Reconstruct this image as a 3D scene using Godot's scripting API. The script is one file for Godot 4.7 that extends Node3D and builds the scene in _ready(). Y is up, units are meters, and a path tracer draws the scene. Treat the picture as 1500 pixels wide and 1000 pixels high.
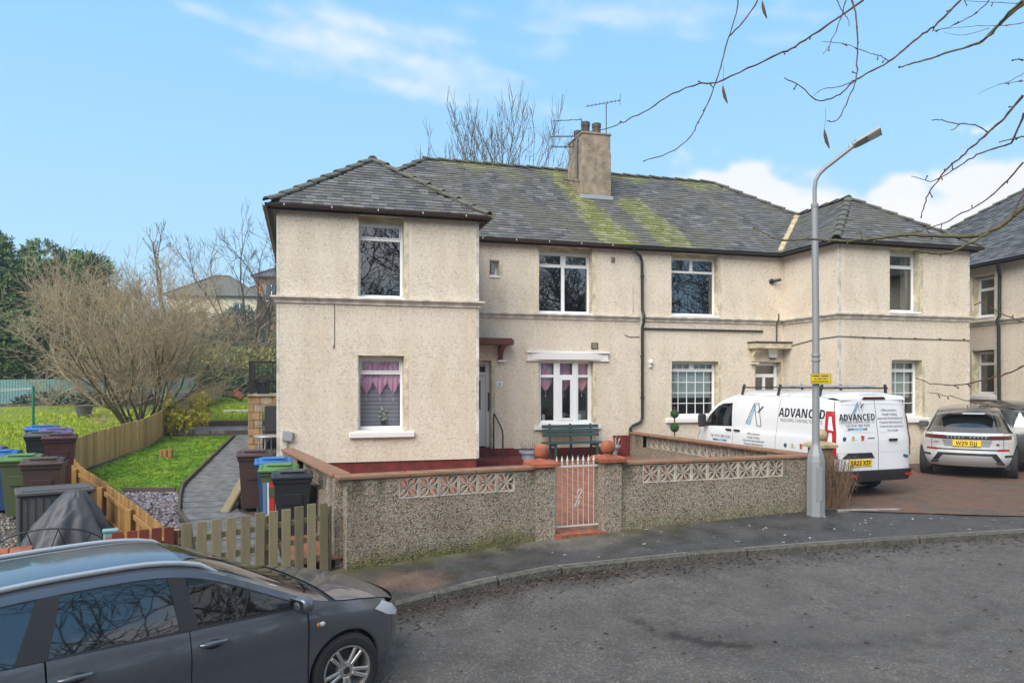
extends Node3D

const CAM_Y := 2.6
const TURN := 0.27524                     # the house front is turned 15.77 degrees to the picture plane
const ORIGIN := Vector3(-4.744, 0.0, -14.85)
var M := {}                               # materials
var rng := RandomNumberGenerator.new()

# ---------------------------------------------------------------- mesh collecting
class G:
	var v := PackedVector3Array()
	var n := PackedVector3Array()
	var c := PackedColorArray()
	var uv := PackedVector2Array()
	var col := Color.WHITE
	var xf := Transform3D()

	func put(p: Vector3, nn: Vector3, cc := Color(-1, 0, 0)) -> void:
		v.append(xf * p)
		n.append((xf.basis * nn).normalized())
		c.append(col if cc.r < 0.0 else cc)

	# corners run anticlockwise seen from outside
	func tri(a: Vector3, b: Vector3, d: Vector3) -> void:
		var nn := (b - a).cross(d - a)
		if nn.length_squared() < 1e-16:
			return
		put(a, nn); put(d, nn); put(b, nn)

	func trin(a: Vector3, b: Vector3, d: Vector3, na: Vector3, nb: Vector3, nd: Vector3) -> void:
		put(a, na); put(d, nd); put(b, nb)

	func quad(a: Vector3, b: Vector3, d: Vector3, e: Vector3) -> void:
		tri(a, b, d); tri(a, d, e)

	func quadn(a: Vector3, b: Vector3, d: Vector3, e: Vector3, na: Vector3, nb: Vector3, nd: Vector3, ne: Vector3) -> void:
		trin(a, b, d, na, nb, nd); trin(a, d, e, na, nd, ne)

	func box(o: Vector3, s: Vector3, b := Basis(), bev := 0.0) -> void:
		var h := s * 0.5
		if bev <= 0.0:
			var p := []
			for i in 8:
				p.append(o + b * Vector3(h.x if i & 1 else -h.x, h.y if i & 2 else -h.y, h.z if i & 4 else -h.z))
			quad(p[4], p[5], p[7], p[6]); quad(p[1], p[0], p[2], p[3])
			quad(p[5], p[1], p[3], p[7]); quad(p[0], p[4], p[6], p[2])
			quad(p[6], p[7], p[3], p[2]); quad(p[0], p[1], p[5], p[4])
			return
		var e := minf(bev, minf(h.x, minf(h.y, h.z)) * 0.49)
		# three inset corner points for each corner
		var q := []
		for i in 8:
			var sx := 1.0 if i & 1 else -1.0
			var sy := 1.0 if i & 2 else -1.0
			var sz := 1.0 if i & 4 else -1.0
			q.append([o + b * Vector3(sx * h.x, sy * (h.y - e), sz * (h.z - e)), o + b * Vector3(sx * (h.x - e), sy * h.y, sz * (h.z - e)), o + b * Vector3(sx * (h.x - e), sy * (h.y - e), sz * h.z)])
			var a: Vector3 = q[i][0]
			if sx * sy * sz > 0.0: tri(a, q[i][1], q[i][2])
			else: tri(a, q[i][2], q[i][1])
		quad(q[4][2], q[5][2], q[7][2], q[6][2]); quad(q[1][2], q[0][2], q[2][2], q[3][2])
		quad(q[5][0], q[1][0], q[3][0], q[7][0]); quad(q[0][0], q[4][0], q[6][0], q[2][0])
		quad(q[6][1], q[7][1], q[3][1], q[2][1]); quad(q[0][1], q[1][1], q[5][1], q[4][1])
		for k in [[4, 5, 1, 2], [0, 1, 1, 2], [6, 7, 1, 2], [2, 3, 1, 2]]: edge(q, k, o)
		for k in [[1, 3, 0, 2], [5, 7, 0, 2], [0, 2, 0, 2], [4, 6, 0, 2]]: edge(q, k, o)
		for k in [[0, 4, 0, 1], [1, 5, 0, 1], [2, 6, 0, 1], [3, 7, 0, 1]]: edge(q, k, o)

	func edge(q: Array, k: Array, o: Vector3) -> void:
		var a: Vector3 = q[k[0]][k[2]]
		var b: Vector3 = q[k[1]][k[2]]
		var d: Vector3 = q[k[1]][k[3]]
		var e: Vector3 = q[k[0]][k[3]]
		if (b - a).cross(d - a).dot((a + d) * 0.5 - o) > 0.0: quad(a, b, d, e)
		else: quad(e, d, b, a)

	func mm(lo: Vector3, hi: Vector3, bev := 0.0) -> void:
		box((lo + hi) * 0.5, (hi - lo).abs(), Basis(), bev)

	func beam(a: Vector3, b: Vector3, w: float, h: float, up := Vector3.UP, bev := 0.0) -> void:
		var f := (b - a)
		var l := f.length()
		f /= l
		var r := f.cross(up).normalized()
		box((a + b) * 0.5, Vector3(l, h, w), Basis(f, r.cross(f), r), bev)

	func tube(pts: Array, radii: Array, sides := 8, caps := true) -> void:
		var rings := []
		var dirs := []
		var prev := Vector3.ZERO
		for i in pts.size():
			var f: Vector3 = (pts[mini(i + 1, pts.size() - 1)] - pts[maxi(i - 1, 0)]).normalized()
			if i == 0:
				prev = f.cross(Vector3.UP if absf(f.y) < 0.9 else Vector3.RIGHT).normalized()
			else:
				prev = (prev - f * prev.dot(f)).normalized()
			var s := f.cross(prev)
			var ring := []
			var dd := []
			var r: float = radii[mini(i, radii.size() - 1)]
			for k in sides:
				var a := TAU * k / sides
				var w := prev * cos(a) + s * sin(a)
				ring.append(pts[i] + w * r)
				dd.append(w)
			rings.append(ring); dirs.append(dd)
		for i in pts.size() - 1:
			for k in sides:
				var l := (k + 1) % sides
				quadn(rings[i][k], rings[i][l], rings[i + 1][l], rings[i + 1][k], dirs[i][k], dirs[i][l], dirs[i + 1][l], dirs[i + 1][k])
		if caps:
			var z := pts.size() - 1
			for k in range(1, sides - 1):
				tri(rings[0][0], rings[0][k + 1], rings[0][k])
				tri(rings[z][0], rings[z][k], rings[z][k + 1])

	# profile of (radius, height) from below to above, turned about y
	func lathe(prof: Array, sides := 16, at := Vector3.ZERO, b := Basis(), smooth := true) -> void:
		for i in prof.size() - 1:
			var p: Vector2 = prof[i]
			var q: Vector2 = prof[i + 1]
			var t := (q - p).normalized()
			for k in sides:
				var a0 := TAU * k / sides
				var a1 := TAU * (k + 1) / sides
				var d0 := Vector3(cos(a0), 0, -sin(a0))
				var d1 := Vector3(cos(a1), 0, -sin(a1))
				var A := at + b * (d0 * p.x + Vector3(0, p.y, 0))
				var B := at + b * (d1 * p.x + Vector3(0, p.y, 0))
				var C := at + b * (d1 * q.x + Vector3(0, q.y, 0))
				var D := at + b * (d0 * q.x + Vector3(0, q.y, 0))
				if smooth:
					var n0 := b * (d0 * t.y - Vector3(0, t.x, 0))
					var n1 := b * (d1 * t.y - Vector3(0, t.x, 0))
					if p.x > 1e-5: trin(A, B, C, n0, n1, n1)
					if q.x > 1e-5: trin(A, C, D, n0, n1, n0)
				else:
					quad(A, B, C, D)

	func ball(o: Vector3, r: Vector3, sides := 16) -> void:
		var rows := sides / 2
		for i in rows:
			for k in sides:
				var p := []
				for m in [[0, 0], [0, 1], [1, 1], [1, 0]]:
					var t = -PI / 2 + PI * (i + m[0]) / rows
					var a = TAU * (k + m[1]) / sides
					p.append(Vector3(cos(t) * cos(a), sin(t), -cos(t) * sin(a)))
				var q := p.map(func(w): return o + w * r)
				if i > 0: trin(q[0], q[1], q[2], p[0], p[1], p[2])
				if i < rows - 1: trin(q[0], q[2], q[3], p[0], p[2], p[3])

	# polygon in the xy plane of b, pushed out along its z by depth
	func prism(poly: PackedVector2Array, depth: float, o := Vector3.ZERO, b := Basis()) -> void:
		var p := poly
		if Geometry2D.is_polygon_clockwise(p):
			p = p.duplicate(); p.reverse()
		var idx := Geometry2D.triangulate_polygon(p)
		for i in range(0, idx.size(), 3):
			var w := []
			for k in 3: w.append(p[idx[i + k]])
			if (w[1] - w[0]).cross(w[2] - w[0]) < 0.0: w.reverse()
			var f := w.map(func(e): return o + b * Vector3(e.x, e.y, depth))
			var g := w.map(func(e): return o + b * Vector3(e.x, e.y, 0))
			tri(f[0], f[1], f[2]); tri(g[0], g[2], g[1])
		for i in p.size():
			var a := p[i]
			var d := p[(i + 1) % p.size()]
			quad(o + b * Vector3(a.x, a.y, 0), o + b * Vector3(d.x, d.y, 0), o + b * Vector3(d.x, d.y, depth), o + b * Vector3(a.x, a.y, depth))

	# a polygon of the (p, q) plane laid on the surface f(p, q), cut into cells
	func panel(poly: PackedVector2Array, f: Callable, cell := 0.06, flip := false) -> void:
		var lo := poly[0]
		var hi := poly[0]
		for p in poly:
			lo = lo.min(p); hi = hi.max(p)
		var nx := int(ceil((hi.x - lo.x) / cell))
		var ny := int(ceil((hi.y - lo.y) / cell))
		var cx := (hi.x - lo.x) / nx
		var cy := (hi.y - lo.y) / ny
		for i in nx:
			for j in ny:
				var r := PackedVector2Array([lo + Vector2(i * cx, j * cy), lo + Vector2((i + 1) * cx, j * cy), lo + Vector2((i + 1) * cx, (j + 1) * cy), lo + Vector2(i * cx, (j + 1) * cy)])
				for piece in Geometry2D.intersect_polygons(poly, r):
					var idx := Geometry2D.triangulate_polygon(piece)
					var P := []
					var N := []
					for w in piece:
						P.append(f.call(w.x, w.y))
						var e := 0.004
						var du: Vector3 = f.call(w.x + e, w.y) - f.call(w.x - e, w.y)
						var dv: Vector3 = f.call(w.x, w.y + e) - f.call(w.x, w.y - e)
						var nn := du.cross(dv)
						N.append(-nn if flip else nn)
					for k in range(0, idx.size(), 3):
						var a := idx[k]
						var b := idx[k + 1]
						var d := idx[k + 2]
						var turn := (piece[b] - piece[a]).cross(piece[d] - piece[a]) > 0.0
						if turn != flip: trin(P[a], P[b], P[d], N[a], N[b], N[d])
						else: trin(P[a], P[d], P[b], N[a], N[d], N[b])

	# a strip of this width along a line of the (p, q) plane, standing lift off the surface
	func strip(line: Array, f: Callable, width: float, lift: float, flip := false) -> void:
		for i in line.size() - 1:
			var a: Vector2 = line[i]
			var b: Vector2 = line[i + 1]
			var steps := maxi(1, int((b - a).length() / 0.08))
			var w := (b - a).normalized().orthogonal() * width * 0.5
			for k in steps:
				var s := a.lerp(b, float(k) / steps)
				var t := a.lerp(b, float(k + 1) / steps)
				var q := [s - w, s + w, t + w, t - w].map(func(e):
					var du: Vector3 = f.call(e.x + 0.004, e.y) - f.call(e.x - 0.004, e.y)
					var dv: Vector3 = f.call(e.x, e.y + 0.004) - f.call(e.x, e.y - 0.004)
					return f.call(e.x, e.y) + du.cross(dv).normalized() * (-lift if flip else lift))
				if flip: quad(q[0], q[1], q[2], q[3])
				else: quad(q[3], q[2], q[1], q[0])

	func mesh() -> ArrayMesh:
		var a := []
		a.resize(Mesh.ARRAY_MAX)
		a[Mesh.ARRAY_VERTEX] = v
		a[Mesh.ARRAY_NORMAL] = n
		a[Mesh.ARRAY_COLOR] = c
		if uv.size() == v.size() and uv.size() > 0: a[Mesh.ARRAY_TEX_UV] = uv
		var m := ArrayMesh.new()
		m.add_surface_from_arrays(Mesh.PRIMITIVE_TRIANGLES, a)
		return m

# ---------------------------------------------------------------- a pressed car body: half width by height, rounded in plan at both ends
class Shell:
	var W: Array
	var LF: Array
	var LR: Array
	var xf := 0.0
	var xr := 0.0
	var nf := 3.0
	var nr := 3.0
	var P: Array
	var E: Array

	static func at(tab: Array, t: float) -> float:
		if t <= tab[0].x: return tab[0].y
		var m := tab.size() - 1
		if t >= tab[m].x: return tab[m].y
		for i in m:
			if t <= tab[i + 1].x:
				var p: Vector2 = tab[i]
				var q: Vector2 = tab[i + 1]
				var h := q.x - p.x
				var s := (q.y - p.y) / h
				var s0 = s if i == 0 else (s + (p.y - tab[i - 1].y) / (p.x - tab[i - 1].x)) * 0.5
				var s1 = s if i + 1 == m else (s + (tab[i + 2].y - q.y) / (tab[i + 2].x - q.x)) * 0.5
				if i > 0 and s * (p.y - tab[i - 1].y) <= 0.0: s0 = 0.0
				if i + 1 < m and s * (tab[i + 2].y - q.y) <= 0.0: s1 = 0.0
				var u := (t - p.x) / h
				return p.y * (1 + 2 * u) * (1 - u) * (1 - u) + h * s0 * u * (1 - u) * (1 - u) + q.y * u * u * (3 - 2 * u) + h * s1 * u * u * (u - 1)
		return 0.0

	func half(x: float, y: float) -> float:
		var w := at(W, y)
		if x > xf:
			var q := clampf((x - xf) / (at(LF, y) - xf), 0.0, 1.0)
			w *= pow(1.0 - pow(q, nf), 1.0 / nf)
		elif x < xr:
			var q := clampf((xr - x) / (xr - at(LR, y)), 0.0, 1.0)
			w *= pow(1.0 - pow(q, nr), 1.0 / nr)
		return w

	func right(x: float, y: float) -> Vector3:
		return Vector3(x, y, half(x, y))

	func left(x: float, y: float) -> Vector3:
		return Vector3(x, y, -half(x, y))

	func top(x: float, z: float) -> Vector3:
		var e := at(E, x)
		var q := minf(absf(z) / maxf(half(x, e), 0.05), 1.0)
		return Vector3(x, e + (at(P, x) - e) * (1.0 - q * q * q), z)

	func front(z: float, y: float) -> Vector3:
		var q := minf(absf(z) / at(W, y), 1.0)
		return Vector3(xf + (at(LF, y) - xf) * pow(1.0 - pow(q, nf), 1.0 / nf), y, z)

	func rear(z: float, y: float) -> Vector3:
		var q := minf(absf(z) / at(W, y), 1.0)
		return Vector3(xr - (xr - at(LR, y)) * pow(1.0 - pow(q, nr), 1.0 / nr), y, z)

	# where the side hands over to the end, at the height y
	func xfront(y: float, k := 0.8) -> float:
		return xf + (at(LF, y) - xf) * pow(1.0 - pow(k, nf), 1.0 / nf)

	func xrear(y: float, k := 0.8) -> float:
		return xr - (xr - at(LR, y)) * pow(1.0 - pow(k, nr), 1.0 / nr)

# ---------------------------------------------------------------- naming
func tag(o: Node, label: String, category := "", group := "", kind := "") -> Node:
	if label: o.set_meta("label", label)
	if category: o.set_meta("category", category)
	if group: o.set_meta("group", group)
	if kind: o.set_meta("kind", kind)
	return o

func numbered(called: String, parent: Node) -> String:
	if not parent.has_node(called): return called
	var k: int = parent.get_meta("_n_" + called, 0) + 1
	while parent.has_node("%s_%03d" % [called, k]): k += 1
	parent.set_meta("_n_" + called, k)
	return "%s_%03d" % [called, k]

func node(called: String, parent: Node, o: Node3D) -> Node3D:
	o.name = numbered(called, parent)
	parent.add_child(o, true)
	return o

func thing(called: String, label: String, category: String, pos := Vector3.ZERO, turn := 0.0, group := "") -> Node3D:
	var o := Node3D.new()
	node(called, self, o)
	o.position = pos
	o.rotation.y = turn
	tag(o, label, category, group)
	return o

func part(called: String, mesh: Variant, m: Material, parent: Node = self, xf := Transform3D()) -> MeshInstance3D:
	var o := MeshInstance3D.new()
	o.mesh = mesh.mesh() if mesh is G else mesh
	o.material_override = m
	o.transform = xf
	node(called, parent, o)
	return o

func struct(called: String, mesh: Variant, m: Material, label := "") -> MeshInstance3D:
	var o := part(called, mesh, m)
	tag(o, label, "", "", "structure")
	return o

func many(called: String, mesh: Mesh, m: Material, xfs: Array, cols: Array, parent: Node = self) -> MultiMeshInstance3D:
	var mm := MultiMesh.new()
	mm.transform_format = MultiMesh.TRANSFORM_3D
	mm.use_colors = cols.size() > 0
	mm.mesh = mesh
	mm.instance_count = xfs.size()
	for i in xfs.size():
		mm.set_instance_transform(i, xfs[i])
		if cols.size(): mm.set_instance_color(i, cols[i])
	var o := MultiMeshInstance3D.new()
	o.multimesh = mm
	o.material_override = m
	node(called, parent, o)
	o.set_meta("kind", "stuff")
	return o

func copy(o: Node3D, label := "", pos := Vector3.ZERO, turn := 0.0) -> Node3D:
	var r: Node3D = o.duplicate()
	var base: String = o.name
	r.name = numbered(base, self)
	add_child(r, true)
	r.position = pos
	r.rotation.y = turn
	if label: r.set_meta("label", label)
	return r

# ---------------------------------------------------------------- materials
func mat(called: String, linear: Color, rough := 0.7, metal := 0.0) -> StandardMaterial3D:
	var m := StandardMaterial3D.new()
	m.resource_name = called
	m.albedo_color = linear.linear_to_srgb()
	m.roughness = rough
	m.metallic = metal
	M[called] = m
	return m

func tinted(called: String, rough := 0.8) -> StandardMaterial3D:
	var m := mat(called, Color.WHITE, rough)
	m.vertex_color_use_as_albedo = true
	return m

func noise_bytes(size: int, kind: int, freq: float, seed_: int, octaves := 3, ret := -1) -> PackedByteArray:
	var f := FastNoiseLite.new()
	f.noise_type = kind
	f.frequency = freq
	f.seed = seed_
	f.fractal_octaves = octaves
	if ret >= 0:
		f.fractal_type = FastNoiseLite.FRACTAL_NONE
		f.cellular_return_type = ret
		f.cellular_jitter = 1.0
	var im := f.get_seamless_image(size, size, false, false, 0.12)
	im.convert(Image.FORMAT_L8)
	return im.get_data()

# colour from several noise layers; rule(values 0..1) gives a linear colour
func picture(size: int, layers: Array, rule: Callable) -> ImageTexture:
	var data := PackedByteArray()
	data.resize(size * size * 3)
	var vals := []
	vals.resize(layers.size())
	for i in size * size:
		for k in layers.size(): vals[k] = layers[k][i] / 255.0
		var c: Color = rule.call(vals)
		data[i * 3] = int(clampf(c.r, 0, 1) * 255)
		data[i * 3 + 1] = int(clampf(c.g, 0, 1) * 255)
		data[i * 3 + 2] = int(clampf(c.b, 0, 1) * 255)
	return ImageTexture.create_from_image(Image.create_from_data(size, size, false, Image.FORMAT_RGB8, data))

func bytes_tex(size: int, a: PackedByteArray) -> ImageTexture:
	return ImageTexture.create_from_image(Image.create_from_data(size, size, false, Image.FORMAT_L8, a))

func triplanar(m: StandardMaterial3D, tile: float, world := true) -> void:
	m.uv1_triplanar = true
	m.uv1_world_triplanar = world
	m.uv1_scale = Vector3.ONE / tile
	m.uv1_triplanar_sharpness = 4.0

func grime(m: StandardMaterial3D, tex: Texture2D, tile: float) -> void:
	m.detail_enabled = true
	m.detail_blend_mode = BaseMaterial3D.BLEND_MODE_MUL
	m.detail_albedo = tex
	m.detail_uv_layer = BaseMaterial3D.DETAIL_UV_2
	m.uv2_triplanar = true
	m.uv2_world_triplanar = true
	m.uv2_scale = Vector3(2.2, 0.8, 2.2) / tile
	m.uv2_triplanar_sharpness = 4.0

func srgb(c: Color) -> Color:
	return c.linear_to_srgb()

func make_materials() -> void:
	var CELL := FastNoiseLite.TYPE_CELLULAR
	var SIM := FastNoiseLite.TYPE_SIMPLEX_SMOOTH
	var cells := noise_bytes(512, CELL, 0.16, 3, 1, FastNoiseLite.RETURN_CELL_VALUE)
	var pits := noise_bytes(512, CELL, 0.16, 3, 1, FastNoiseLite.RETURN_DISTANCE)
	var cells2 := noise_bytes(512, CELL, 0.07, 8, 1, FastNoiseLite.RETURN_CELL_VALUE)
	var fine := noise_bytes(512, SIM, 0.25, 5, 2)
	var mid := noise_bytes(512, SIM, 0.03, 6, 4)
	var broad := noise_bytes(512, SIM, 0.008, 7, 4)
	var blotch := picture(512, [broad, mid], func(a): return Color(1, 1, 1) * clampf(0.80 + 0.34 * (a[0] - 0.3) + 0.12 * (a[1] - 0.5), 0.0, 1.0))
	var stain := picture(512, [broad, mid], func(a):
		var t := clampf((a[0] - 0.28) * 2.4, 0, 1)
		return Color(0.965, 0.955, 0.935).lerp(Color(1, 1, 1), clampf(t + 0.2 + (a[1] - 0.5) * 0.5, 0, 1)))
	# roughcast of small stones in cream paint
	var m := mat("roughcast", Color.WHITE, 0.9)
	m.albedo_texture = picture(512, [cells, fine, mid, cells2], func(a):
		var c := Color(0.745, 0.652, 0.528)
		c = c * (0.86 + 0.26 * a[1])
		if a[0] > 0.9: c = c * 0.78
		elif a[0] < 0.16: c = c * 1.12
		if a[3] > 0.965: c = c.lerp(Color(0.46, 0.37, 0.29), 0.35)
		return srgb(c * (0.95 + 0.12 * (a[2] - 0.5))))
	triplanar(m, 1.5)
	m.heightmap_enabled = true
	m.heightmap_texture = bytes_tex(512, pits)
	m.heightmap_scale = 1.2
	grime(m, stain, 7.0)
	# the darker, unpainted pebble dash of the garden walls
	m = tinted("pebbledash", 0.92)
	m.albedo_texture = picture(512, [cells, fine, mid, cells2], func(a):
		var c = Color(0.32, 0.268, 0.20) * (0.75 + 0.45 * a[1])
		if a[0] > 0.74: c = Color(0.47, 0.41, 0.325) * (0.8 + 0.4 * a[1])
		elif a[0] < 0.26: c = Color(0.13, 0.105, 0.08)
		if a[3] > 0.88: c = c.lerp(Color(0.38, 0.22, 0.13), 0.5)
		return srgb(c))
	triplanar(m, 1.15)
	m.heightmap_enabled = true
	m.heightmap_texture = bytes_tex(512, pits)
	m.heightmap_scale = 1.6
	# smooth render, painted
	for a in [["cream_paint", Color(0.75, 0.665, 0.47)], ["band_paint", Color(0.74, 0.69, 0.60)], ["red_paint", Color(0.20, 0.028, 0.018)], ["chimney_render", Color(0.36, 0.285, 0.20)], ["concrete", Color(0.36, 0.34, 0.31)], ["block_concrete", Color(0.56, 0.50, 0.41)], ["terracotta", Color(0.42, 0.12, 0.055)], ["yellow_paint", Color(0.62, 0.50, 0.28)], ["brick_buff", Color(0.36, 0.22, 0.10)]]:
		m = mat(a[0], a[1], 0.8)
		m.albedo_texture = blotch
		triplanar(m, 1.6)
		m.heightmap_enabled = true
		m.heightmap_texture = bytes_tex(512, fine)
		m.heightmap_scale = 0.25
	# coping: red paint worn away from the concrete under it
	m = mat("coping_paint", Color.WHITE, 0.85)
	m.albedo_texture = picture(512, [mid, fine, broad], func(a):
		var t := clampf((a[0] - 0.36) * 5.0 + (a[1] - 0.5) * 1.6, 0, 1)
		return srgb(Color(0.20, 0.155, 0.10).lerp(Color(0.30, 0.13, 0.07), t) * (0.7 + 0.5 * a[2])))
	triplanar(m, 1.3)
	# slates
	m = tinted("slate", 0.62)
	m.albedo_texture = picture(512, [mid, fine, broad], func(a): return srgb(Color(1, 1, 1) * (0.72 + 0.34 * a[0] + 0.24 * (a[1] - 0.5))))
	triplanar(m, 0.9)
	m.heightmap_enabled = true
	m.heightmap_texture = bytes_tex(512, fine)
	m.heightmap_scale = 0.35
	mat("roof_deck", Color(0.05, 0.05, 0.048), 0.9)
	for k in 6:
		m = mat("slate_tone_%d" % k, [Color(0.125, 0.124, 0.12), Color(0.145, 0.145, 0.145), Color(0.085, 0.085, 0.085), Color(0.125, 0.123, 0.105), Color(0.175, 0.175, 0.172), Color(0.095, 0.096, 0.085)][k], 0.62)
		m.albedo_texture = M.slate.albedo_texture
		triplanar(m, 0.9)
		m.heightmap_enabled = true
		m.heightmap_texture = M.slate.heightmap_texture
		m.heightmap_scale = 0.35
	m = mat("ridge_tile", Color(0.135, 0.135, 0.12), 0.8)
	m.albedo_texture = picture(256, [noise_bytes(256, SIM, 0.05, 12, 4), noise_bytes(256, SIM, 0.012, 13, 3)], func(a): return srgb(Color(0.75, 0.75, 0.78).lerp(Color(1.1, 1.1, 0.62), clampf((a[0] - 0.45) * 3, 0, 1)) * (0.7 + 0.5 * a[1])))
	triplanar(m, 1.1)
	# asphalt
	var big := noise_bytes(1024, SIM, 0.006, 21, 5)
	var big2 := noise_bytes(1024, SIM, 0.02, 22, 4)
	var grit := noise_bytes(1024, CELL, 0.32, 23, 1, FastNoiseLite.RETURN_CELL_VALUE)
	var crack := noise_bytes(1024, CELL, 0.012, 29, 1, FastNoiseLite.RETURN_DISTANCE2_SUB)
	m = tinted("asphalt", 1.0)
	m.albedo_texture = picture(1024, [grit, big, big2], func(a):
		var c := Color(0.128, 0.113, 0.099) * (0.68 + 0.7 * pow(a[0], 2.0))
		c *= 0.80 + 0.42 * (a[1] - 0.22)
		c = c.lerp(Color(0.080, 0.066, 0.048), clampf((a[2] - 0.58) * 3.0, 0, 0.7))
		if a[0] > 0.985: c = Color(0.22, 0.205, 0.185)
		return srgb(c))
	triplanar(m, 5.3)
	m.roughness_texture = picture(1024, [big, big2, grit], func(a): return Color(1, 1, 1) * clampf(0.34 + 0.75 * (a[0] - 0.25) + 0.3 * (a[1] - 0.5) + 0.18 * a[2], 0.2, 0.95))
	m.heightmap_enabled = true
	m.heightmap_texture = bytes_tex(1024, grit)
	m.heightmap_scale = 0.5
	m = tinted("pavement_asphalt", 1.0)
	m.albedo_texture = picture(1024, [grit, big, big2], func(a):
		var c = Color(0.163, 0.155, 0.146) * (0.72 + 0.55 * a[0] * a[0])
		c *= 0.72 + 0.7 * (a[1] - 0.25)
		return srgb(c.lerp(Color(0.198, 0.182, 0.121), clampf((a[2] - 0.62) * 3.0, 0, 0.6))))
	triplanar(m, 4.1)
	m.roughness_texture = picture(1024, [big, grit], func(a): return Color(1, 1, 1) * clampf(0.38 + 0.75 * (a[0] - 0.25) + 0.16 * a[1], 0.22, 0.95))
	m.heightmap_enabled = true
	m.heightmap_texture = M.asphalt.heightmap_texture
	m.heightmap_scale = 0.3
	m = mat("kerbstone", Color(0.125, 0.115, 0.092), 0.75)
	m.albedo_texture = blotch
	triplanar(m, 0.7)
	m.heightmap_enabled = true
	m.heightmap_texture = bytes_tex(512, mid)
	m.heightmap_scale = 1.2
	# red monoblock drive
	m = mat("drive_red", Color.WHITE, 0.75)
	m.albedo_texture = picture(512, [mid, fine, broad, cells2], func(a): return srgb(Color(0.145, 0.078, 0.05).lerp(Color(0.10, 0.075, 0.055), clampf((a[2] - 0.4) * 3, 0, 1)) * (0.7 + 0.5 * a[0] + 0.3 * (a[1] - 0.5))))
	triplanar(m, 3.0)
	m = mat("path_red", Color(0.34, 0.135, 0.075), 0.8)
	m.albedo_texture = blotch
	triplanar(m, 1.2)
	# earth, lawn ground
	m = tinted("earth", 0.95)
	m.albedo_texture = picture(512, [mid, fine, cells], func(a): return srgb(Color(1, 1, 1) * (0.55 + 0.5 * a[0] + 0.3 * (a[1] - 0.5))))
	triplanar(m, 2.4)
	m.heightmap_enabled = true
	m.heightmap_texture = bytes_tex(512, mid)
	m.heightmap_scale = 3.0
	m = mat("slab", Color(0.185, 0.178, 0.17), 0.6)
	m.albedo_texture = blotch
	triplanar(m, 1.1)
	# timber
	var grain := noise_bytes(512, SIM, 0.018, 31, 4)
	for a in [["timber_new", Color(0.40, 0.215, 0.06)], ["timber_grey", Color(0.30, 0.245, 0.135)], ["timber_back", Color(0.52, 0.375, 0.17)], ["timber_red", Color(0.235, 0.048, 0.022)], ["timber_dark", Color(0.10, 0.08, 0.06)]]:
		for k in 3:
			m = mat(a[0] + ["", "_pale", "_dark"][k], a[1] * [1.0, 1.18, 0.78][k], 0.82)
			m.albedo_texture = M.timber_new.albedo_texture if M.has("timber_new") and M.timber_new.albedo_texture else picture(512, [grain, fine, broad], func(b):
				var s := absf(fposmod(b[0] * 9.0, 1.0) - 0.5) * 2.0
				return srgb(Color(1, 1, 1) * clampf((0.62 + 0.3 * s + 0.2 * (b[1] - 0.5)) * (0.85 + 0.3 * b[2]), 0, 1)))
			triplanar(m, 1.0)
			m.uv1_scale = Vector3(3.0, 0.5, 3.0)
	# plants
	m = tinted("leaf", 0.55)
	m.backlight_enabled = true
	m.backlight = Color(0.25, 0.3, 0.12)
	m = tinted("grass_blade", 0.7)
	m.backlight_enabled = true
	m.backlight = Color(0.3, 0.35, 0.1)
	tinted("stone_bits", 0.75)
	tinted("plain_tint", 0.8)
	for a in [["bark", Color(0.115, 0.088, 0.062)], ["bark_green", Color(0.15, 0.13, 0.065)], ["bark_red", Color(0.13, 0.066, 0.045)], ["bark_pale", Color(0.47, 0.375, 0.235)]]:
		m = mat(a[0], a[1], 0.9)
		m.albedo_texture = blotch
		triplanar(m, 0.4)
	# everyday plastics and metals
	mat("upvc", Color(0.80, 0.81, 0.82), 0.3)
	mat("white_sill", Color(0.74, 0.73, 0.70), 0.55)
	mat("brown_gutter", Color(0.055, 0.028, 0.02), 0.4)
	mat("brown_wood", Color(0.13, 0.038, 0.024), 0.55)
	mat("black_gutter", Color(0.018, 0.02, 0.02), 0.4)
	mat("black_paint", Color(0.012, 0.012, 0.013), 0.35)
	mat("rubber", Color(0.018, 0.018, 0.019), 0.8)
	mat("dark_trim", Color(0.02, 0.02, 0.022), 0.55)
	mat("silver_paint", Color(0.55, 0.56, 0.57), 0.35, 0.6)
	mat("galvanised", Color(0.42, 0.44, 0.45), 0.5, 0.55)
	mat("post_grey", Color(0.27, 0.285, 0.29), 0.55, 0.2)
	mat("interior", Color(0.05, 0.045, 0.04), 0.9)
	mat("seat_cloth", Color(0.045, 0.045, 0.048), 0.9)
	mat("bin_brown", Color(0.075, 0.042, 0.034), 0.5)
	mat("bin_brown_dark", Color(0.07, 0.026, 0.024), 0.5)
	mat("bin_blue", Color(0.03, 0.15, 0.40), 0.45)
	mat("bin_blue_body", Color(0.025, 0.075, 0.19), 0.5)
	mat("bin_green", Color(0.10, 0.21, 0.055), 0.5)
	mat("bin_green_body", Color(0.085, 0.11, 0.045), 0.6)
	mat("bin_purple", Color(0.16, 0.12, 0.30), 0.5)
	mat("bin_black", Color(0.024, 0.026, 0.032), 0.42)
	mat("box_grey", Color(0.085, 0.082, 0.08), 0.6)
	mat("tarp", Color(0.055, 0.058, 0.066), 0.5)
	mat("bench_green", Color(0.032, 0.062, 0.058), 0.45)
	mat("teal_paint", Color(0.20, 0.37, 0.35), 0.7)
	mat("pole_green", Color(0.01, 0.16, 0.09), 0.4)
	mat("planter_blue", Color(0.32, 0.37, 0.45), 0.5)
	mat("planter_black", Color(0.02, 0.02, 0.024), 0.5)
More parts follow.
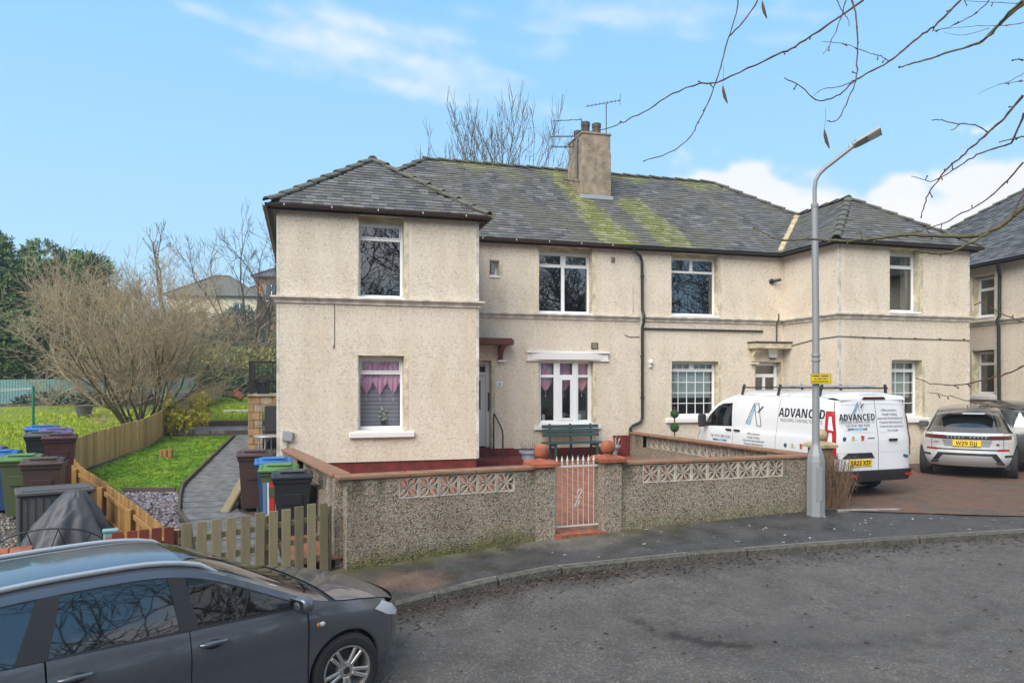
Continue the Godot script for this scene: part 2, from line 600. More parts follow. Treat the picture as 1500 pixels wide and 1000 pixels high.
	mat("yellow_sign", Color(0.62, 0.46, 0.012), 0.45)
	mat("plate_yellow", Color(0.86, 0.56, 0.01), 0.35)
	mat("ink", Color(0.012, 0.012, 0.016), 0.5)
	mat("ink_grey", Color(0.20, 0.21, 0.23), 0.5)
	mat("ink_blue", Color(0.12, 0.42, 0.66), 0.5)
	mat("ink_navy", Color(0.03, 0.09, 0.16), 0.5)
	mat("ink_red", Color(0.55, 0.02, 0.02), 0.5)
	mat("ink_gold", Color(0.50, 0.42, 0.12), 0.5)
	mat("sticker_red", Color(0.58, 0.035, 0.03), 0.5)
	mat("sticker_white", Color(0.72, 0.74, 0.78), 0.5)
	mat("sticker_blue", Color(0.12, 0.25, 0.45), 0.5)
	mat("lens_red", Color(0.42, 0.012, 0.012), 0.15)
	mat("lens_dark_red", Color(0.10, 0.012, 0.016), 0.12)
	mat("lens_white", Color(0.70, 0.70, 0.70), 0.12)
	mat("lens_amber", Color(0.70, 0.24, 0.03), 0.2)
	mat("alloy", Color(0.46, 0.45, 0.42), 0.35, 0.7)
	mat("curtain_pink", Color(0.78, 0.40, 0.60), 0.85)
	M.curtain_pink.backlight_enabled = true
	M.curtain_pink.backlight = Color(0.5, 0.25, 0.4)
	mat("curtain_pale", Color(0.55, 0.55, 0.50), 0.9)
	mat("blind_teal", Color(0.42, 0.53, 0.52), 0.7)
	mat("blind_grey", Color(0.34, 0.35, 0.42), 0.7)
	mat("gate_paint", Color(0.56, 0.53, 0.50), 0.5)
	mat("leaf_white", Color(0.45, 0.52, 0.45), 0.7)
	mat("chain_brown", Color(0.10, 0.06, 0.04), 0.7)
	mat("lichen", Color(0.50, 0.47, 0.40), 0.9)
	mat("dry_stalk", Color(0.24, 0.155, 0.09), 0.9)
	mat("mast_metal", Color(0.10, 0.10, 0.10), 0.5, 0.3)
	mat("pot_clay", Color(0.075, 0.065, 0.062), 0.8)
	for a in [["paint_slate", Color(0.135, 0.148, 0.17), 0.32, 0.65], ["paint_white", Color(0.78, 0.79, 0.80), 0.35, 0.0], ["paint_silver", Color(0.66, 0.675, 0.69), 0.38, 0.2], ["paint_roof", Color(0.10, 0.095, 0.09), 0.3, 0.2], ["paint_dark", Color(0.05, 0.055, 0.05), 0.3, 0.3]]:
		m = mat(a[0], a[1], a[2], a[3])
		m.clearcoat_enabled = true
		m.clearcoat = 1.0
		m.clearcoat_roughness = 0.04
	# window glass: a pane that reflects well and is dark behind
	m = mat("glass", Color(0.02, 0.024, 0.026), 0.02)
	m.transparency = BaseMaterial3D.TRANSPARENCY_ALPHA
	m.albedo_color.a = 0.12
	m.metallic_specular = 0.71
	m = mat("house_glass", Color(0.72, 0.75, 0.76), 0.0)
	m.refraction_enabled = true
	m.refraction_scale = 0.10
	m.albedo_color.a = 0.0
	m = mat("clear_glass", Color(0.03, 0.035, 0.035), 0.02)
	m.transparency = BaseMaterial3D.TRANSPARENCY_ALPHA
	m.albedo_color.a = 0.12
	m.metallic_specular = 1.0
	m.clearcoat_enabled = true
	m.clearcoat = 1.0
	m.clearcoat_roughness = 0.01
	m = mat("car_glass", Color(0.010, 0.014, 0.013), 0.02)
	m.transparency = BaseMaterial3D.TRANSPARENCY_ALPHA
	m.albedo_color.a = 0.22
	m.metallic_specular = 1.0
	m.clearcoat_enabled = true
	m.clearcoat = 1.0
	m.clearcoat_roughness = 0.01
	m = mat("privacy_glass", Color(0.008, 0.010, 0.011), 0.03)
	m.metallic_specular = 0.85
	m.clearcoat_enabled = true
	m.clearcoat = 1.0
	m.clearcoat_roughness = 0.01

# ---------------------------------------------------------------- the lie of the land (X right, d away from the road)
func tab(t: Array, x: float) -> float:
	if x <= t[0][0]: return t[0][1]
	for i in t.size() - 1:
		if x <= t[i + 1][0]:
			return lerpf(t[i][1], t[i + 1][1], (x - t[i][0]) / (t[i + 1][0] - t[i][0]))
	return t[-1][1]

const KERB := [[-60.0, -30.0], [-30.0, -12.0], [-14.0, -1.0], [-8.0, 3.4], [-4.5, 6.0], [-2.4, 7.55], [-1.3, 8.38], [-0.42, 9.06], [0.44, 9.53], [2.33, 10.06], [4.38, 10.5], [7.68, 11.05], [14.0, 11.6], [30.0, 12.0], [80.0, 13.0]]
const EDGE := [[-60.0, -24.0], [-30.0, -6.0], [-14.0, 3.5], [-8.0, 6.2], [-5.4, 7.6], [-4.39, 8.17], [-3.84, 8.43], [-2.31, 9.5], [-2.19, 9.64], [0.51, 10.98], [1.41, 11.3], [5.03, 12.45], [5.44, 12.4], [8.2, 11.95], [14.0, 12.4], [30.0, 12.9], [80.0, 14.0]]
const EDGE_SB := [[-60.0, -17.0], [-29.97, -13.2], [-11.99, -8.41], [-5.48, -7.44], [-2.6, -6.8], [-1.475, -6.52], [-0.875, -6.42], [0.888, -5.81], [1.04, -5.7], [4.0, -5.15], [8.77, -4.92], [9.1, -5.2], [11.6, -6.4], [16.0, -7.6], [24.0, -9.0]]
const RISE := [[-12.0, -0.1], [-9.0, 0.0], [-6.5, 0.1], [-2.0, 0.4], [1.0, 0.6], [7.0, 1.0], [15.0, 1.5], [25.0, 2.0], [32.0, 3.0], [45.0, 6.0], [60.0, 7.4], [90.0, 8.6], [150.0, 10.0]]

func paved(X: float, d: float) -> float:
	var e := d - 8.37
	return 0.08 + 0.01 * clampf(X + 1.29, -10, 12) + (0.075 * minf(e, 5.0) if e > 0 else 0.04 * maxf(e, -3.5))

func road(X: float, d: float) -> float:
	var k := tab(KERB, X)
	return paved(X, k) - 0.085 + 0.05 * clampf(d - k, -3.0, 0.0) + 0.012 * sin(X * 1.3) * clampf(k - d, 0, 1)

func to_house(X: float, d: float) -> Vector2:   # (along the front, back)
	var p := Vector2(X - ORIGIN.x, d + ORIGIN.z)
	return Vector2(p.x * cos(TURN) + p.y * sin(TURN), -p.x * sin(TURN) + p.y * cos(TURN))

func from_house(s: float, y: float, b: float) -> Vector3:
	return Vector3(ORIGIN.x + s * cos(TURN) - b * sin(TURN), y, ORIGIN.z - s * sin(TURN) - b * cos(TURN))

func land_sb(s: float, b: float) -> float:
	return tab(RISE, b) + 0.03 * sin(s * 0.9 + b * 0.5) * smoothstep(0.0, 6.0, absf(s) - 4.0)

func land(X: float, d: float) -> float:
	var q := to_house(X, d)
	return land_sb(q.x, q.y)

func on_land(s: float, b: float, up := 0.0) -> Vector3:
	return from_house(s, land_sb(s, b) + up, b)

# a sheet of columns: at each x the depth runs from near.call(x) to far.call(x)
func sheet(xs: Array, near: Callable, far: Callable, rows: int, at: Callable, tint = null) -> G:
	var g := G.new()
	var prev := []
	var prevc := []
	for i in xs.size():
		var line := []
		var cs := []
		for j in rows + 1:
			var p: Vector3 = at.call(xs[i], lerpf(near.call(xs[i]), far.call(xs[i]), float(j) / rows))
			line.append(p)
			cs.append(tint.call(p) if tint != null else Color.WHITE)
		if i > 0:
			for j in rows:
				var q := [prev[j], line[j], line[j + 1], prev[j + 1]]
				var qc := [prevc[j], cs[j], cs[j + 1], prevc[j + 1]]
				var nn: Vector3 = (q[1] - q[0]).cross(q[3] - q[0])
				if nn.y > 0.9 * nn.length(): nn = Vector3.UP
				for k in [0, 2, 1, 0, 3, 2]: g.put(q[k], nn, qc[k])
		prev = line
		prevc = cs
	return g

func steps(a: float, b: float, n: int) -> Array:
	var r := []
	for i in n + 1: r.append(lerpf(a, b, float(i) / n))
	return r

# ---------------------------------------------------------------- camera, sky, sun
func make_view() -> void:
	var cam := Camera3D.new()
	cam.name = "camera"
	add_child(cam)
	cam.position = Vector3(0, CAM_Y, 0)
	cam.projection = Camera3D.PROJECTION_FRUSTUM
	cam.near = 0.1
	cam.far = 600.0
	cam.size = 0.1 * 1000.0 / 1080.0
	cam.frustum_offset = Vector2(0, 0.1 * 60.0 / 1080.0)
	cam.current = true
	var e := Environment.new()
	e.background_mode = Environment.BG_SKY
	e.sky = Sky.new()
	var sm := PanoramaSkyMaterial.new()
	sm.panorama = sky_picture()
	e.sky.sky_material = sm
	e.tonemap_mode = Environment.TONE_MAPPER_LINEAR
	e.tonemap_exposure = 3.2
	e.fog_enabled = true
	e.fog_density = 0.0012
	e.fog_light_color = Color(0.80, 0.87, 0.93)
	e.sdfgi_enabled = true
	e.ssao_enabled = true
	e.ssil_enabled = true
	var w := WorldEnvironment.new()
	w.name = "sky"
	w.environment = e
	add_child(w)
	var sun := DirectionalLight3D.new()
	sun.name = "sun"
	sun.light_energy = 0.5
	sun.light_color = Color(1.0, 0.97, 0.93)
	sun.light_angular_distance = 50.0
	sun.shadow_enabled = true
	add_child(sun)
	sun.look_at_from_position(Vector3.ZERO, Vector3(0.42, -0.75, -0.75))

func sky_picture() -> ImageTexture:
	var w := 1600
	var h := 800
	var im := Image.create(w, h, false, Image.FORMAT_RGBF)
	var f := FastNoiseLite.new()
	f.noise_type = FastNoiseLite.TYPE_SIMPLEX_SMOOTH
	f.seed = 4
	f.frequency = 1.0
	f.fractal_octaves = 5
	# clouds as soft heaps: direction (right, up per unit ahead), half sizes, tilt, strength, softness
	var heaps := [
		[-0.25, 0.475, 0.19, 0.065, -0.1, 0.85, 1.5], [-0.09, 0.405, 0.19, 0.042, -0.22, 0.8, 1.5], [0.22, 0.50, 0.26, 0.045, 0.0, 0.75, 1.6], [0.05, 0.455, 0.05, 0.02, 0.0, 0.35, 1.5],
		[0.31, 0.255, 0.13, 0.072, 0.0, 1.35, 0.5], [0.18, 0.22, 0.08, 0.04, 0.0, 1.1, 0.6], [0.42, 0.235, 0.06, 0.045, 0.0, 1.0, 0.7], [0.53, 0.24, 0.055, 0.05, 0.1, 1.2, 0.6], [0.66, 0.245, 0.12, 0.075, 0.0, 1.35, 0.5], [0.8, 0.27, 0.16, 0.075, 0.0, 1.2, 0.6]]
	for y in h:
		var el := PI * (0.5 - (y + 0.5) / h)
		if el < -0.03:
			for x in w: im.set_pixel(x, y, Color(0.085, 0.08, 0.072))
			continue
		var up := sin(el)
		var t := clampf(up / 0.5, 0, 1)
		var blue := Color(0.235, 0.350, 0.425).lerp(Color(0.112, 0.246, 0.405), pow(t, 0.8))
		if up > 0.5: blue = blue.lerp(Color(0.07, 0.175, 0.34), clampf((up - 0.5) * 1.6, 0, 1))
		for x in w:
			var az := TAU * (x + 0.5) / w
			var dir := Vector3(sin(az) * cos(el), up, -cos(az) * cos(el))
			var n := f.get_noise_3d(dir.x * 4.0, dir.y * 9.0, dir.z * 4.0)
			var cover := 0.0
			var ahead := 0.0
			if dir.z < -0.55:
				ahead = smoothstep(0.55, 0.72, -dir.z)
				var tx := dir.x / -dir.z
				var ty := dir.y / -dir.z
				var n2 := f.get_noise_3d(dir.x * 14.0, dir.y * 22.0, dir.z * 14.0)
				var n3 := f.get_noise_3d(dir.x * 5.0 + dir.y * 6.0, dir.y * 34.0 + dir.x * 5.0, dir.z * 5.0)
				for k in heaps:
					var dx: float = tx - k[0]
					var dy: float = ty - k[1]
					dy -= dx * k[4]
					var wisp: float = 0.7 * n3 if ty > 0.34 else 0.0
					var q: float = 1.0 + wisp - sqrt(dx * dx / (k[2] * k[2]) + dy * dy / (k[3] * k[3])) + 0.55 * n + 0.5 * n2
					cover = maxf(cover, k[5] * smoothstep(0.0, k[6], q))
			var wide := smoothstep(-0.05, 0.45, f.get_noise_3d(dir.x * 1.6 + 7.0, dir.y * 3.2, dir.z * 1.6) + 0.35 * n + 0.20)
			cover = clampf(maxf(cover, wide * 0.95 * (1.0 - ahead)), 0, 1)
			var white := Color(0.385, 0.392, 0.405).lerp(Color(0.33, 0.345, 0.365), clampf(0.5 - n, 0, 1) * 0.5)
			im.set_pixel(x, y, blue.lerp(white, cover) * 0.82)
	return ImageTexture.create_from_image(im)

func _ready() -> void:
	rng.seed = 20240
	make_view()
	make_materials()
	make_ground()
	make_house()
	make_neighbour()
	make_far_houses()
	make_garden_walls()
	make_fences()
	make_garden_things()
	make_bins()
	make_lamp()
	make_hatchback()
	make_van()
	make_suv()
	make_far_car()
	make_plants()
	make_trees()

# ---------------------------------------------------------------- ground
func make_ground() -> void:
	var patch := FastNoiseLite.new()
	patch.seed = 9
	patch.frequency = 0.55
	patch.fractal_octaves = 4
	var seam := [Vector2(1.35, 7.9), Vector2(1.55, 7.55), Vector2(1.95, 7.3), Vector2(2.6, 7.2), Vector2(3.6, 7.25), Vector2(4.6, 7.55), Vector2(5.4, 8.25)]
	var xs := steps(-60, -14, 16) + steps(-13.6, -3, 50) + steps(-2.9, 8, 180) + steps(8.1, 10, 16) + steps(10.2, 14, 12) + steps(15, 80, 18)
	var near := func(x): return -3.4 if x < 22 else minf(-3.4 + (x - 22) * 0.5, 4.0)
	var wet := func(p: Vector3) -> Color:
		var d := -p.z
		var k := tab(KERB, p.x) - d
		var v := 1.0 + 0.16 * patch.get_noise_2d(p.x * 2.0, d * 3.0)
		# damp leaf litter in the gutter
		var gut := (1.0 - smoothstep(0.1, 0.8 + 0.3 * patch.get_noise_2d(p.x * 3, 4.0), k)) * (1.0 - smoothstep(1.0, 5.0, p.x) * 0.75)
		var c := Color(v, v, v).lerp(Color(0.40, 0.33, 0.26), gut * 0.9)
		# a damp tide line along the joint of an old patch
		var far := 9.0
		for i in seam.size() - 1:
			var q := Geometry2D.get_closest_point_to_segment(Vector2(p.x, d), seam[i], seam[i + 1])
			far = minf(far, q.distance_to(Vector2(p.x, d)))
		far += 0.12 * patch.get_noise_2d(p.x * 5, d * 5)
		var s := (1.0 - smoothstep(0.015, 0.13, far)) * (0.85 - 0.6 * smoothstep(1.9, 3.0, p.x)) * clampf(0.75 + 1.6 * patch.get_noise_2d(p.x * 4, d * 4), 0, 1) + 0.28 * (1.0 - smoothstep(0.05, 0.7, far)) * clampf(1.0 - absf(p.x - 2.2) * 0.22, 0.15, 1.0)
		return c.lerp(Color(0.24, 0.20, 0.16), minf(s, 1.0))
	struct("road", sheet(xs, near, func(x): return tab(KERB, x) + 0.02, 200, func(x, d): return Vector3(x, road(x, d), -d), wet), M.asphalt, "wet dark grey asphalt road curving past the houses")
	struct("verge", sheet(steps(-70, 90, 60), func(x): return -60.0, func(x): return near.call(x) + 0.2, 30, func(x, d): return Vector3(x, road(x, maxf(d, near.call(x))) + 0.05, -d), func(p): return Color(0.085, 0.10, 0.03)), M.earth, "rough grass verge on the far side of the road")
	var pv := func(p: Vector3) -> Color:
		var d := -p.z
		var e := tab(EDGE, p.x) - d
		var v := 1.0 + 0.2 * patch.get_noise_2d(p.x * 2.0 + 40, d * 2.0)
		var c := Color(v, v, v)
		var moss := (1.0 - smoothstep(0.0, 0.55, e + 0.3 * patch.get_noise_2d(p.x * 4, d * 4))) * (1.0 - smoothstep(1.5, 3.5, p.x))
		c = c.lerp(Color(2.3, 2.2, 1.05), moss * 0.75)
		var red := 1.0 - smoothstep(0.25, 0.45, Vector2((p.x + 1.25) * 0.7, d - 9.15).length() + 0.15 * patch.get_noise_2d(p.x * 6, d * 6))
		c = c.lerp(Color(2.3, 1.5, 1.05), red * 0.8)
		var pale := 1.0 - smoothstep(0.35, 0.55, Vector2((p.x - 0.75) * 0.55, d - 10.75).length() + 0.12 * patch.get_noise_2d(p.x * 4, d * 4))
		return c.lerp(Color(2.3, 2.2, 1.95), pale * 0.8) * 0.43
	struct("pavement", sheet(xs, func(x): return tab(KERB, x) + 0.13, func(x): return tab(EDGE, x) + 0.05, 26, func(x, d): return Vector3(x, paved(x, d), -d), pv), M.pavement_asphalt, "dark damp asphalt pavement along the garden walls")
	# kerb stones, each its own
	var kerb := node("kerb", self, Node3D.new())
	tag(kerb, "", "", "", "structure")
	var pts := []
	var x := -9.0
	while x < 24.0:
		pts.append(Vector3(x, 0, -tab(KERB, x)))
		x += 0.02
	var last := 0
	for i in pts.size():
		if pts[i].distance_to(pts[last]) >= 0.9 or i == pts.size() - 1:
			var a: Vector3 = pts[last]
			var b: Vector3 = pts[i]
			a.y = paved(a.x, -a.z) + 0.006 + rng.randf_range(-0.008, 0.006)
			b.y = paved(b.x, -b.z) + 0.006 + rng.randf_range(-0.008, 0.006)
			var g := G.new()
			var f := (b - a).normalized()
			var out := f.cross(Vector3.UP).normalized()
			if out.z < 0: out = -out
			var off := out * (-0.065 + rng.randf_range(-0.012, 0.012)) - Vector3(0, 0.12, 0)
			g.beam(a + off + f * 0.006, b + off - f * 0.006, 0.13, 0.24, Vector3.UP, 0.018)
			part("kerbstone", g, M.kerbstone, kerb)
			last = i
	# drive in front of the right-hand flat
	var ss := steps(8.75, 24, 30)
	struct("driveway", sheet(ss, func(s): return tab(EDGE_SB, s) + 0.0, func(s): return 2.3 if s < 13.5 else (0.1 if s < 17.6 else 3.0), 10, func(s, b): return from_house(s, 0.462 + 0.006 * (b + 5.0), b)), M.drive_red, "brownish red paved drive under the van and the silver car")
	var g := G.new()
	g.box(Vector3.ZERO, Vector3(1.1, 0.05, 0.06), Basis(), 0.01)
	part("drive_edging", g, M.concrete, self, Transform3D(Basis(Vector3.UP, 0.10), Vector3(5.98, 0.455, -12.36)))
	tag(get_node("drive_edging"), "pale concrete edging strip between the drive and the pavement", "edging")
	# front garden of the near flat, painted red
	struct("front_garden_paving", sheet(steps(0.3, 8.8, 12), func(s): return tab(EDGE_SB, s) + 0.1, func(s): return 0.05 if s < 4.2 else 2.3, 6, func(s, b): return from_house(s, 0.31 + 0.05 * (b + 5.2), b)), M.path_red, "red painted paving of the front garden behind the gate")
	# back gardens and the hill behind
	var gn := FastNoiseLite.new()
	gn.seed = 5
	gn.frequency = 0.35
	var earth := func(p: Vector3) -> Color:
		var q := to_house(p.x, -p.z)
		var n := gn.get_noise_2d(p.x, p.z)
		var c := Color(0.075, 0.058, 0.038)
		if q.y > 22.0: c = Color(0.075, 0.085, 0.03)
		if q.x < -4.35 and q.y > 1.2 and q.y < 18.0: c = Color(0.20, 0.27, 0.015)
		elif q.x < 0.2 and q.x > -3.4 and q.y > 10.2 and q.y < 22: c = Color(0.17, 0.25, 0.02)
		elif q.x < -3.2 and q.y < 1.2: c = Color(0.10, 0.095, 0.085)
		elif in_lawn(q): c = Color(0.11, 0.21, 0.014)
		return c * (1.0 + 0.4 * n)
	var cols := steps(-70, -16, 20) + steps(-15.5, 1.0, 90)
	struct("garden_ground", sheet(cols, func(s): return tab(EDGE_SB, s) + 0.05, func(s): return 40.0 if s < 0.0 else 0.3, 150, func(s, b): return on_land(s, b), earth), M.earth, "sloping ground of the back gardens")
	struct("hillside", sheet(steps(-70, 90, 60), func(s): return 40.0 if s < 0.0 else (9.9 if s < 18.5 else 2.8), func(s): return 170.0, 40, func(s, b): return on_land(s, b), func(p): return Color(0.08, 0.085, 0.035)), M.earth, "hillside rising behind the gardens")
	# path of slabs beside the house
	var path := node("garden_path", self, Node3D.new())
	tag(path, "wet grey slab path running beside the house to the back garden", "", "", "structure")
	var edge := [[-6.5, -0.55, 0.35], [-3.2, -1.15, 0.05], [-2.3, -1.42, -0.55], [-1.0, -1.60, -0.75], [0.0, -1.70, -0.72], [7.1, -1.36, -0.36]]
	var b := -6.3
	var row := 0
	while b < 7.0:
		var e := b + 0.44
		var quad := []
		for k in [[b, 1], [b, 2], [e, 2], [e, 1]]:
			var s := 0.0
			for i in edge.size() - 1:
				if k[0] >= edge[i][0] and k[0] <= edge[i + 1][0]:
					s = lerpf(edge[i][k[1]], edge[i + 1][k[1]], (k[0] - edge[i][0]) / (edge[i + 1][0] - edge[i][0]))
			if k[0] > 7.1: s = edge[5][k[1]]
			quad.append(Vector2(s, k[0] + (0.015 if k[0] == b else -0.015)))
		var gs := G.new()
		var tops := quad.map(func(q): return on_land(q.x, q.y, 0.045 + rng.randf_range(-0.006, 0.006)))
		var lows := tops.map(func(q): return q - Vector3(0, 0.09, 0))
		gs.quad(tops[0], tops[1], tops[2], tops[3])
		for i in 4: gs.quad(lows[i], lows[(i + 1) % 4], tops[(i + 1) % 4], tops[i])
		part("paving_slab", gs, M.slab, path)
		b = e
		row += 1
	for side in [1]:
		for i in range(1, edge.size() - 1):
			var gk := G.new()
			gk.beam(on_land(edge[i][side] - 0.05, edge[i][0], 0.05), on_land(edge[i + 1][side] - 0.05, edge[i + 1][0], 0.05), 0.05, 0.12, Vector3.UP, 0.01)
			part("edging", gk, M.timber_dark, path)
	# patio with two steps behind the lawn
	var patio := node("patio", self, Node3D.new())
	tag(patio, "grey slab patio with a low step at the back of the small lawn", "", "", "structure")
	for i in 6:
		for j in 3:
			var gp := G.new()
			gp.mm(Vector3(-3.1 + i * 0.48, 0, -8.0 - j * 0.66 - 0.64), Vector3(-3.1 + i * 0.48 + 0.465, 1.18, -8.0 - j * 0.66), 0.01)
			part("paving_slab", gp, M.slab, patio, Transform3D(Basis(Vector3.UP, TURN), ORIGIN))
	var gr := G.new()
	gr.mm(Vector3(-3.2, 0.6, -10.25), Vector3(-0.2, 1.36, -10.05), 0.02)
	part("riser", gr, M.timber_dark, patio, Transform3D(Basis(Vector3.UP, TURN), ORIGIN))
	gr = G.new()
	gr.mm(Vector3(-1.75, 0.6, -7.98), Vector3(-0.2, 1.175, -7.86), 0.02)
	part("riser", gr, M.timber_dark, patio, Transform3D(Basis(Vector3.UP, TURN), ORIGIN))
	gr = G.new()
	gr.mm(Vector3(-2.4, 1.3, -14.3), Vector3(-0.2, 1.56, -14.05), 0.02)
	part("step_edging", gr, M.block_concrete, patio, Transform3D(Basis(Vector3.UP, TURN), ORIGIN))
	gr = G.new()
	gr.beam(on_land(-2.75, -0.27, 0.05), on_land(-1.80, -0.46, 0.05), 0.04, 0.14, Vector3.UP, 0.01)
	tag(part("lawn_edging", gr, M.timber_dark), "dark timber board along the front edge of the small lawn", "edging")
	make_litter()

const LAWN := [Vector2(-3.95, 1.68), Vector2(-2.70, -0.25), Vector2(-1.78, -0.42), Vector2(-1.43, 7.3), Vector2(-3.3, 7.3), Vector2(-3.42, 5.57)]

func in_lawn(q: Vector2) -> bool:
	return Geometry2D.is_point_in_polygon(q, PackedVector2Array(LAWN))

func tuft(blades: int, h: float, spread: float, seed_: int) -> ArrayMesh:
	var r := RandomNumberGenerator.new()
	r.seed = seed_
	var g := G.new()
	for i in blades:
		var a := r.randf() * TAU
		var o := Vector3(r.randf_range(-1, 1), 0, r.randf_range(-1, 1)) * spread
		var lean := Vector3(cos(a), 0, sin(a)) * h * r.randf_range(0.15, 0.8)
		var w := Vector3(-sin(a), 0, cos(a)) * h * 0.10
		var k := r.randf_range(0.6, 1.15)
		var m := o + lean * 0.35 + Vector3(0, h * 0.6 * k, 0)
		var t := o + lean + Vector3(0, h * k, 0)
		g.quad(o - w, o + w, m + w * 0.8, m - w * 0.8)
		g.tri(m - w * 0.8, m + w * 0.8, t)
	return g.mesh()

func make_litter() -> void:
	# grass of the small lawn
	var r := RandomNumberGenerator.new()
	r.seed = 77
	var gn := FastNoiseLite.new()
	gn.seed = 31
	gn.frequency = 0.9
	var t := tuft(9, 0.055, 0.04, 2)
	var xfs := []
	var cols := []
	while xfs.size() < 9000:
		var q := Vector2(r.randf_range(-4.0, -1.35), r.randf_range(-0.5, 7.3))
		if not in_lawn(q): continue
		var k := gn.get_noise_2d(q.x, q.y)
		var sc := r.randf_range(0.6, 1.1) * (1.0 + 0.5 * k)
		if k < -0.22 and r.randf() < 0.55: continue
		xfs.append(Transform3D(Basis(Vector3.UP, r.randf() * TAU).scaled(Vector3.ONE * sc), on_land(q.x, q.y)))
		cols.append(Color(0.13, 0.29, 0.012).lerp(Color(0.24, 0.36, 0.02), clampf(0.4 + k + r.randf_range(-0.3, 0.3), 0, 1)))
	tag(many("lawn_grass", t, M.grass_blade, xfs, cols), "bright green grass of the small lawn beside the path", "grass")
	xfs = []; cols = []
	var t2 := tuft(9, 0.075, 0.08, 3)
	while xfs.size() < 15000:
		var b := r.randf_range(1.0, 19.0)
		var q := Vector2(r.randf_range(-24.0, -4.4), b)
		var k := gn.get_noise_2d(q.x * 0.5, q.y * 0.5)
		if b > 14.0 + 4.0 * k or k < -0.25 and r.randf() < 0.6: continue
		xfs.append(Transform3D(Basis(Vector3.UP, r.randf() * TAU).scaled(Vector3.ONE * r.randf_range(0.6, 1.2)), on_land(q.x, q.y)))
		cols.append(Color(0.23, 0.34, 0.012).lerp(Color(0.42, 0.46, 0.02), clampf(0.5 + k + r.randf_range(-0.3, 0.3), 0, 1)))
	tag(many("drying_green_grass", t2, M.grass_blade, xfs, cols), "yellow green grass of the large lawn beyond the bins", "grass")
	xfs = []; cols = []
	while xfs.size() < 4000:
		var q := Vector2(r.randf_range(-3.4, 0.2), r.randf_range(10.3, 22.0))
		xfs.append(Transform3D(Basis(Vector3.UP, r.randf() * TAU).scaled(Vector3.ONE * r.randf_range(0.7, 1.3)), on_land(q.x, q.y)))
		cols.append(Color(0.19, 0.31, 0.015).lerp(Color(0.34, 0.40, 0.02), r.randf()))
	tag(many("upper_lawn_grass", t2, M.grass_blade, xfs, cols), "sunlit grass of the raised lawn above the patio", "grass")
	# gravel
	var pebble := G.new()
	pebble.ball(Vector3.ZERO, Vector3(1.0, 0.62, 0.8), 6)
	var pm := pebble.mesh()
	xfs = []; cols = []
	while xfs.size() < 9000:
		var q := Vector2(r.randf_range(-7.5, -1.4), r.randf_range(-6.7, -0.2))
		if q.x > lerpf(-0.95, -3.5, (q.y + 6.5) / 5.7) - 0.15 or q.y < tab(EDGE_SB, q.x) + 0.3: continue
		var b := Basis.from_euler(Vector3(r.randf() * 0.6, r.randf() * TAU, r.randf() * 0.6)).scaled(Vector3.ONE * r.randf_range(0.014, 0.032))
		xfs.append(Transform3D(b, on_land(q.x, q.y, r.randf_range(0.0, 0.012))))
		cols.append([Color(0.22, 0.20, 0.18), Color(0.13, 0.12, 0.115), Color(0.34, 0.31, 0.28), Color(0.20, 0.15, 0.11)][r.randi() % 4] * r.randf_range(0.8, 1.2))
	tag(many("gravel", pm, M.stone_bits, xfs, cols), "grey brown gravel around the bins of the left yard", "gravel")
	xfs = []; cols = []
	while xfs.size() < 2600:
		var q := Vector2(r.randf_range(-3.4, -0.7), r.randf_range(-6.2, -0.3))
		var left := lerpf(-0.95, -3.5, (q.y + 6.5) / 5.7) + 0.12
		var right := lerpf(-0.55, -1.15, (q.y + 6.5) / 3.3) if q.y < -3.2 else lerpf(-1.15, -1.66, (q.y + 3.2) / 3.2)
		if q.x < left or q.x > right - 0.08: continue
		var b := Basis.from_euler(Vector3(r.randf(), r.randf() * TAU, r.randf())).scaled(Vector3.ONE * r.randf_range(0.022, 0.05))
		xfs.append(Transform3D(b, on_land(q.x, q.y, r.randf_range(0.0, 0.02))))
		cols.append([Color(0.20, 0.18, 0.20), Color(0.10, 0.095, 0.11), Color(0.30, 0.26, 0.28), Color(0.16, 0.12, 0.12)][r.randi() % 4])
	tag(many("slate_chippings", pm, M.stone_bits, xfs, cols), "purple grey slate chippings at the corner of the small lawn", "chippings")
	# blown leaves, twigs and bits in the gutter and on the asphalt
	var leaf := G.new()
	leaf.quad(Vector3(-1, 0, -0.5), Vector3(-0.9, 0.15, 0.5), Vector3(1, 0.1, 0.4), Vector3(0.8, 0, -0.5))
	leaf.quad(Vector3(-0.9, 0.13, 0.5), Vector3(-1, -0.02, -0.5), Vector3(0.8, -0.02, -0.5), Vector3(1, 0.08, 0.4))
	var lm := leaf.mesh()
	xfs = []; cols = []
	while xfs.size() < 1500:
		var X := r.randf_range(-2.6, 9.0)
		var k := absf(r.randfn(0.0, 0.28)) if r.randf() < 0.88 else r.randf_range(0.2, 4.0)
		if r.randf() < smoothstep(0.5, 5.0, X) * 0.7: continue
		var d := tab(KERB, X) - 0.03 - k
		xfs.append(Transform3D(Basis.from_euler(Vector3(r.randf_range(-0.3, 0.3), r.randf() * TAU, r.randf_range(-0.3, 0.3))).scaled(Vector3.ONE * r.randf_range(0.008, 0.03)), Vector3(X, road(X, d) + 0.006, -d)))
		cols.append([Color(0.09, 0.05, 0.03), Color(0.06, 0.04, 0.03), Color(0.13, 0.08, 0.045), Color(0.035, 0.03, 0.025)][r.randi() % 4])
	tag(many("gutter_leaves", lm, M.stone_bits, xfs, cols), "brown leaf litter lying in the gutter along the kerb", "leaves")
	xfs = []; cols = []
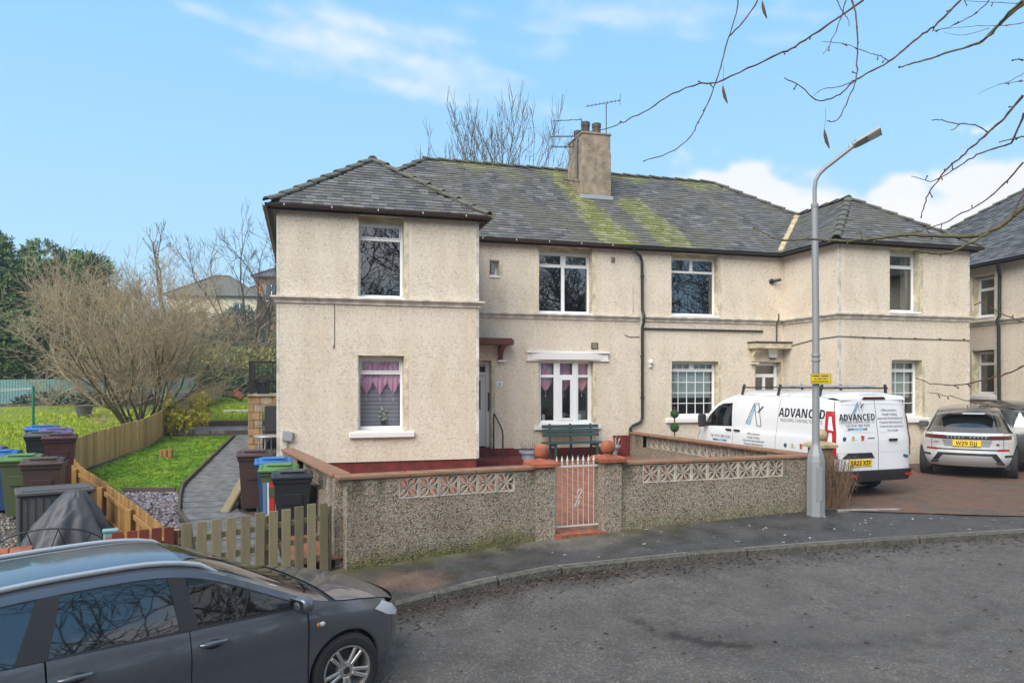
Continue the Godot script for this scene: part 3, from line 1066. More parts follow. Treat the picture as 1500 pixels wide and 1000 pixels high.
	while xfs.size() < 110:
		var X := r.randf_range(0.5, 9.0)
		var d := r.randf_range(tab(KERB, X) + 0.15, tab(EDGE, X))
		if r.randf() > 0.35 + 0.65 * exp(-pow((X - 4.6) / 1.6, 2.0)): continue
		xfs.append(Transform3D(Basis.from_euler(Vector3(0, r.randf() * TAU, r.randf_range(-0.2, 0.2))).scaled(Vector3.ONE * r.randf_range(0.008, 0.026)), Vector3(X, paved(X, d) + 0.008, -d)))
		cols.append(Color(0.55, 0.55, 0.53) * r.randf_range(0.7, 1.2))
	tag(many("paper_scraps", lm, M.stone_bits, xfs, cols), "small white scraps scattered over the pavement by the lamp post", "scraps")

# ---------------------------------------------------------------- houses
# a wall from s0 to s1 in the plane z, with rectangular openings [s0, y0, s1, y1]
func wall_mesh(s0: float, s1: float, y0: float, y1: float, z: float, holes: Array, thick := 0.3, reveal := 0.0) -> G:
	var g := G.new()
	var xs := [s0, s1]
	var ys := [y0, y1]
	for h in holes:
		xs.append_array([h[0], h[2]]); ys.append_array([h[1], h[3]])
	xs.sort(); ys.sort()
	for i in xs.size() - 1:
		for j in ys.size() - 1:
			if xs[i + 1] - xs[i] < 1e-4 or ys[j + 1] - ys[j] < 1e-4: continue
			var c := Vector2((xs[i] + xs[i + 1]) * 0.5, (ys[j] + ys[j + 1]) * 0.5)
			if holes.any(func(h): return c.x > h[0] and c.x < h[2] and c.y > h[1] and c.y < h[3]): continue
			var a := Vector3(xs[i], ys[j], z)
			var b := Vector3(xs[i + 1], ys[j], z)
			var d := Vector3(xs[i + 1], ys[j + 1], z)
			var e := Vector3(xs[i], ys[j + 1], z)
			g.quad(a, b, d, e)
			var k := Vector3(0, 0, -thick)
			g.quad(b + k, a + k, e + k, d + k)
	return g

# painted lining of an opening: jambs, head and floor, a little proud of the stones at the edge
func lining(h: Array, z: float, depth: float, frame_top: float) -> G:
	var g := G.new()
	var w := 0.02
	var f := z + 0.003
	g.mm(Vector3(h[0] - 0.001, h[1], z - depth), Vector3(h[0] + w, h[3], f))
	g.mm(Vector3(h[2] - w, h[1], z - depth), Vector3(h[2] + 0.07, h[3], f + 0.002))
	g.mm(Vector3(h[0] + w, h[3] - w, z - depth), Vector3(h[2] - w, h[3] + 0.001, f))
	if frame_top < h[3] - 0.05:
		g.mm(Vector3(h[0] + w, frame_top, z - depth), Vector3(h[2] - w, h[3] - w, z - depth + 0.10))
	return g

# a window: frame, panes and what hangs behind. cols: pane edges across as fractions; transom: height or 0
func window(parent: Node3D, h: Array, z: float, frame_top: float, cols: Array, transom: float, look := "", sill := true, bars := Vector2i.ZERO, split_top := true) -> Node3D:
	var d := 0.22
	part("lining", lining(h, z, d + 0.08, frame_top), M.cream_paint, parent)
	var w := node("window", parent, Node3D.new())
	var x0: float = h[0] + 0.02
	var x1: float = h[2] - 0.02
	var y0: float = h[1]
	var y1 := minf(frame_top, h[3] - 0.02)
	var zf := z - d
	var g := G.new()
	var fw := 0.055
	g.mm(Vector3(x0, y0, zf - 0.07), Vector3(x0 + fw, y1, zf), 0.008)
	g.mm(Vector3(x1 - fw, y0, zf - 0.07), Vector3(x1, y1, zf), 0.008)
	g.mm(Vector3(x0 + fw, y1 - fw, zf - 0.07), Vector3(x1 - fw, y1, zf - 0.002), 0.008)
	g.mm(Vector3(x0 + fw, y0, zf - 0.07), Vector3(x1 - fw, y0 + fw + 0.02, zf - 0.002), 0.008)
	var rows := [[y0 + fw + 0.02, y1 - fw]]
	if transom > 0.0: rows = [[y0 + fw + 0.02, transom - 0.028], [transom + 0.028, y1 - fw]]
	if transom > 0.0: g.mm(Vector3(x0 + fw, transom - 0.03, zf - 0.065), Vector3(x1 - fw, transom + 0.03, zf - 0.004), 0.008)
	var ex := [x0 + fw]
	for c in cols: ex.append(lerpf(x0, x1, c))
	ex.append(x1 - fw)
	for r in rows.size():
		for i in ex.size() - 1:
			var a: float = ex[i]
			var b: float = ex[i + 1]
			if not split_top or r == 1 or rows.size() == 1 or cols.size() != 1 or bars == Vector2i.ZERO and look != "wide":
				if i > 0: a += 0.045
				if i < ex.size() - 2: b -= 0.045
			elif i == 0: b = ex[-1]
			else: continue
			if i > 0 and a != ex[0]: g.mm(Vector3(ex[i] - 0.045, rows[r][0], zf - 0.065), Vector3(ex[i] + 0.045, rows[r][1], zf - 0.006), 0.006)
			# opening sash round an upper light
			if r == 1 and look != "wide":
				var q := 0.022
				g.mm(Vector3(a, rows[r][0], zf - 0.04), Vector3(a + q, rows[r][1], zf + 0.012), 0.005)
				g.mm(Vector3(b - q, rows[r][0], zf - 0.04), Vector3(b, rows[r][1], zf + 0.012), 0.005)
				g.mm(Vector3(a + q, rows[r][0], zf - 0.04), Vector3(b - q, rows[r][0] + q, zf + 0.010), 0.005)
				g.mm(Vector3(a + q, rows[r][1] - q, zf - 0.04), Vector3(b - q, rows[r][1], zf + 0.010), 0.005)
			var p := G.new()
			p.mm(Vector3(a, rows[r][0], zf - 0.045), Vector3(b, rows[r][1], zf - 0.033))
			part("pane", p, M.clear_glass if look in ["pink", "blind"] else M.house_glass, w)
			if bars != Vector2i.ZERO:
				var nb := bars.x if ex.size() == 2 or b - a > 0.7 * (x1 - x0) else maxi(2, bars.x / 2 + 1)
				for k in range(1, nb):
					var xx := lerpf(a, b, float(k) / nb)
					g.mm(Vector3(xx - 0.009, rows[r][0], zf - 0.032), Vector3(xx + 0.009, rows[r][1], zf - 0.02))
				if r == 0:
					for k in range(1, bars.y):
						var yy := lerpf(rows[r][0], rows[r][1], float(k) / bars.y)
						g.mm(Vector3(a, yy - 0.009, zf - 0.031), Vector3(b, yy + 0.009, zf - 0.019))
	part("frame", g, M.upvc, w)
	# what is behind the glass
	if look == "pink":
		pink_curtain(w, x0 + 0.05, x1 - 0.05, transom + 0.03, y1 - 0.03, zf - 0.085, 0)
		for k in 16:
			var sl := G.new()
			sl.box(Vector3((x0 + x1) * 0.5, y0 + 0.12 + k * 0.088, zf - 0.17), Vector3(x1 - x0 - 0.12, 0.08, 0.003), Basis(Vector3.RIGHT, 0.12))
			part("blind_slat", sl, M.blind_grey, w)
		pink_curtain(w, x0 + 0.05, x1 - 0.05, transom - 0.46, transom - 0.04, zf - 0.085, 3)
	elif look == "blind":
		var bl := G.new()
		var n := 26
		for i in n:
			var xx := lerpf(x0 + 0.06, x1 - 0.06, (i + 0.5) / n)
			bl.box(Vector3(xx, lerpf(transom if transom > 0 else y1, y0 + 0.48, 0.5) + 0.2, zf - 0.14), Vector3((x1 - x0) / n * 0.96, (y1 - y0) * 0.74, 0.004), Basis(Vector3.UP, 0.1))
		part("blind", bl, M.blind_teal, w)
	elif look == "curtain":
		var cu := G.new()
		drape(cu, x1 - 0.30, x1 - 0.06, func(_t): return y0 + 0.1, y1 - 0.05, zf - 0.14, 5)
		part("curtain", cu, M.curtain_pale, w)
	if sill:
		var s := G.new()
		s.mm(Vector3(h[0] - 0.17, y0 - 0.15, z - 0.20), Vector3(h[2] + 0.19, y0 - 0.035, z + 0.09), 0.012)
		s.mm(Vector3(h[0] + 0.01, y0 - 0.034, z - d), Vector3(h[2] - 0.01, y0 + 0.004, z + 0.03), 0.008)
		part("sill", s, M.white_sill, w)
	else:
		var s := G.new()
		s.mm(Vector3(h[0] + 0.005, y0 - 0.04, z - d - 0.02), Vector3(h[2] - 0.005, y0 + 0.005, z + 0.03), 0.008)
		part("sill", s, M.upvc, w)
	return w

func drape(g: G, x0: float, x1: float, foot: Callable, top: float, z: float, folds: int) -> void:
	var n := folds * 8
	var prev := []
	for i in n + 1:
		var t := float(i) / n
		var x := lerpf(x0, x1, t)
		var line := []
		for j in 7:
			var u := j / 6.0
			var y := lerpf(top, foot.call(t), u)
			line.append(Vector3(x, y, z + 0.022 * sin(t * folds * TAU) * (0.6 + 0.4 * u) + 0.006 * sin(t * folds * 5.3 * PI + u * 2.0)))
		if i > 0:
			for j in 6: g.quad(prev[j + 1], line[j + 1], line[j], prev[j])
		prev = line

func pink_curtain(w: Node3D, x0: float, x1: float, y0: float, y1: float, z: float, points: int) -> void:
	var g := G.new()
	var n := maxi(points, 1)
	drape(g, x0, x1, func(t):
		if points == 0: return y0
		var u := fposmod(t * n, 1.0)
		var v := absf(u - 0.5) * 2.0
		return lerpf(y0, lerpf(y0, y1, 0.62), roundf(v * 4.0) / 4.0 * 0.5 + v * 0.5), y1, z, maxi(5, int((x1 - x0) * 10)))
	part("curtain", g, M.curtain_pink, w)
	if points > 0:
		for i in n:
			var t := G.new()
			var x := lerpf(x0, x1, (i + 0.5) / n)
			t.tube([Vector3(x, y0 + 0.01, z), Vector3(x, y0 - 0.07, z)], [0.004], 5)
			t.lathe([Vector2(0.0, -0.14), Vector2(0.013, -0.13), Vector2(0.009, -0.07), Vector2(0, -0.06)], 6, Vector3(x, y0, z))
			part("tassel", t, M.curtain_pale, w)

# ---- slates on a roof plane. poly in plan (s, z); the plane is y = y0 + rise * distance from the eave line a-b
func slate_plane(roof: Node3D, poly: Array, ea: Vector2, eb: Vector2, y0: float, rise: float, singly: bool, moss: Callable, bulk: Dictionary) -> void:
	var along := (eb - ea).normalized()
	var up2 := along.orthogonal()
	var c := Vector2.ZERO
	for p in poly: c += p / poly.size()
	if up2.dot(c - ea) < 0.0: up2 = -up2
	var pack := PackedVector2Array(poly)
	var run := 0.0
	var lo := 1e9
	var hi := -1e9
	for p in poly:
		run = maxf(run, up2.dot(p - ea))
		lo = minf(lo, along.dot(p - ea)); hi = maxf(hi, along.dot(p - ea))
	var cosr := 1.0 / sqrt(1.0 + rise * rise)
	var gauge := 0.152 * cosr
	var X := Vector3(along.x, 0, along.y)
	var U := Vector3(up2.x * cosr, rise * cosr, up2.y * cosr)
	var N := X.cross(U)
	if N.y < 0.0:
		N = -N
	var rows := int(run / gauge) + 1
	for r in rows:
		var w0 := 0.215 if not singly else 0.2
		var x := lo - rng.randf() * w0
		while x < hi:
			var w := w0 * rng.randf_range(0.84, 1.14)
			var mid := ea + along * (x + w * 0.5) + up2 * (r + 0.45) * gauge
			var inside := Geometry2D.is_point_in_polygon(mid, pack)
			if inside:
				for k in [-0.36, 0.36]:
					if not Geometry2D.is_point_in_polygon(mid + along * w * k, pack): inside = false
			if inside:
				var h := y0 + rise * (r + 0.45) * gauge
				var lift := rng.randf_range(0.0, 0.007)
				var tilt := 0.105 + rng.randf_range(-0.02, 0.03)
				var b := Basis(X, N, X.cross(N)) * Basis(X.cross(N).normalized() * 0.0 + Vector3(1, 0, 0), 0.0)
				# local x across, y out of the roof, z down or up the slope
				var zdir := X.cross(N)
				b = Basis(X * (w - 0.006), N, zdir)
				b = Basis(X.normalized(), tilt if zdir.dot(U) > 0 else -tilt) * b
				b = Basis(N, rng.randf_range(-0.018, 0.018)) * b
				var o := Vector3(mid.x, h, mid.y) + N * (0.030 + lift)
				var t := Transform3D(b, o)
				var tint: Color = moss.call(Vector3(mid.x, h, mid.y))
				if singly and bulk.single < 296:
					bulk.single += 1
					var m := MeshInstance3D.new()
					m.mesh = bulk.mesh
					m.material_override = M["slate_tone_%d" % (rng.randi() % 6)]
					m.transform = t
					m.name = "slate_%03d" % bulk.single
					roof.add_child(m)
				else:
					bulk.xfs.append(t)
					bulk.cols.append(tint)
				if tint.g > tint.r * 1.02 and tint.g > 0.13 and rng.randf() < 0.55:
					var at := o + N * 0.012 + X * w * rng.randf_range(-0.4, 0.4) - U * rng.randf_range(0.02, 0.09)
					bulk.moss.append(Transform3D(Basis(X, N, X.cross(N)) * Basis.from_scale(Vector3(rng.randf_range(0.02, 0.07), rng.randf_range(0.012, 0.03), rng.randf_range(0.02, 0.045))), at))
			x += w

func ridge_run(roof: Node3D, a: Vector3, b: Vector3, half := 0.112, len_ := 0.46) -> void:
	var n := maxi(1, int(round(a.distance_to(b) / len_)))
	var f := (b - a) / n
	for i in n:
		var g := G.new()
		var d := f.normalized()
		var r := d.cross(Vector3.UP).normalized()
		var u := r.cross(d)
		var p0 := a + f * i
		var p1 := a + f * (i + 1)
		if f.y < 0.0:
			var k := p0; p0 = p1; p1 = k
		# the lower end rides over the tile below
		p1 += (p1 - p0).normalized() * 0.03
		p0 += u * (0.024 + rng.randf_range(-0.006, 0.008)) - (p1 - p0).normalized() * 0.04
		var arc := []
		for k in 7:
			var t := lerpf(-1.15, 1.15, k / 6.0)
			arc.append(Vector2(sin(t) * half, cos(t) * half * 0.85 - 0.055))
		for k in 6:
			var q0: Vector2 = arc[k]
			var q1: Vector2 = arc[k + 1]
			var A := p0 + r * q0.x + u * (q0.y + 0.02)
			var B := p0 + r * q1.x + u * (q1.y + 0.02)
			var C := p1 + r * q1.x + u * q1.y
			var D := p1 + r * q0.x + u * q0.y
			g.quad(A, B, C, D)
			g.quad(A - u * 0.025, D - u * 0.025, C - u * 0.025, B - u * 0.025)
			g.quad(A, A - u * 0.025, B - u * 0.025, B)
			g.quad(D, C, C - u * 0.025, D - u * 0.025)
		part("ridge_tile", g, M.ridge_tile, roof)

func gutter_run(parent: Node3D, pts: Array, m: Material, brackets: bool) -> void:
	var g := G.new()
	for i in pts.size() - 1:
		var a: Vector3 = pts[i]
		var b: Vector3 = pts[i + 1]
		var f := (b - a).normalized()
		var r := f.cross(Vector3.UP).normalized()
		var prof := []
		for k in 9:
			var t := PI * k / 8.0
			prof.append(Vector2(cos(t) * 0.058, -sin(t) * 0.062))
		for k in 8:
			var p: Vector2 = prof[k]
			var q: Vector2 = prof[k + 1]
			var s := 0.93
			g.quad(a + r * p.x + Vector3(0, p.y, 0), b + r * p.x + Vector3(0, p.y, 0), b + r * q.x + Vector3(0, q.y, 0), a + r * q.x + Vector3(0, q.y, 0))
			g.quad(a + r * q.x * s + Vector3(0, q.y * s, 0), b + r * q.x * s + Vector3(0, q.y * s, 0), b + r * p.x * s + Vector3(0, p.y * s, 0), a + r * p.x * s + Vector3(0, p.y * s, 0))
	part("gutter", g, m, parent)
	if brackets:
		for i in pts.size() - 1:
			var a: Vector3 = pts[i]
			var b: Vector3 = pts[i + 1]
			var n := int(a.distance_to(b) / 0.78)
			for k in n:
				var p := a.lerp(b, (k + 0.4) / n)
				var f := (b - a).normalized()
				var r := f.cross(Vector3.UP).normalized()
				var c := G.new()
				c.box(p + r * 0.060 + Vector3(0, -0.02, 0), Vector3(0.022, 0.045, 0.022), Basis(), 0.004)
				part("gutter_clip", c, M.lichen, parent)

# moulded band: fillet, cove and lower fillet, from a to b along the wall (out = which way it stands proud)
func band_run(parent: Node3D, pts: Array, outs: Array) -> void:
	var prof := [Vector2(0.0, 0.135), Vector2(0.118, 0.130), Vector2(0.118, 0.098), Vector2(0.085, 0.088), Vector2(0.05, 0.05), Vector2(0.036, 0.026), Vector2(0.036, 0.0), Vector2(0.0, -0.008)]
	var g := G.new()
	for i in pts.size() - 1:
		for k in prof.size() - 1:
			var p: Vector2 = prof[k]
			var q: Vector2 = prof[k + 1]
			var a: Vector3 = pts[i] + outs[i] * p.x + Vector3(0, p.y, 0)
			var b: Vector3 = pts[i + 1] + outs[i + 1] * p.x + Vector3(0, p.y, 0)
			var c: Vector3 = pts[i + 1] + outs[i + 1] * q.x + Vector3(0, q.y, 0)
			var d: Vector3 = pts[i] + outs[i] * q.x + Vector3(0, q.y, 0)
			g.quad(d, c, b, a)
	part("string_course", g, M.band_paint, parent)

func text_mesh(text: String, size: float, bold := false, wide := 1.0) -> TextMesh:
	var t := TextMesh.new()
	t.text = text
	var f := SystemFont.new()
	f.font_names = PackedStringArray(["Droid Sans"])
	f.font_weight = 700 if bold else 400
	t.font = f
	t.font_size = 48
	t.pixel_size = size / 34.0
	t.depth = 0.003
	t.curve_step = 2.0
	return t

func make_house() -> void:
	var L := 17.6
	var RX := 2.24
	var A := 4.18
	var Bs := 13.47
	var h := thing("house", "long cream roughcast two storey block of flats with two hipped wings and grey slate roof", "house", ORIGIN, TURN)
	var top := 6.13
	# --- walls
	var hA := [[1.60, 4.37, 2.583, 6.11], [1.595, 1.60, 2.583, 3.18]]
	part("wall", wall_mesh(0, A, 0.95, top, 0.0, hA), M.roughcast, h)
	var hR := [[4.965, 5.25, 5.246, 5.666], [6.255, 4.37, 7.745, 6.11], [6.26, 1.56, 7.77, 3.17], [9.98, 4.40, 11.446, 6.10], [9.99, 1.67, 11.446, 3.19], [4.30, 0.93, 5.05, 3.17], [12.55, 0.62, 13.42, 3.19]]
	var hR1 := hR.filter(func(a): return a[0] < 8.0)
	var hR2 := hR.filter(func(a): return a[0] > 8.0)
	part("wall", wall_mesh(A, 8.88, 0.93, top, -RX, hR1), M.roughcast, h)
	part("wall", wall_mesh(8.88, Bs, 0.30, top, -RX, hR2), M.roughcast, h)
	var hB := [[15.0, 4.42, 16.0, 6.08], [15.06, 1.71, 16.06, 3.20]]
	part("wall", wall_mesh(Bs, L, 0.30, top, 0.0, hB), M.roughcast, h)
	# --- return walls, gables and back
	var g := G.new()
	g.mm(Vector3(0.001, 0.95, -10.0), Vector3(0.3, top, -0.001))
	part("side_wall", g, M.roughcast, h)
	g = G.new()
	g.mm(Vector3(A - 0.3, 0.95, -RX - 0.29), Vector3(A - 0.001, top, -0.001))
	part("side_wall", g, M.roughcast, h)
	g = G.new()
	g.mm(Vector3(Bs + 0.001, 0.3, -RX - 0.29), Vector3(Bs + 0.3, top, -0.001))
	part("side_wall", g, M.roughcast, h)
	g = G.new()
	g.mm(Vector3(L - 0.3, 0.3, -10.0), Vector3(L - 0.001, top, -0.001))
	part("side_wall", g, M.roughcast, h)
	g = G.new()
	g.mm(Vector3(0.3, 0.3, -9.99), Vector3(L - 0.3, top, -9.7))
	part("back_wall", g, M.roughcast, h)
	# smooth corner strips
	g = G.new()
	for c in [[0.0, 0.0, 0.96, -1], [A, 0.0, 0.96, 1], [Bs, 0.0, 0.3, -1], [L, 0.0, 0.3, 1]]:
		var x0: float = c[0] - (0.055 if c[3] > 0 else 0.004)
		g = G.new()
		g.mm(Vector3(x0, c[2], -0.06), Vector3(x0 + 0.059, 4.20, 0.004)); g.mm(Vector3(x0, 4.37, -0.06), Vector3(x0 + 0.059, top - 0.01, 0.004))
		part("corner_strip", g, M.band_paint, h)
	g = G.new()
	g.mm(Vector3(8.86, 4.38, -RX - 0.02), Vector3(8.90, top - 0.02, -RX + 0.005))
	part("corner_strip", g, M.band_paint, h)
	
	# plinth
	g = G.new()
	g.mm(Vector3(0.04, 0.2, -2.5), Vector3(A - 0.04, 0.955, -0.03), 0.01)
	g.mm(Vector3(A - 0.05, 0.2, -RX - 0.28), Vector3(8.86, 0.925, -RX - 0.022), 0.01)
	g.mm(Vector3(8.3, 0.3, -RX - 0.02), Vector3(8.70, 1.22, -RX + 0.16), 0.01)
	part("plinth", g, M.red_paint, h)
	g = G.new()
	g.mm(Vector3(0.02, 0.2, -9.98), Vector3(0.28, 0.95, -2.51))
	part("plinth", g, M.roughcast, h)
	# floors and ceilings that keep the rooms dark
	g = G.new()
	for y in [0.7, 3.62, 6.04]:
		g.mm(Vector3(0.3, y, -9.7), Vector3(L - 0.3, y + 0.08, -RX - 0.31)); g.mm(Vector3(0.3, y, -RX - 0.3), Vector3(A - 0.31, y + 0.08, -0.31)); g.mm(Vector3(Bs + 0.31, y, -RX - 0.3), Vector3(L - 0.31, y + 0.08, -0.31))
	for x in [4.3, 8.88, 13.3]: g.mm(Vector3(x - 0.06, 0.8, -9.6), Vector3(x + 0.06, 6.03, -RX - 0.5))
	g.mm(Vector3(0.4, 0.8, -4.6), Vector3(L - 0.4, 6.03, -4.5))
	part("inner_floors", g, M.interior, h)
	# --- windows
	window(h, hA[0], 0.0, 5.95, [], 5.62, "", false)
	var wp := window(h, hA[1], 0.0, 3.13, [], 2.80, "pink")
	houseplant(wp, Vector3(2.16, 1.70, -0.325))
	var small := window(h, hR[0], -RX, 5.64, [], 0.0, "wide", false)
	g = G.new()
	g.lathe([Vector2(0.05, 0), Vector2(0.06, 0.05), Vector2(0.03, 0.08), Vector2(0, 0.08)], 8, Vector3(5.10, 5.32, -RX - 0.32))
	part("red_ornament", g, M.sticker_red, small)
	g = G.new()
	drape(g, 4.99, 5.19, func(_t): return 5.30, 5.62, -RX - 0.36, 3)
	part("curtain", g, M.sticker_white, small)
	window(h, hR[1], -RX, 5.95, [0.5], 5.60, "", false)
	bow_window(h, hR[2], -RX)
	window(h, hR[3], -RX, 5.98, [0.5], 5.60, "wide", false)
	window(h, hR[4], -RX, 3.17, [0.5], 2.92, "blind", true, Vector2i(5, 4))
	window(h, hB[0], 0.0, 5.97, [], 5.60, "curtain", false)
	window(h, hB[1], 0.0, 3.18, [], 2.90, "blind", true, Vector2i(3, 4))
	# --- doors
	var d1 := node("door", h, Node3D.new())
	part("lining", lining(hR[5], -RX, 0.35, 3.0), M.cream_paint, h)
	door(d1, 4.32, 5.03, 0.97, 3.12, -RX - 0.28)
	var d2 := node("door", h, Node3D.new())
	part("lining", lining(hR[6], -RX, 0.32, 3.1), M.cream_paint, h)
	var x0 := 12.57
	var x1 := 13.40
	g = G.new()
	g.mm(Vector3(x0, 0.62, -RX - 0.29), Vector3(x0 + 0.07, 3.15, -RX - 0.2), 0.006)
	g.mm(Vector3(x1 - 0.07, 0.62, -RX - 0.29), Vector3(x1, 3.15, -RX - 0.2), 0.006)
	g.mm(Vector3(x0 + 0.07, 3.07, -RX - 0.29), Vector3(x1 - 0.07, 3.15, -RX - 0.202), 0.006)
	g.mm(Vector3(x0 + 0.07, 2.74, -RX - 0.29), Vector3(x1 - 0.07, 2.84, -RX - 0.202), 0.006)
	g.mm(Vector3(12.95, 0.62, -RX - 0.28), Vector3(13.03, 2.74, -RX - 0.204), 0.006)
	g.mm(Vector3(x0 + 0.07, 0.62, -RX - 0.28), Vector3(x0 + 0.14, 2.74, -RX - 0.204), 0.006)
	g.mm(Vector3(x0 + 0.14, 0.62, -RX - 0.28), Vector3(x1 - 0.07, 1.45, -RX - 0.206), 0.006)
	part("frame", g, M.upvc, d2)
	g = G.new()
	g.mm(Vector3(x0 + 0.07, 1.45, -RX - 0.26), Vector3(x1 - 0.07, 3.07, -RX - 0.25))
	part("pane", g, M.house_glass, d2)
	# --- red canopy with a bracket over the near door
	var c1 := node("door_canopy", h, Node3D.new())
	g = G.new()
	g.mm(Vector3(4.2, 3.52, -RX + 0.001), Vector3(5.50, 3.66, -RX + 0.42), 0.02)
	g.mm(Vector3(4.2, 3.66, -RX + 0.001), Vector3(5.46, 3.69, -RX + 0.37), 0.01)
	part("slab", g, M.brown_wood, c1)
	g = G.new()
	g.prism(PackedVector2Array([Vector2(0, 0), Vector2(0.34, 0), Vector2(0.34, -0.06), Vector2(0.24, -0.09), Vector2(0.12, -0.20), Vector2(0.08, -0.36), Vector2(0, -0.36)]), 0.11, Vector3(5.19, 3.52, -RX + 0.001), Basis(Vector3(0, 0, 1), Vector3.UP, Vector3(-1, 0, 0)) * Basis.from_scale(Vector3(1, 1, -1)))
	part("bracket", g, M.brown_wood, c1)
	g = G.new()
	g.mm(Vector3(5.17, 3.11, -RX + 0.001), Vector3(5.37, 3.155, -RX + 0.12), 0.01)
	part("corbel", g, M.white_sill, c1)
	# --- white canopy of the far door
	var c2 := node("door_canopy", h, Node3D.new())
	g = G.new()
	g.mm(Vector3(12.33, 3.52, -RX + 0.001), Vector3(Bs - 0.002, 3.68, -RX + 0.40), 0.02)
	part("slab", g, M.cream_paint, c2)
	g = G.new()
	g.mm(Vector3(12.31, 3.681, -RX + 0.001), Vector3(Bs - 0.002, 3.72, -RX + 0.43), 0.008)
	part("lead_cover", g, M.timber_dark, c2)
	g = G.new()
	g.prism(PackedVector2Array([Vector2(0, 0), Vector2(0.3, 0), Vector2(0.3, -0.06), Vector2(0.2, -0.10), Vector2(0.1, -0.2), Vector2(0.07, -0.34), Vector2(0, -0.34)]), 0.12, Vector3(12.44, 3.52, -RX + 0.001), Basis(Vector3(0, 0, 1), Vector3.UP, Vector3(-1, 0, 0)) * Basis.from_scale(Vector3(1, 1, -1)))
	g.mm(Vector3(12.42, 3.10, -RX + 0.001), Vector3(12.62, 3.15, -RX + 0.13), 0.01)
	part("bracket", g, M.cream_paint, c2)
	# --- steps and handrail at the near door
	g = G.new()
	g.mm(Vector3(A + 0.0, 0.3, -RX - 0.3), Vector3(5.62, 0.955, -RX + 0.02), 0.01)
	g.mm(Vector3(A + 0.0, 0.3, -RX + 0.021), Vector3(5.75, 0.76, -RX + 0.95), 0.015)
	g.mm(Vector3(A - 0.1, 0.3, -RX + 0.951), Vector3(5.75, 0.56, -RX + 1.35), 0.015)
	part("door_step", g, M.red_paint, h)
	g = G.new()
	g.tube([Vector3(5.06, 0.76, -RX + 0.10), Vector3(5.06, 1.80, -RX + 0.10), Vector3(5.06, 1.83, -RX + 0.16), Vector3(5.08, 1.52, -RX + 0.75), Vector3(5.085, 1.44, -RX + 0.85), Vector3(5.085, 1.34, -RX + 0.88), Vector3(5.085, 0.56, -RX + 0.90)], [0.02], 8)
	part("handrail", g, M.brown_gutter, h)
	# number plate by the door
	g = G.new()
	g.box(Vector3(5.235, 2.56, -RX + 0.012), Vector3(0.16, 0.12, 0.024), Basis(), 0.01)
	var np := part("number_plate", g, M.upvc, h)
	part("digits", text_mesh("22", 0.055, true), M.ink, np, Transform3D(Basis(), Vector3(5.235, 2.56, -RX + 0.026)))
	# vents, alarm box, camera, lamps and wires
	for q in [[8.30, 5.80, 0.13, 0.16, "block_concrete"], [7.79, 3.545, 0.19, 0.17, "timber_dark"]]:
		var ve := node("air_vent", h, Node3D.new())
		g = G.new()
		g.box(Vector3(q[0], q[1], -RX + 0.008), Vector3(q[2], q[3], 0.016), Basis(), 0.004)
		part("plate", g, M[q[4]], ve)
		g = G.new()
		for k in 4: g.box(Vector3(q[0], q[1] - 0.045 + k * 0.03, -RX + 0.02), Vector3(q[2] * 0.7, 0.012, 0.012), Basis(Vector3.RIGHT, 0.5))
		part("louvres", g, M.timber_dark if q[4] != "timber_dark" else M.block_concrete, ve)
	var al := node("alarm_box", h, Node3D.new())
	g = G.new()
	g.prism(PackedVector2Array([Vector2(-0.15, 0.13), Vector2(0.15, 0.13), Vector2(0.13, -0.06), Vector2(0.10, -0.10), Vector2(-0.10, -0.10), Vector2(-0.13, -0.06)]), 0.07, Vector3(13.10, 3.39, -RX + 0.001))
	part("case", g, M.upvc, al)
	g = G.new()
	g.prism(PackedVector2Array([Vector2(-0.115, -0.09), Vector2(0.115, -0.09), Vector2(0.06, -0.15), Vector2(-0.06, -0.15)]), 0.068, Vector3(13.10, 3.39, -RX + 0.001))
	part("lower_lens", g, M.ink_navy, al)
	var cam := node("security_camera", h, Node3D.new())
	g = G.new()
	g.lathe([Vector2(0, 0), Vector2(0.075, 0.0), Vector2(0.075, 0.04), Vector2(0.05, 0.055), Vector2(0, 0.055)], 14, Vector3(13.08, 5.41, -RX), Basis(Vector3.RIGHT, PI / 2))
	part("base", g, M.black_paint, cam)
	g = G.new()
	g.tube([Vector3(13.10, 5.42, -RX + 0.06), Vector3(13.26, 5.45, -RX + 0.20)], [0.045, 0.045], 10)
	part("barrel", g, M.black_paint, cam)
	g = G.new()
	g.tube([Vector3(13.00, 6.08, -RX + 0.01), Vector3(13.0, 5.75, -RX + 0.012), Vector3(12.83, 5.62, -RX + 0.012), Vector3(12.82, 5.45, -RX + 0.012)], [0.005], 4)
	part("cable", g, M.curtain_pale, cam)
	var lampw := node("wall_light", h, Node3D.new())
	g = G.new()
	g.ball(Vector3(9.36, 3.14, -RX + 0.06), Vector3(0.065, 0.075, 0.065), 12)
	g.box(Vector3(9.36, 3.04, -RX + 0.03), Vector3(0.08, 0.08, 0.06), Basis(), 0.01)
	part("housing", g, M.upvc, lampw)
	g = G.new()
	g.tube([Vector3(9.17, 4.02, -RX + 0.04), Vector3(12.75, 4.02, -RX + 0.04), Vector3(12.80, 4.02, -RX + 0.0)], [0.024], 8)
	part("waste_pipe", g, M.black_gutter, h)
	g = G.new()
	g.tube([Vector3(13.22, 4.50, -RX + 0.14), Vector3(13.22, 4.38, -RX + 0.15), Vector3(13.22, 4.2, -RX + 0.05), Vector3(13.22, 3.72, -RX + 0.05)], [0.02], 8)
	part("overflow_pipe", g, M.timber_dark, h)
	g = G.new()
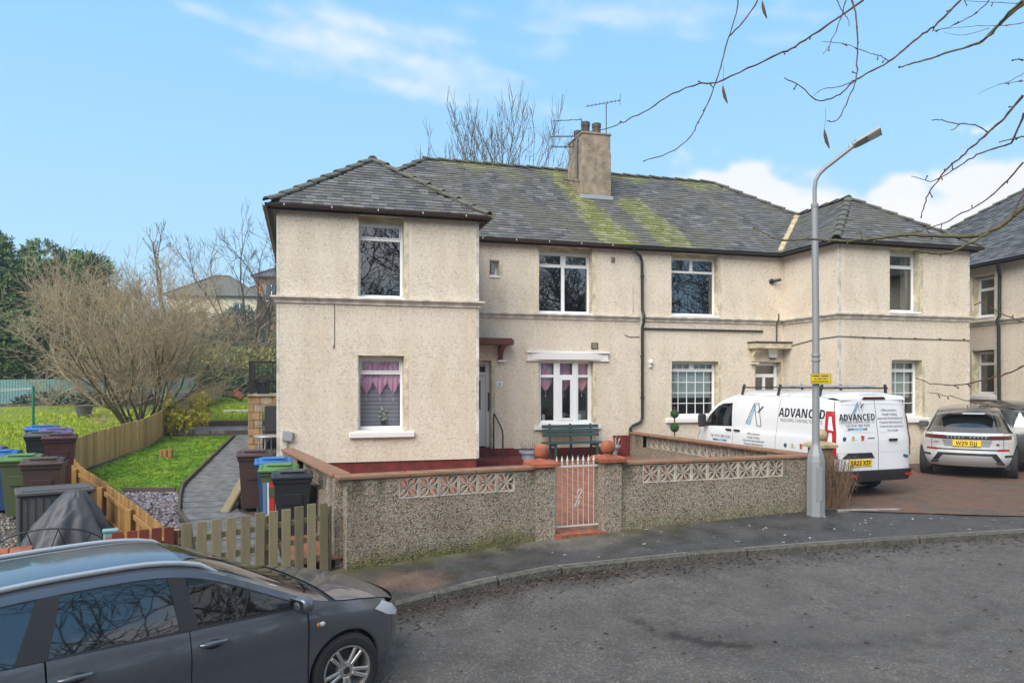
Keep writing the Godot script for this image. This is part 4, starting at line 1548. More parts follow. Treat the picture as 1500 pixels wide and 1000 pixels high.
	g.tube([Vector3(Bs - 0.01, 3.60, -RX + 0.3), Vector3(Bs - 0.012, 3.73, -0.9), Vector3(Bs - 0.012, 3.76, 0.01), Vector3(Bs + 0.5, 3.75, 0.015), Vector3(14.6, 3.74, 0.015), Vector3(17.6, 3.72, 0.015)], [0.011], 6)
	for k in 5: g.box(Vector3(14.2 + k * 0.8, 3.743, 0.02), Vector3(0.05, 0.035, 0.03))
	part("cable", g, M.timber_dark, h)
	g = G.new()
	g.tube([Vector3(1.13, 4.22, 0.014), Vector3(1.13, 3.40, 0.010), Vector3(1.12, 3.34, 0.02), Vector3(1.10, 3.29, 0.012)], [0.006, 0.006, 0.012, 0.004], 5)
	part("cable", g, M.timber_dark, h)
	g = G.new()
	g.tube([Vector3(9.06, 3.80, -RX + 0.012), Vector3(8.75, 3.80, -RX + 0.012), Vector3(8.62, 3.86, -RX + 0.02)], [0.008], 5)
	part("cable", g, M.timber_dark, h)
	g = G.new()
	g.box(Vector3(0.21, 1.52, 0.05), Vector3(0.20, 0.20, 0.10), Basis(Vector3.BACK, -0.15), 0.01)
	g.tube([Vector3(0.19, 0.9, 0.04), Vector3(0.19, 1.42, 0.04)], [0.02], 6)
	part("cable_box", g, M.galvanised, h)
	# --- string course round the fronts
	var by := 4.215
	var F := Vector3(0, 0, 1)
	var Lf := Vector3(-1, 0, 0)
	var Rt := Vector3(1, 0, 0)
	band_run(h, [Vector3(0, by, -10.0), Vector3(0, by, 0), Vector3(A, by, 0), Vector3(A, by, -RX + 0.12)], [Lf, Lf + F, Rt + F, Rt])
	band_run(h, [Vector3(A + 0.12, by, -RX), Vector3(9.04, by, -RX)], [F, F])
	band_run(h, [Vector3(9.18, by, -RX), Vector3(Bs - 0.118, by, -RX)], [F, F])
	band_run(h, [Vector3(Bs, by, -RX + 0.0), Vector3(Bs, by, 0), Vector3(L, by, 0), Vector3(L, by, -10)], [Lf, Lf + F, Rt + F, Rt])
	make_roof(h, L, A, Bs, RX)

func houseplant(w: Node3D, o: Vector3) -> void:
	var g := G.new()
	g.lathe([Vector2(0.04, 0), Vector2(0.06, 0.09), Vector2(0.05, 0.09), Vector2(0, 0.08)], 10, o)
	part("flower_pot", g, M.planter_black, w)
	g = G.new()
	g.tube([o + Vector3(0, 0.08, 0), o + Vector3(0.01, 0.2, 0), o + Vector3(-0.03, 0.36, 0)], [0.005], 5)
	for k in 9:
		var p := o + Vector3(sin(k * 2.3) * 0.07, 0.10 + k * 0.032, cos(k * 1.7) * 0.03)
		g.ball(p, Vector3(0.042, 0.024, 0.012), 6)
	part("flowers", g, M.leaf_white, w)

func door(d: Node3D, x0: float, x1: float, y0: float, y1: float, z: float) -> void:
	var g := G.new()
	g.mm(Vector3(x0, y0, z - 0.06), Vector3(x0 + 0.06, y1, z + 0.04), 0.006)
	g.mm(Vector3(x1 - 0.09, y0, z - 0.06), Vector3(x1, y1, z + 0.04), 0.006)
	g.mm(Vector3(x0 + 0.06, y1 - 0.06, z - 0.06), Vector3(x1 - 0.09, y1, z + 0.038), 0.006)
	g.mm(Vector3(x0 + 0.06, y1 - 0.34, z - 0.06), Vector3(x1 - 0.09, y1 - 0.26, z + 0.038), 0.006)
	part("frame", g, M.upvc, d)
	g = G.new()
	g.mm(Vector3(x0 + 0.06, y1 - 0.26, z - 0.01), Vector3(x1 - 0.09, y1 - 0.06, z + 0.0))
	part("fanlight", g, M.house_glass, d)
	g = G.new()
	var a := x0 + 0.065
	var b := x1 - 0.095
	g.mm(Vector3(a, y0 + 0.02, z - 0.04), Vector3(b, y0 + 0.95, z + 0.01), 0.006)
	g.mm(Vector3(a, y0 + 0.95, z - 0.04), Vector3(a + 0.12, y1 - 0.35, z + 0.01), 0.006)
	g.mm(Vector3(b - 0.12, y0 + 0.95, z - 0.04), Vector3(b, y1 - 0.35, z + 0.01), 0.006)
	g.mm(Vector3(a + 0.12, y1 - 0.47, z - 0.04), Vector3(b - 0.12, y1 - 0.35, z + 0.01), 0.006)
	for k in 3: g.mm(Vector3(a + 0.14 + k * 0.11, y0 + 0.15, z + 0.0102), Vector3(a + 0.20 + k * 0.11, y0 + 0.85, z + 0.018), 0.004)
	part("leaf", g, M.upvc, d)
	g = G.new()
	g.mm(Vector3(a + 0.12, y0 + 0.95, z - 0.02), Vector3(b - 0.12, y1 - 0.47, z - 0.005))
	part("pane", g, M.house_glass, d)
	g = G.new()
	g.tube([Vector3(x1 - 0.03, y0 + 0.92, z + 0.04), Vector3(x1 - 0.03, y0 + 0.94, z + 0.10), Vector3(x1 - 0.03, y0 + 1.35, z + 0.10), Vector3(x1 - 0.03, y0 + 1.37, z + 0.04)], [0.016], 8)
	part("grab_rail", g, M.black_paint, d)

# the shallow bow window of the near flat: three lights, the middle one standing forward
func bow_window(h: Node3D, o: Array, z: float) -> void:
	part("lining", lining(o, z, 0.25, 3.15), M.cream_paint, h)
	var w := node("window", h, Node3D.new())
	var xs := [o[0] + 0.02, o[0] + 0.50, o[2] - 0.50, o[2] - 0.02]
	var zs := [z - 0.14, z - 0.015, z - 0.015, z - 0.14]
	var y0 := 1.555
	var y1 := 3.15
	var tr := 2.76
	var fr := G.new()
	for i in 3:
		var a := Vector3(xs[i], 0, zs[i])
		var b := Vector3(xs[i + 1], 0, zs[i + 1])
		var l := a.distance_to(b)
		var X := (b - a).normalized()
		var bs := Basis(X, Vector3.UP, X.cross(Vector3.UP))
		fr.xf = Transform3D(bs, a)
		fr.mm(Vector3(-0.005, y0, -0.06), Vector3(0.085, y1, 0.004), 0.008)
		fr.mm(Vector3(l - 0.085, y0, -0.06), Vector3(l + 0.005, y1, 0.0), 0.008)
		fr.mm(Vector3(0.085, y0, -0.06), Vector3(l - 0.085, y0 + 0.075, -0.003), 0.008)
		fr.mm(Vector3(0.085, y1 - 0.06, -0.06), Vector3(l - 0.085, y1, -0.003), 0.008)
		fr.mm(Vector3(0.085, tr - 0.035, -0.06), Vector3(l - 0.085, tr + 0.035, -0.003), 0.008)
		if i == 1:
			var q := 0.055
			fr.mm(Vector3(0.085, y0 + 0.075, -0.04), Vector3(0.085 + q, tr - 0.035, 0.014), 0.006)
			fr.mm(Vector3(l - 0.085 - q, y0 + 0.075, -0.04), Vector3(l - 0.085, tr - 0.035, 0.014), 0.006)
			fr.mm(Vector3(0.085 + q, y0 + 0.075, -0.04), Vector3(l - 0.085 - q, y0 + 0.13, 0.012), 0.006)
			fr.mm(Vector3(0.085 + q, tr - 0.10, -0.04), Vector3(l - 0.085 - q, tr - 0.035, 0.012), 0.006)
		for r in [[y0 + 0.075, tr - 0.035], [tr + 0.035, y1 - 0.06]]:
			var p := G.new()
			p.xf = fr.xf
			p.mm(Vector3(0.085, r[0], -0.04), Vector3(l - 0.085, r[1], -0.03))
			part("pane", p, M.clear_glass, w)
		var cx0: float = xs[i] + 0.07
		var cx1: float = xs[i + 1] - 0.07
		pink_curtain(w, cx0, cx1, tr + 0.03, y1 - 0.05, z - 0.215, 0)
		pink_curtain(w, cx0, cx1, tr - 0.40, tr - 0.03, z - 0.215, 1)
	fr.xf = Transform3D()
	part("frame", fr, M.upvc, w)
	# moulded lintel and sill, curved in plan
	var li := G.new()
	var si := G.new()
	for k in 14:
		var t0 := k / 14.0
		var t1 := (k + 1) / 14.0
		var f := func(t): return 0.05 + 0.12 * (1.0 - pow(2.0 * t - 1.0, 2.0))
		var q := PackedVector2Array([Vector2(lerpf(6.05, 8.0, t0), 0), Vector2(lerpf(6.05, 8.0, t1), 0), Vector2(lerpf(6.05, 8.0, t1), f.call(t1)), Vector2(lerpf(6.05, 8.0, t0), f.call(t0))])
		li.prism(q, 0.16, Vector3(0, 3.18, z + 0.001), Basis(Vector3.RIGHT, Vector3.BACK, Vector3.UP))
		var s0 := lerpf(6.13, 7.96, t0)
		var s1 := lerpf(6.13, 7.96, t1)
		si.prism(PackedVector2Array([Vector2(s0, -0.2), Vector2(s1, -0.2), Vector2(s1, f.call(t1)), Vector2(s0, f.call(t0))]), 0.10, Vector3(0, 1.40, z + 0.001), Basis(Vector3.RIGHT, Vector3.BACK, Vector3.UP))
	li.mm(Vector3(5.93, 3.14, z + 0.001), Vector3(8.18, 3.18, z + 0.06), 0.008)
	li.mm(Vector3(5.93, 3.34, z + 0.001), Vector3(8.18, 3.39, z + 0.10), 0.012)
	li.mm(Vector3(5.95, 3.18, z + 0.001), Vector3(6.05, 3.34, z + 0.05), 0.008)
	li.mm(Vector3(8.0, 3.18, z + 0.001), Vector3(8.16, 3.34, z + 0.05), 0.008)
	si.mm(Vector3(6.27, 1.50, z - 0.2), Vector3(7.75, 1.56, z + 0.02), 0.008)
	part("lintel", li, M.white_sill, w)
	part("sill", si, M.white_sill, w)
	# things on the inner sill
	var g := G.new()
	g.mm(Vector3(6.2, 1.50, z - 0.75), Vector3(7.8, 1.55, z - 0.22))
	part("inner_sill", g, M.upvc, w)
	for x in [6.50, 7.50]:
		g = G.new()
		g.lathe([Vector2(0.05, 0.0), Vector2(0.05, 0.2), Vector2(0.04, 0.22), Vector2(0, 0.22)], 12, Vector3(x, 1.55, z - 0.36))
		part("candle", g, M.sticker_white, w)
	g = G.new()
	for k in 13:
		var t := (k - 6) / 6.0
		g.tube([Vector3(7.0, 1.62, z - 0.35), Vector3(7.0 + t * 0.13, 1.82 - absf(t) * 0.05, z - 0.34), Vector3(7.0 + t * 0.26, 1.86 - absf(t) * 0.16, z - 0.33)], [0.008, 0.006, 0.002], 4)
	g.ball(Vector3(7.0, 1.60, z - 0.35), Vector3(0.14, 0.05, 0.08), 10)
	part("dried_flowers", g, M.curtain_pale, w)

func make_roof(h: Node3D, L: float, A: float, Bs: float, RX: float) -> void:
	var roof := node("roof", h, Node3D.new())
	var y0 := 6.17
	var rise := 0.733
	var o := 0.16
	var zf := -RX + o
	var zb := -10.3
	var hw := (zf - zb) * 0.5          # half run of the main roof
	var zr := zf - hw
	var ww := (A + 2 * o) * 0.5        # half run of a wing
	var yr := y0 + rise * hw
	var yw := y0 + rise * ww
	var P := func(x, z, y): return Vector3(x, y, z)
	# decks under the slates
	var deck := G.new()
	var planes := []
	for side in 2:
		var mx := func(s): return s if side == 0 else L - s
		var a0: float = mx.call(-o)
		var a1: float = mx.call(A + o)
		var am: float = mx.call(-o + ww)
		var rm: float = mx.call(-o + hw)
		# wing front, wing inner slope, outer slope
		planes.append([[Vector2(a0, o), Vector2(a1, o), Vector2(am, o - ww)], Vector2(a0, o), Vector2(a1, o), side == 0])
		planes.append([[Vector2(a1, o), Vector2(a1, zf), Vector2(am, zf - ww), Vector2(am, o - ww)], Vector2(a1, o), Vector2(a1, zf), false])
		planes.append([[Vector2(a0, o), Vector2(am, o - ww), Vector2(am, zf - ww), Vector2(rm, zr), Vector2(a0, zb)], Vector2(a0, zb), Vector2(a0, o), false])
	planes.append([[Vector2(-o + ww, zf - ww), Vector2(-o + hw, zr), Vector2(L + o - hw, zr), Vector2(L + o - ww, zf - ww), Vector2(L - A - o, zf), Vector2(A + o, zf)], Vector2(A + o, zf), Vector2(L - A - o, zf), true])
	var dist := func(p: Vector2, a: Vector2, b: Vector2): return absf((b - a).normalized().cross(p - a))
	for pl in planes:
		var poly := PackedVector2Array(pl[0])
		var idx := Geometry2D.triangulate_polygon(poly)
		for i in range(0, idx.size(), 3):
			var q := []
			for k in 3:
				var p := poly[idx[i + k]]
				q.append(Vector3(p.x, y0 + rise * dist.call(p, pl[1], pl[2]), p.y))
			if (q[1] - q[0] as Vector3).cross(q[2] - q[0]).y < 0: q.reverse()
			deck.tri(q[0], q[1], q[2])
			deck.tri(q[0] - Vector3(0, 0.12, 0), q[2] - Vector3(0, 0.12, 0), q[1] - Vector3(0, 0.12, 0))
	var bp := [Vector3(-o, y0, zb), Vector3(L + o, y0, zb), Vector3(L + o - hw, yr, zr), Vector3(-o + hw, yr, zr)]
	deck.quad(bp[1], bp[0], bp[3], bp[2])
	part("deck", deck, M.roof_deck, roof)
	# soffit and fascia
	var so := G.new()
	so.mm(Vector3(-o + 0.03, 6.10, 0.0), Vector3(A + o - 0.03, 6.135, o - 0.03))
	so.mm(Vector3(-o + 0.03, 6.10, -10.2), Vector3(-0.001, 6.135, -0.001))
	so.mm(Vector3(A + 0.001, 6.10, -RX + o), Vector3(A + o - 0.03, 6.135, -0.001))
	so.mm(Vector3(A + 0.001, 6.10, -RX + 0.0), Vector3(Bs - 0.001, 6.135, -RX + o - 0.03))
	so.mm(Vector3(Bs - o + 0.03, 6.10, -RX + o), Vector3(Bs - 0.001, 6.135, -0.001))
	so.mm(Vector3(L - A - o + 0.03, 6.10, 0.0), Vector3(L + o - 0.03, 6.135, o - 0.03))
	so.mm(Vector3(L + 0.001, 6.10, -10.2), Vector3(L + o - 0.03, 6.135, -0.001))
	part("soffit", so, M.brown_wood, roof)
	# slates
	var mesh := BoxMesh.new()
	mesh.size = Vector3(1, 0.021, 0.24)
	var bulk := {"single": 0, "xfs": [], "cols": [], "moss": [], "mesh": mesh}
	var mn := FastNoiseLite.new()
	mn.seed = 12
	mn.frequency = 0.55
	mn.fractal_octaves = 4
	var mo := func(p: Vector3) -> Color:
		var base := Color(0.122, 0.121, 0.118) * rng.randf_range(0.58, 1.34)
		if rng.randf() < 0.05: base = Color(0.21, 0.21, 0.21)
		var n := mn.get_noise_2d(p.x, p.z)
		base = base.lerp(Color(0.135, 0.128, 0.085), clampf(0.25 + n * 1.1, 0, 0.7))
		var down := (yr - p.y) / (yr - y0)
		# moss fed by the flue: a strip below each side of the stack, spreading towards the eave
		var l := absf(p.x - (7.98 + 0.55 * down)) - 0.22 - 0.38 * down * down + 0.35 * n
		var r := absf(p.x - (9.55 + 0.55 * down)) - 0.18 - 0.32 * down + 0.35 * n
		var k := 0.0
		if p.z < -RX + 0.4 and p.x > 6.0 and p.x < 12.0:
			k = maxf(1.0 - smoothstep(-0.15, 0.22, l), (1.0 - smoothstep(-0.12, 0.25, r)) * smoothstep(0.30, 0.45, down) * 0.9)
		# mossy ridge
		k = maxf(k, clampf(0.75 - down * 9.0 + n * 2.0, 0, 0.7))
		var j := maxf(0.0, 1.0 - Vector2((p.x - 13.0) / 0.7, (down - 0.08) / 0.12).length()) * 0.9
		k = maxf(k, j)
		return base.lerp(Color(0.19, 0.205, 0.035) if rng.randf() < 0.65 else Color(0.30, 0.30, 0.13), k * rng.randf_range(0.55, 1.0))
	for pl in planes:
		slate_plane(roof, pl[0], pl[1], pl[2], y0, rise, pl[3] and pl[0].size() == 3, mo, bulk)
	many("slates", mesh, M.slate, bulk.xfs, bulk.cols, roof)
	var clump := G.new()
	clump.ball(Vector3.ZERO, Vector3.ONE, 8)
	many("moss_clumps", clump.mesh(), M.stone_bits, bulk.moss, bulk.moss.map(func(_t): return Color(0.13, 0.16, 0.02).lerp(Color(0.27, 0.29, 0.06), rng.randf())), roof)
	# ridges and hips
	var up := 0.05
	ridge_run(roof, Vector3(-o + hw, yr + up, zr), Vector3(L + o - hw, yr + up, zr))
	for side in 2:
		var mx := func(s): return s if side == 0 else L - s
		var am: float = mx.call(-o + ww)
		ridge_run(roof, Vector3(mx.call(-o), y0 + up, o), Vector3(am, yw + up, o - ww))
		ridge_run(roof, Vector3(mx.call(A + o), y0 + up, o), Vector3(am, yw + up, o - ww))
		ridge_run(roof, Vector3(am, yw + up, o - ww), Vector3(am, yw + up, zf - ww))
		ridge_run(roof, Vector3(am, yw + up, zf - ww), Vector3(mx.call(-o + hw), yr + up, zr))
		ridge_run(roof, Vector3(mx.call(-o), y0 + up, zb), Vector3(mx.call(-o + hw), yr + up, zr))
	# lead valleys, the right one bleached
	for side in 2:
		var mx := func(s): return s if side == 0 else L - s
		var g := G.new()
		g.beam(Vector3(mx.call(A + o), y0 + 0.085, zf), Vector3(mx.call(-o + ww), yw + 0.085, zf - ww), 0.22, 0.02)
		part("valley_gutter", g, M.galvanised if side == 0 else M.yellow_paint, roof)
	# gutters
	var gy := 6.155
	var e := 0.22
	gutter_run(roof, [Vector3(-e, gy, zb), Vector3(-e, gy, e), Vector3(A + e, gy, e), Vector3(A + e, gy, -RX + e)], M.brown_gutter, true)
	gutter_run(roof, [Vector3(A + e, gy, -RX + e), Vector3(8.7, gy, -RX + e)], M.brown_gutter, true)
	gutter_run(roof, [Vector3(8.7, gy, -RX + e), Vector3(Bs - e, gy, -RX + e), Vector3(Bs - e, gy, e), Vector3(L + e, gy, e), Vector3(L + e, gy, zb)], M.black_gutter, false)
	var g := G.new()
	g.tube([Vector3(8.78, 6.12, -RX + e), Vector3(8.80, 6.03, -RX + e), Vector3(9.02, 5.90, -RX + 0.14), Vector3(9.10, 5.78, -RX + 0.075), Vector3(9.11, 4.5, -RX + 0.075), Vector3(9.11, 4.38, -RX + 0.16), Vector3(9.11, 4.18, -RX + 0.16), Vector3(9.11, 4.05, -RX + 0.075), Vector3(9.11, 1.66, -RX + 0.075), Vector3(9.05, 1.55, -RX + 0.075), Vector3(8.82, 1.46, -RX + 0.09), Vector3(8.76, 1.40, -RX + 0.09), Vector3(8.76, 0.6, -RX + 0.09)], [0.04], 10)
	for y in [5.4, 3.3, 2.2]: g.lathe([Vector2(0.048, -0.03), Vector2(0.055, -0.02), Vector2(0.055, 0.02), Vector2(0.048, 0.03)], 10, Vector3(9.11, y, -RX + 0.075))
	part("downpipe", g, M.black_gutter, roof)
	# chimney stack with pots and aerials
	var ch := node("chimney", roof, Node3D.new())
	g = G.new()
	g.mm(Vector3(8.28, 7.6, -5.60), Vector3(9.19, 9.32, -4.40), 0.012)
	g.mm(Vector3(8.295, 9.32, -5.585), Vector3(9.175, 9.82, -4.415), 0.012)
	g.mm(Vector3(8.265, 9.82, -5.615), Vector3(9.205, 9.88, -4.385), 0.012)
	part("stack", g, M.chimney_render, ch)
	g = G.new()
	g.mm(Vector3(8.22, 7.93, -4.42), Vector3(9.25, 8.04, -4.37), 0.006)
	part("flashing", g, M.galvanised, ch)
	for q in [[8.50, -5.30, 0.30], [8.56, -4.85, 0.42], [8.86, -4.72, 0.36], [8.95, -5.25, 0.30]]:
		g = G.new()
		g.lathe([Vector2(0.13, 0), Vector2(0.12, q[2] * 0.6), Vector2(0.135, q[2] * 0.7), Vector2(0.135, q[2]), Vector2(0.10, q[2]), Vector2(0.10, q[2] - 0.12), Vector2(0, q[2] - 0.12)], 14, Vector3(q[0], 9.88, q[1]))
		part("chimney_pot", g, M.pot_clay, ch)
	aerial(ch, Vector3(9.10, 9.88, -4.55), 0.95, Vector3(0.94, 0.16, 0.3), 1.0, 9)
	aerial(ch, Vector3(8.38, 9.88, -4.70), 0.44, Vector3(-0.94, -0.20, 0.2), 1.0, 3)
	aerial(ch, Vector3(8.32, 9.80, -4.95), 0.10, Vector3(-0.95, -0.16, 0.2), 0.9, 8)
	aerial(ch, Vector3(8.27, 9.75, -5.1), -0.12, Vector3(-0.95, -0.15, 0.2), 0.75, 7)
	g = G.new()
	g.tube([Vector3(8.28, 8.45, -4.6), Vector3(7.95, 8.44, -4.5), Vector3(7.75, 8.46, -4.5)], [0.015], 6)
	g.tube([Vector3(7.75, 8.36, -4.5), Vector3(7.75, 8.56, -4.5)], [0.02], 6)
	g.tube([Vector3(8.24, 8.6, -4.7), Vector3(8.22, 9.3, -4.7), Vector3(8.24, 9.7, -4.72), Vector3(8.34, 9.86, -4.74)], [0.035], 8)
	part("aerial_bracket", g, M.mast_metal, ch)

func aerial(ch: Node3D, foot: Vector3, mast: float, dir: Vector3, length: float, rods: int) -> void:
	var g := G.new()
	var top := foot + Vector3(0, maxf(mast, 0.05), 0) if mast > 0 else foot + Vector3(0, mast, 0)
	g.tube([foot, top], [0.016], 6)
	var d := dir.normalized()
	var a := top - d * length * 0.45 if rods == 9 else top
	var b := a + d * length
	if rods == 9: a = top + d * 0.42; b = top - d * 0.62
	g.tube([a, b], [0.011], 5)
	var side := d.cross(Vector3.UP).normalized()
	for k in rods:
		var p := a.lerp(b, (k + 0.3) / rods)
		g.tube([p - side * 0.11, p + side * 0.11], [0.006], 4)
		if rods > 5: g.tube([p - Vector3(0, 0.02, 0), p + Vector3(0, 0.035, 0)], [0.012], 4)
	g.tube([a - Vector3(0, 0.12, 0) - side * 0.1, a + Vector3(0, 0.16, 0) + side * 0.1], [0.006], 4)
	part("aerial", g, M.mast_metal, ch)

func make_neighbour() -> void:
	var h := thing("neighbouring_house", "cream roughcast house at the right edge with a black downpipe and slate roof", "house", Vector3(13.57, 0, -22.0), -1.412)
	var t0 := -6.5
	var t1 := 9.0
	var holes := [[0.20, 4.50, 1.06, 5.72], [0.20, 2.25, 1.06, 3.55], [3.2, 4.50, 4.2, 5.72], [3.2, 2.0, 4.2, 3.4]]
	part("wall", wall_mesh(t0, t1, 0.2, 5.95, 0.0, holes), M.roughcast, h)
	var g := G.new()
	g.mm(Vector3(t0, 0.2, -9.0), Vector3(t1, 5.94, -8.7))
	g.mm(Vector3(t0 + 0.001, 0.2, -8.7), Vector3(t0 + 0.3, 5.94, -0.3))
	g.mm(Vector3(t1 - 0.3, 0.2, -8.7), Vector3(t1 - 0.001, 5.94, -0.3))
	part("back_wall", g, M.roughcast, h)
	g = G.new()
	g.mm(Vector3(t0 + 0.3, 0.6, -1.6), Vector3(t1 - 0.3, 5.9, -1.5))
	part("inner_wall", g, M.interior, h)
	for k in 4: window(h, holes[k], 0.0, holes[k][3] - 0.05, [], holes[k][3] - 0.42, "curtain" if k % 2 == 1 else "", k % 2 == 1)
	band_run(h, [Vector3(t0, 4.25, 0), Vector3(t1, 4.25, 0)], [Vector3(0, 0, 1), Vector3(0, 0, 1)])
	var roof := node("roof", h, Node3D.new())
	var e := 0.3
	var rise := 0.68
	var hw := (9.0 + 2 * e) * 0.5
	var y0 := 6.0
	var deck := G.new()
	var A := Vector3(t0 - e, y0, e)
	var B := Vector3(t1 + e, y0, e)
	var C := Vector3(t1 + e - hw, y0 + rise * hw, e - hw)
	var D := Vector3(t0 - e + hw, y0 + rise * hw, e - hw)
	var A2 := Vector3(t0 - e, y0, e - 2 * hw)
	var B2 := Vector3(t1 + e, y0, e - 2 * hw)
	deck.quad(A, B, C, D); deck.quad(B2, A2, D, C); deck.tri(A2, A, D); deck.tri(B, B2, C); deck.quad(A, A2, B2, B)
	part("deck", deck, M.roof_deck, roof)
	var mesh := BoxMesh.new()
	mesh.size = Vector3(1, 0.009, 0.24)
	var bulk := {"single": 999, "xfs": [], "cols": [], "moss": [], "mesh": mesh}
	var mo := func(_p): return Color(0.12, 0.12, 0.119) * rng.randf_range(0.5, 1.45)
	slate_plane(roof, [Vector2(A.x, A.z), Vector2(B.x, B.z), Vector2(C.x, C.z), Vector2(D.x, D.z)], Vector2(A.x, A.z), Vector2(B.x, B.z), y0, rise, false, mo, bulk)
	slate_plane(roof, [Vector2(A2.x, A2.z), Vector2(A.x, A.z), Vector2(D.x, D.z)], Vector2(A2.x, A2.z), Vector2(A.x, A.z), y0, rise, false, mo, bulk)
	many("slates", mesh, M.slate, bulk.xfs, bulk.cols, roof)
	ridge_run(roof, A + Vector3(0, 0.05, 0), D + Vector3(0, 0.05, 0))
	ridge_run(roof, D + Vector3(0, 0.05, 0), C + Vector3(0, 0.05, 0))
	gutter_run(roof, [Vector3(t0 - 0.36, y0 - 0.01, 0.36), Vector3(t1 + 0.36, y0 - 0.01, 0.36)], M.black_gutter, false)
	g = G.new()
	g.tube([Vector3(1.55, y0 - 0.05, 0.36), Vector3(1.50, y0 - 0.2, 0.3), Vector3(1.32, y0 - 0.42, 0.08), Vector3(1.30, y0 - 0.6, 0.075), Vector3(1.30, 4.5, 0.075), Vector3(1.30, 4.3, 0.16), Vector3(1.30, 4.15, 0.1), Vector3(1.30, 0.5, 0.075)], [0.045], 10)
	part("downpipe", g, M.black_gutter, roof)
	# cream boundary wall beside the parked cars
	g = G.new()
	g.mm(Vector3(-0.4, 0.3, -0.1), Vector3(4.0, 1.15, 0.1), 0.015)
	tag(part("low_wall", g, M.cream_paint, self, Transform3D(Basis(Vector3.UP, -1.412), Vector3(12.75, 0, -19.6))), "low cream painted wall behind the silver car at the right edge", "wall")

func simple_house(called: String, label: String, pos: Vector3, turn: float, w: float, dep: float, eave: float, rise: float, wallm: Material, roofm: Material, wins: Array, group := "houses on the hill behind") -> Node3D:
	var h := thing(called, label, "house", pos, turn, group)
	var holes := []
	for q in wins: holes.append([q[0], q[1], q[0] + q[2], q[1] + q[3]])
	var front := G.new()
	front = wall_mesh(0, w, -2.0, eave, 0.0, holes)
	front.mm(Vector3(0, -2, -dep), Vector3(0.25, eave, -0.3)); front.mm(Vector3(w - 0.25, -2, -dep), Vector3(w, eave, -0.3)); front.mm(Vector3(0.25, -2, -dep), Vector3(w - 0.25, eave, -dep + 0.25))
	part("wall", front, wallm, h)
	var g := G.new()
	g.mm(Vector3(0.3, -1, -1.3), Vector3(w - 0.3, eave - 0.05, -1.2))
	part("inner_wall", g, M.interior, h)
	for q in holes:
		var wd := node("window", h, Node3D.new())
		var f := G.new()
		for k in [[q[0], q[1], q[0] + 0.08, q[3]], [q[2] - 0.08, q[1], q[2], q[3]], [q[0] + 0.08, q[1], q[2] - 0.08, q[1] + 0.09], [q[0] + 0.08, q[3] - 0.09, q[2] - 0.08, q[3]], [(q[0] + q[2]) * 0.5 - 0.04, q[1] + 0.09, (q[0] + q[2]) * 0.5 + 0.04, q[3] - 0.09]]:
			f.mm(Vector3(k[0], k[1], -0.2), Vector3(k[2], k[3], -0.12))
		part("frame", f, M.upvc, wd)
		f = G.new()
		f.mm(Vector3(q[0] + 0.05, q[1] + 0.05, -0.18), Vector3(q[2] - 0.05, q[3] - 0.05, -0.17))
		part("pane", f, M.house_glass, wd)
	var e := 0.35
	var hw := minf(w, dep) * 0.5 + e
	var r := G.new()
	var A := Vector3(-e, eave, e)
	var B := Vector3(w + e, eave, e)
	var A2 := Vector3(-e, eave, -dep - e)
	var B2 := Vector3(w + e, eave, -dep - e)
	var C: Vector3
	var D: Vector3
	if w >= dep:
		D = Vector3(-e + hw, eave + rise * hw, -dep * 0.5); C = Vector3(w + e - hw, eave + rise * hw, -dep * 0.5)
		r.quad(A, B, C, D); r.quad(B2, A2, D, C); r.tri(A2, A, D); r.tri(B, B2, C)
	else:
		D = Vector3(w * 0.5, eave + rise * hw, e - hw); C = Vector3(w * 0.5, eave + rise * hw, -dep - e + hw)
		r.tri(A, B, D); r.quad(B, B2, C, D); r.tri(B2, A2, C); r.quad(A2, A, D, C)
	r.quad(A, A2, B2, B)
	var rf := part("roof", r, roofm, h)
	g = G.new()
	for p in [[A, D], [B, C if w >= dep else D], [D, C]]: g.tube([p[0] + Vector3(0, 0.05, 0), p[1] + Vector3(0, 0.05, 0)], [0.1], 6)
	part("ridges", g, M.ridge_tile, rf)
	g = G.new()
	g.tube([A + Vector3(0, -0.05, 0.05), B + Vector3(0, -0.05, 0.05)], [0.06], 6)
	part("gutter", g, M.black_gutter, h)
	return h

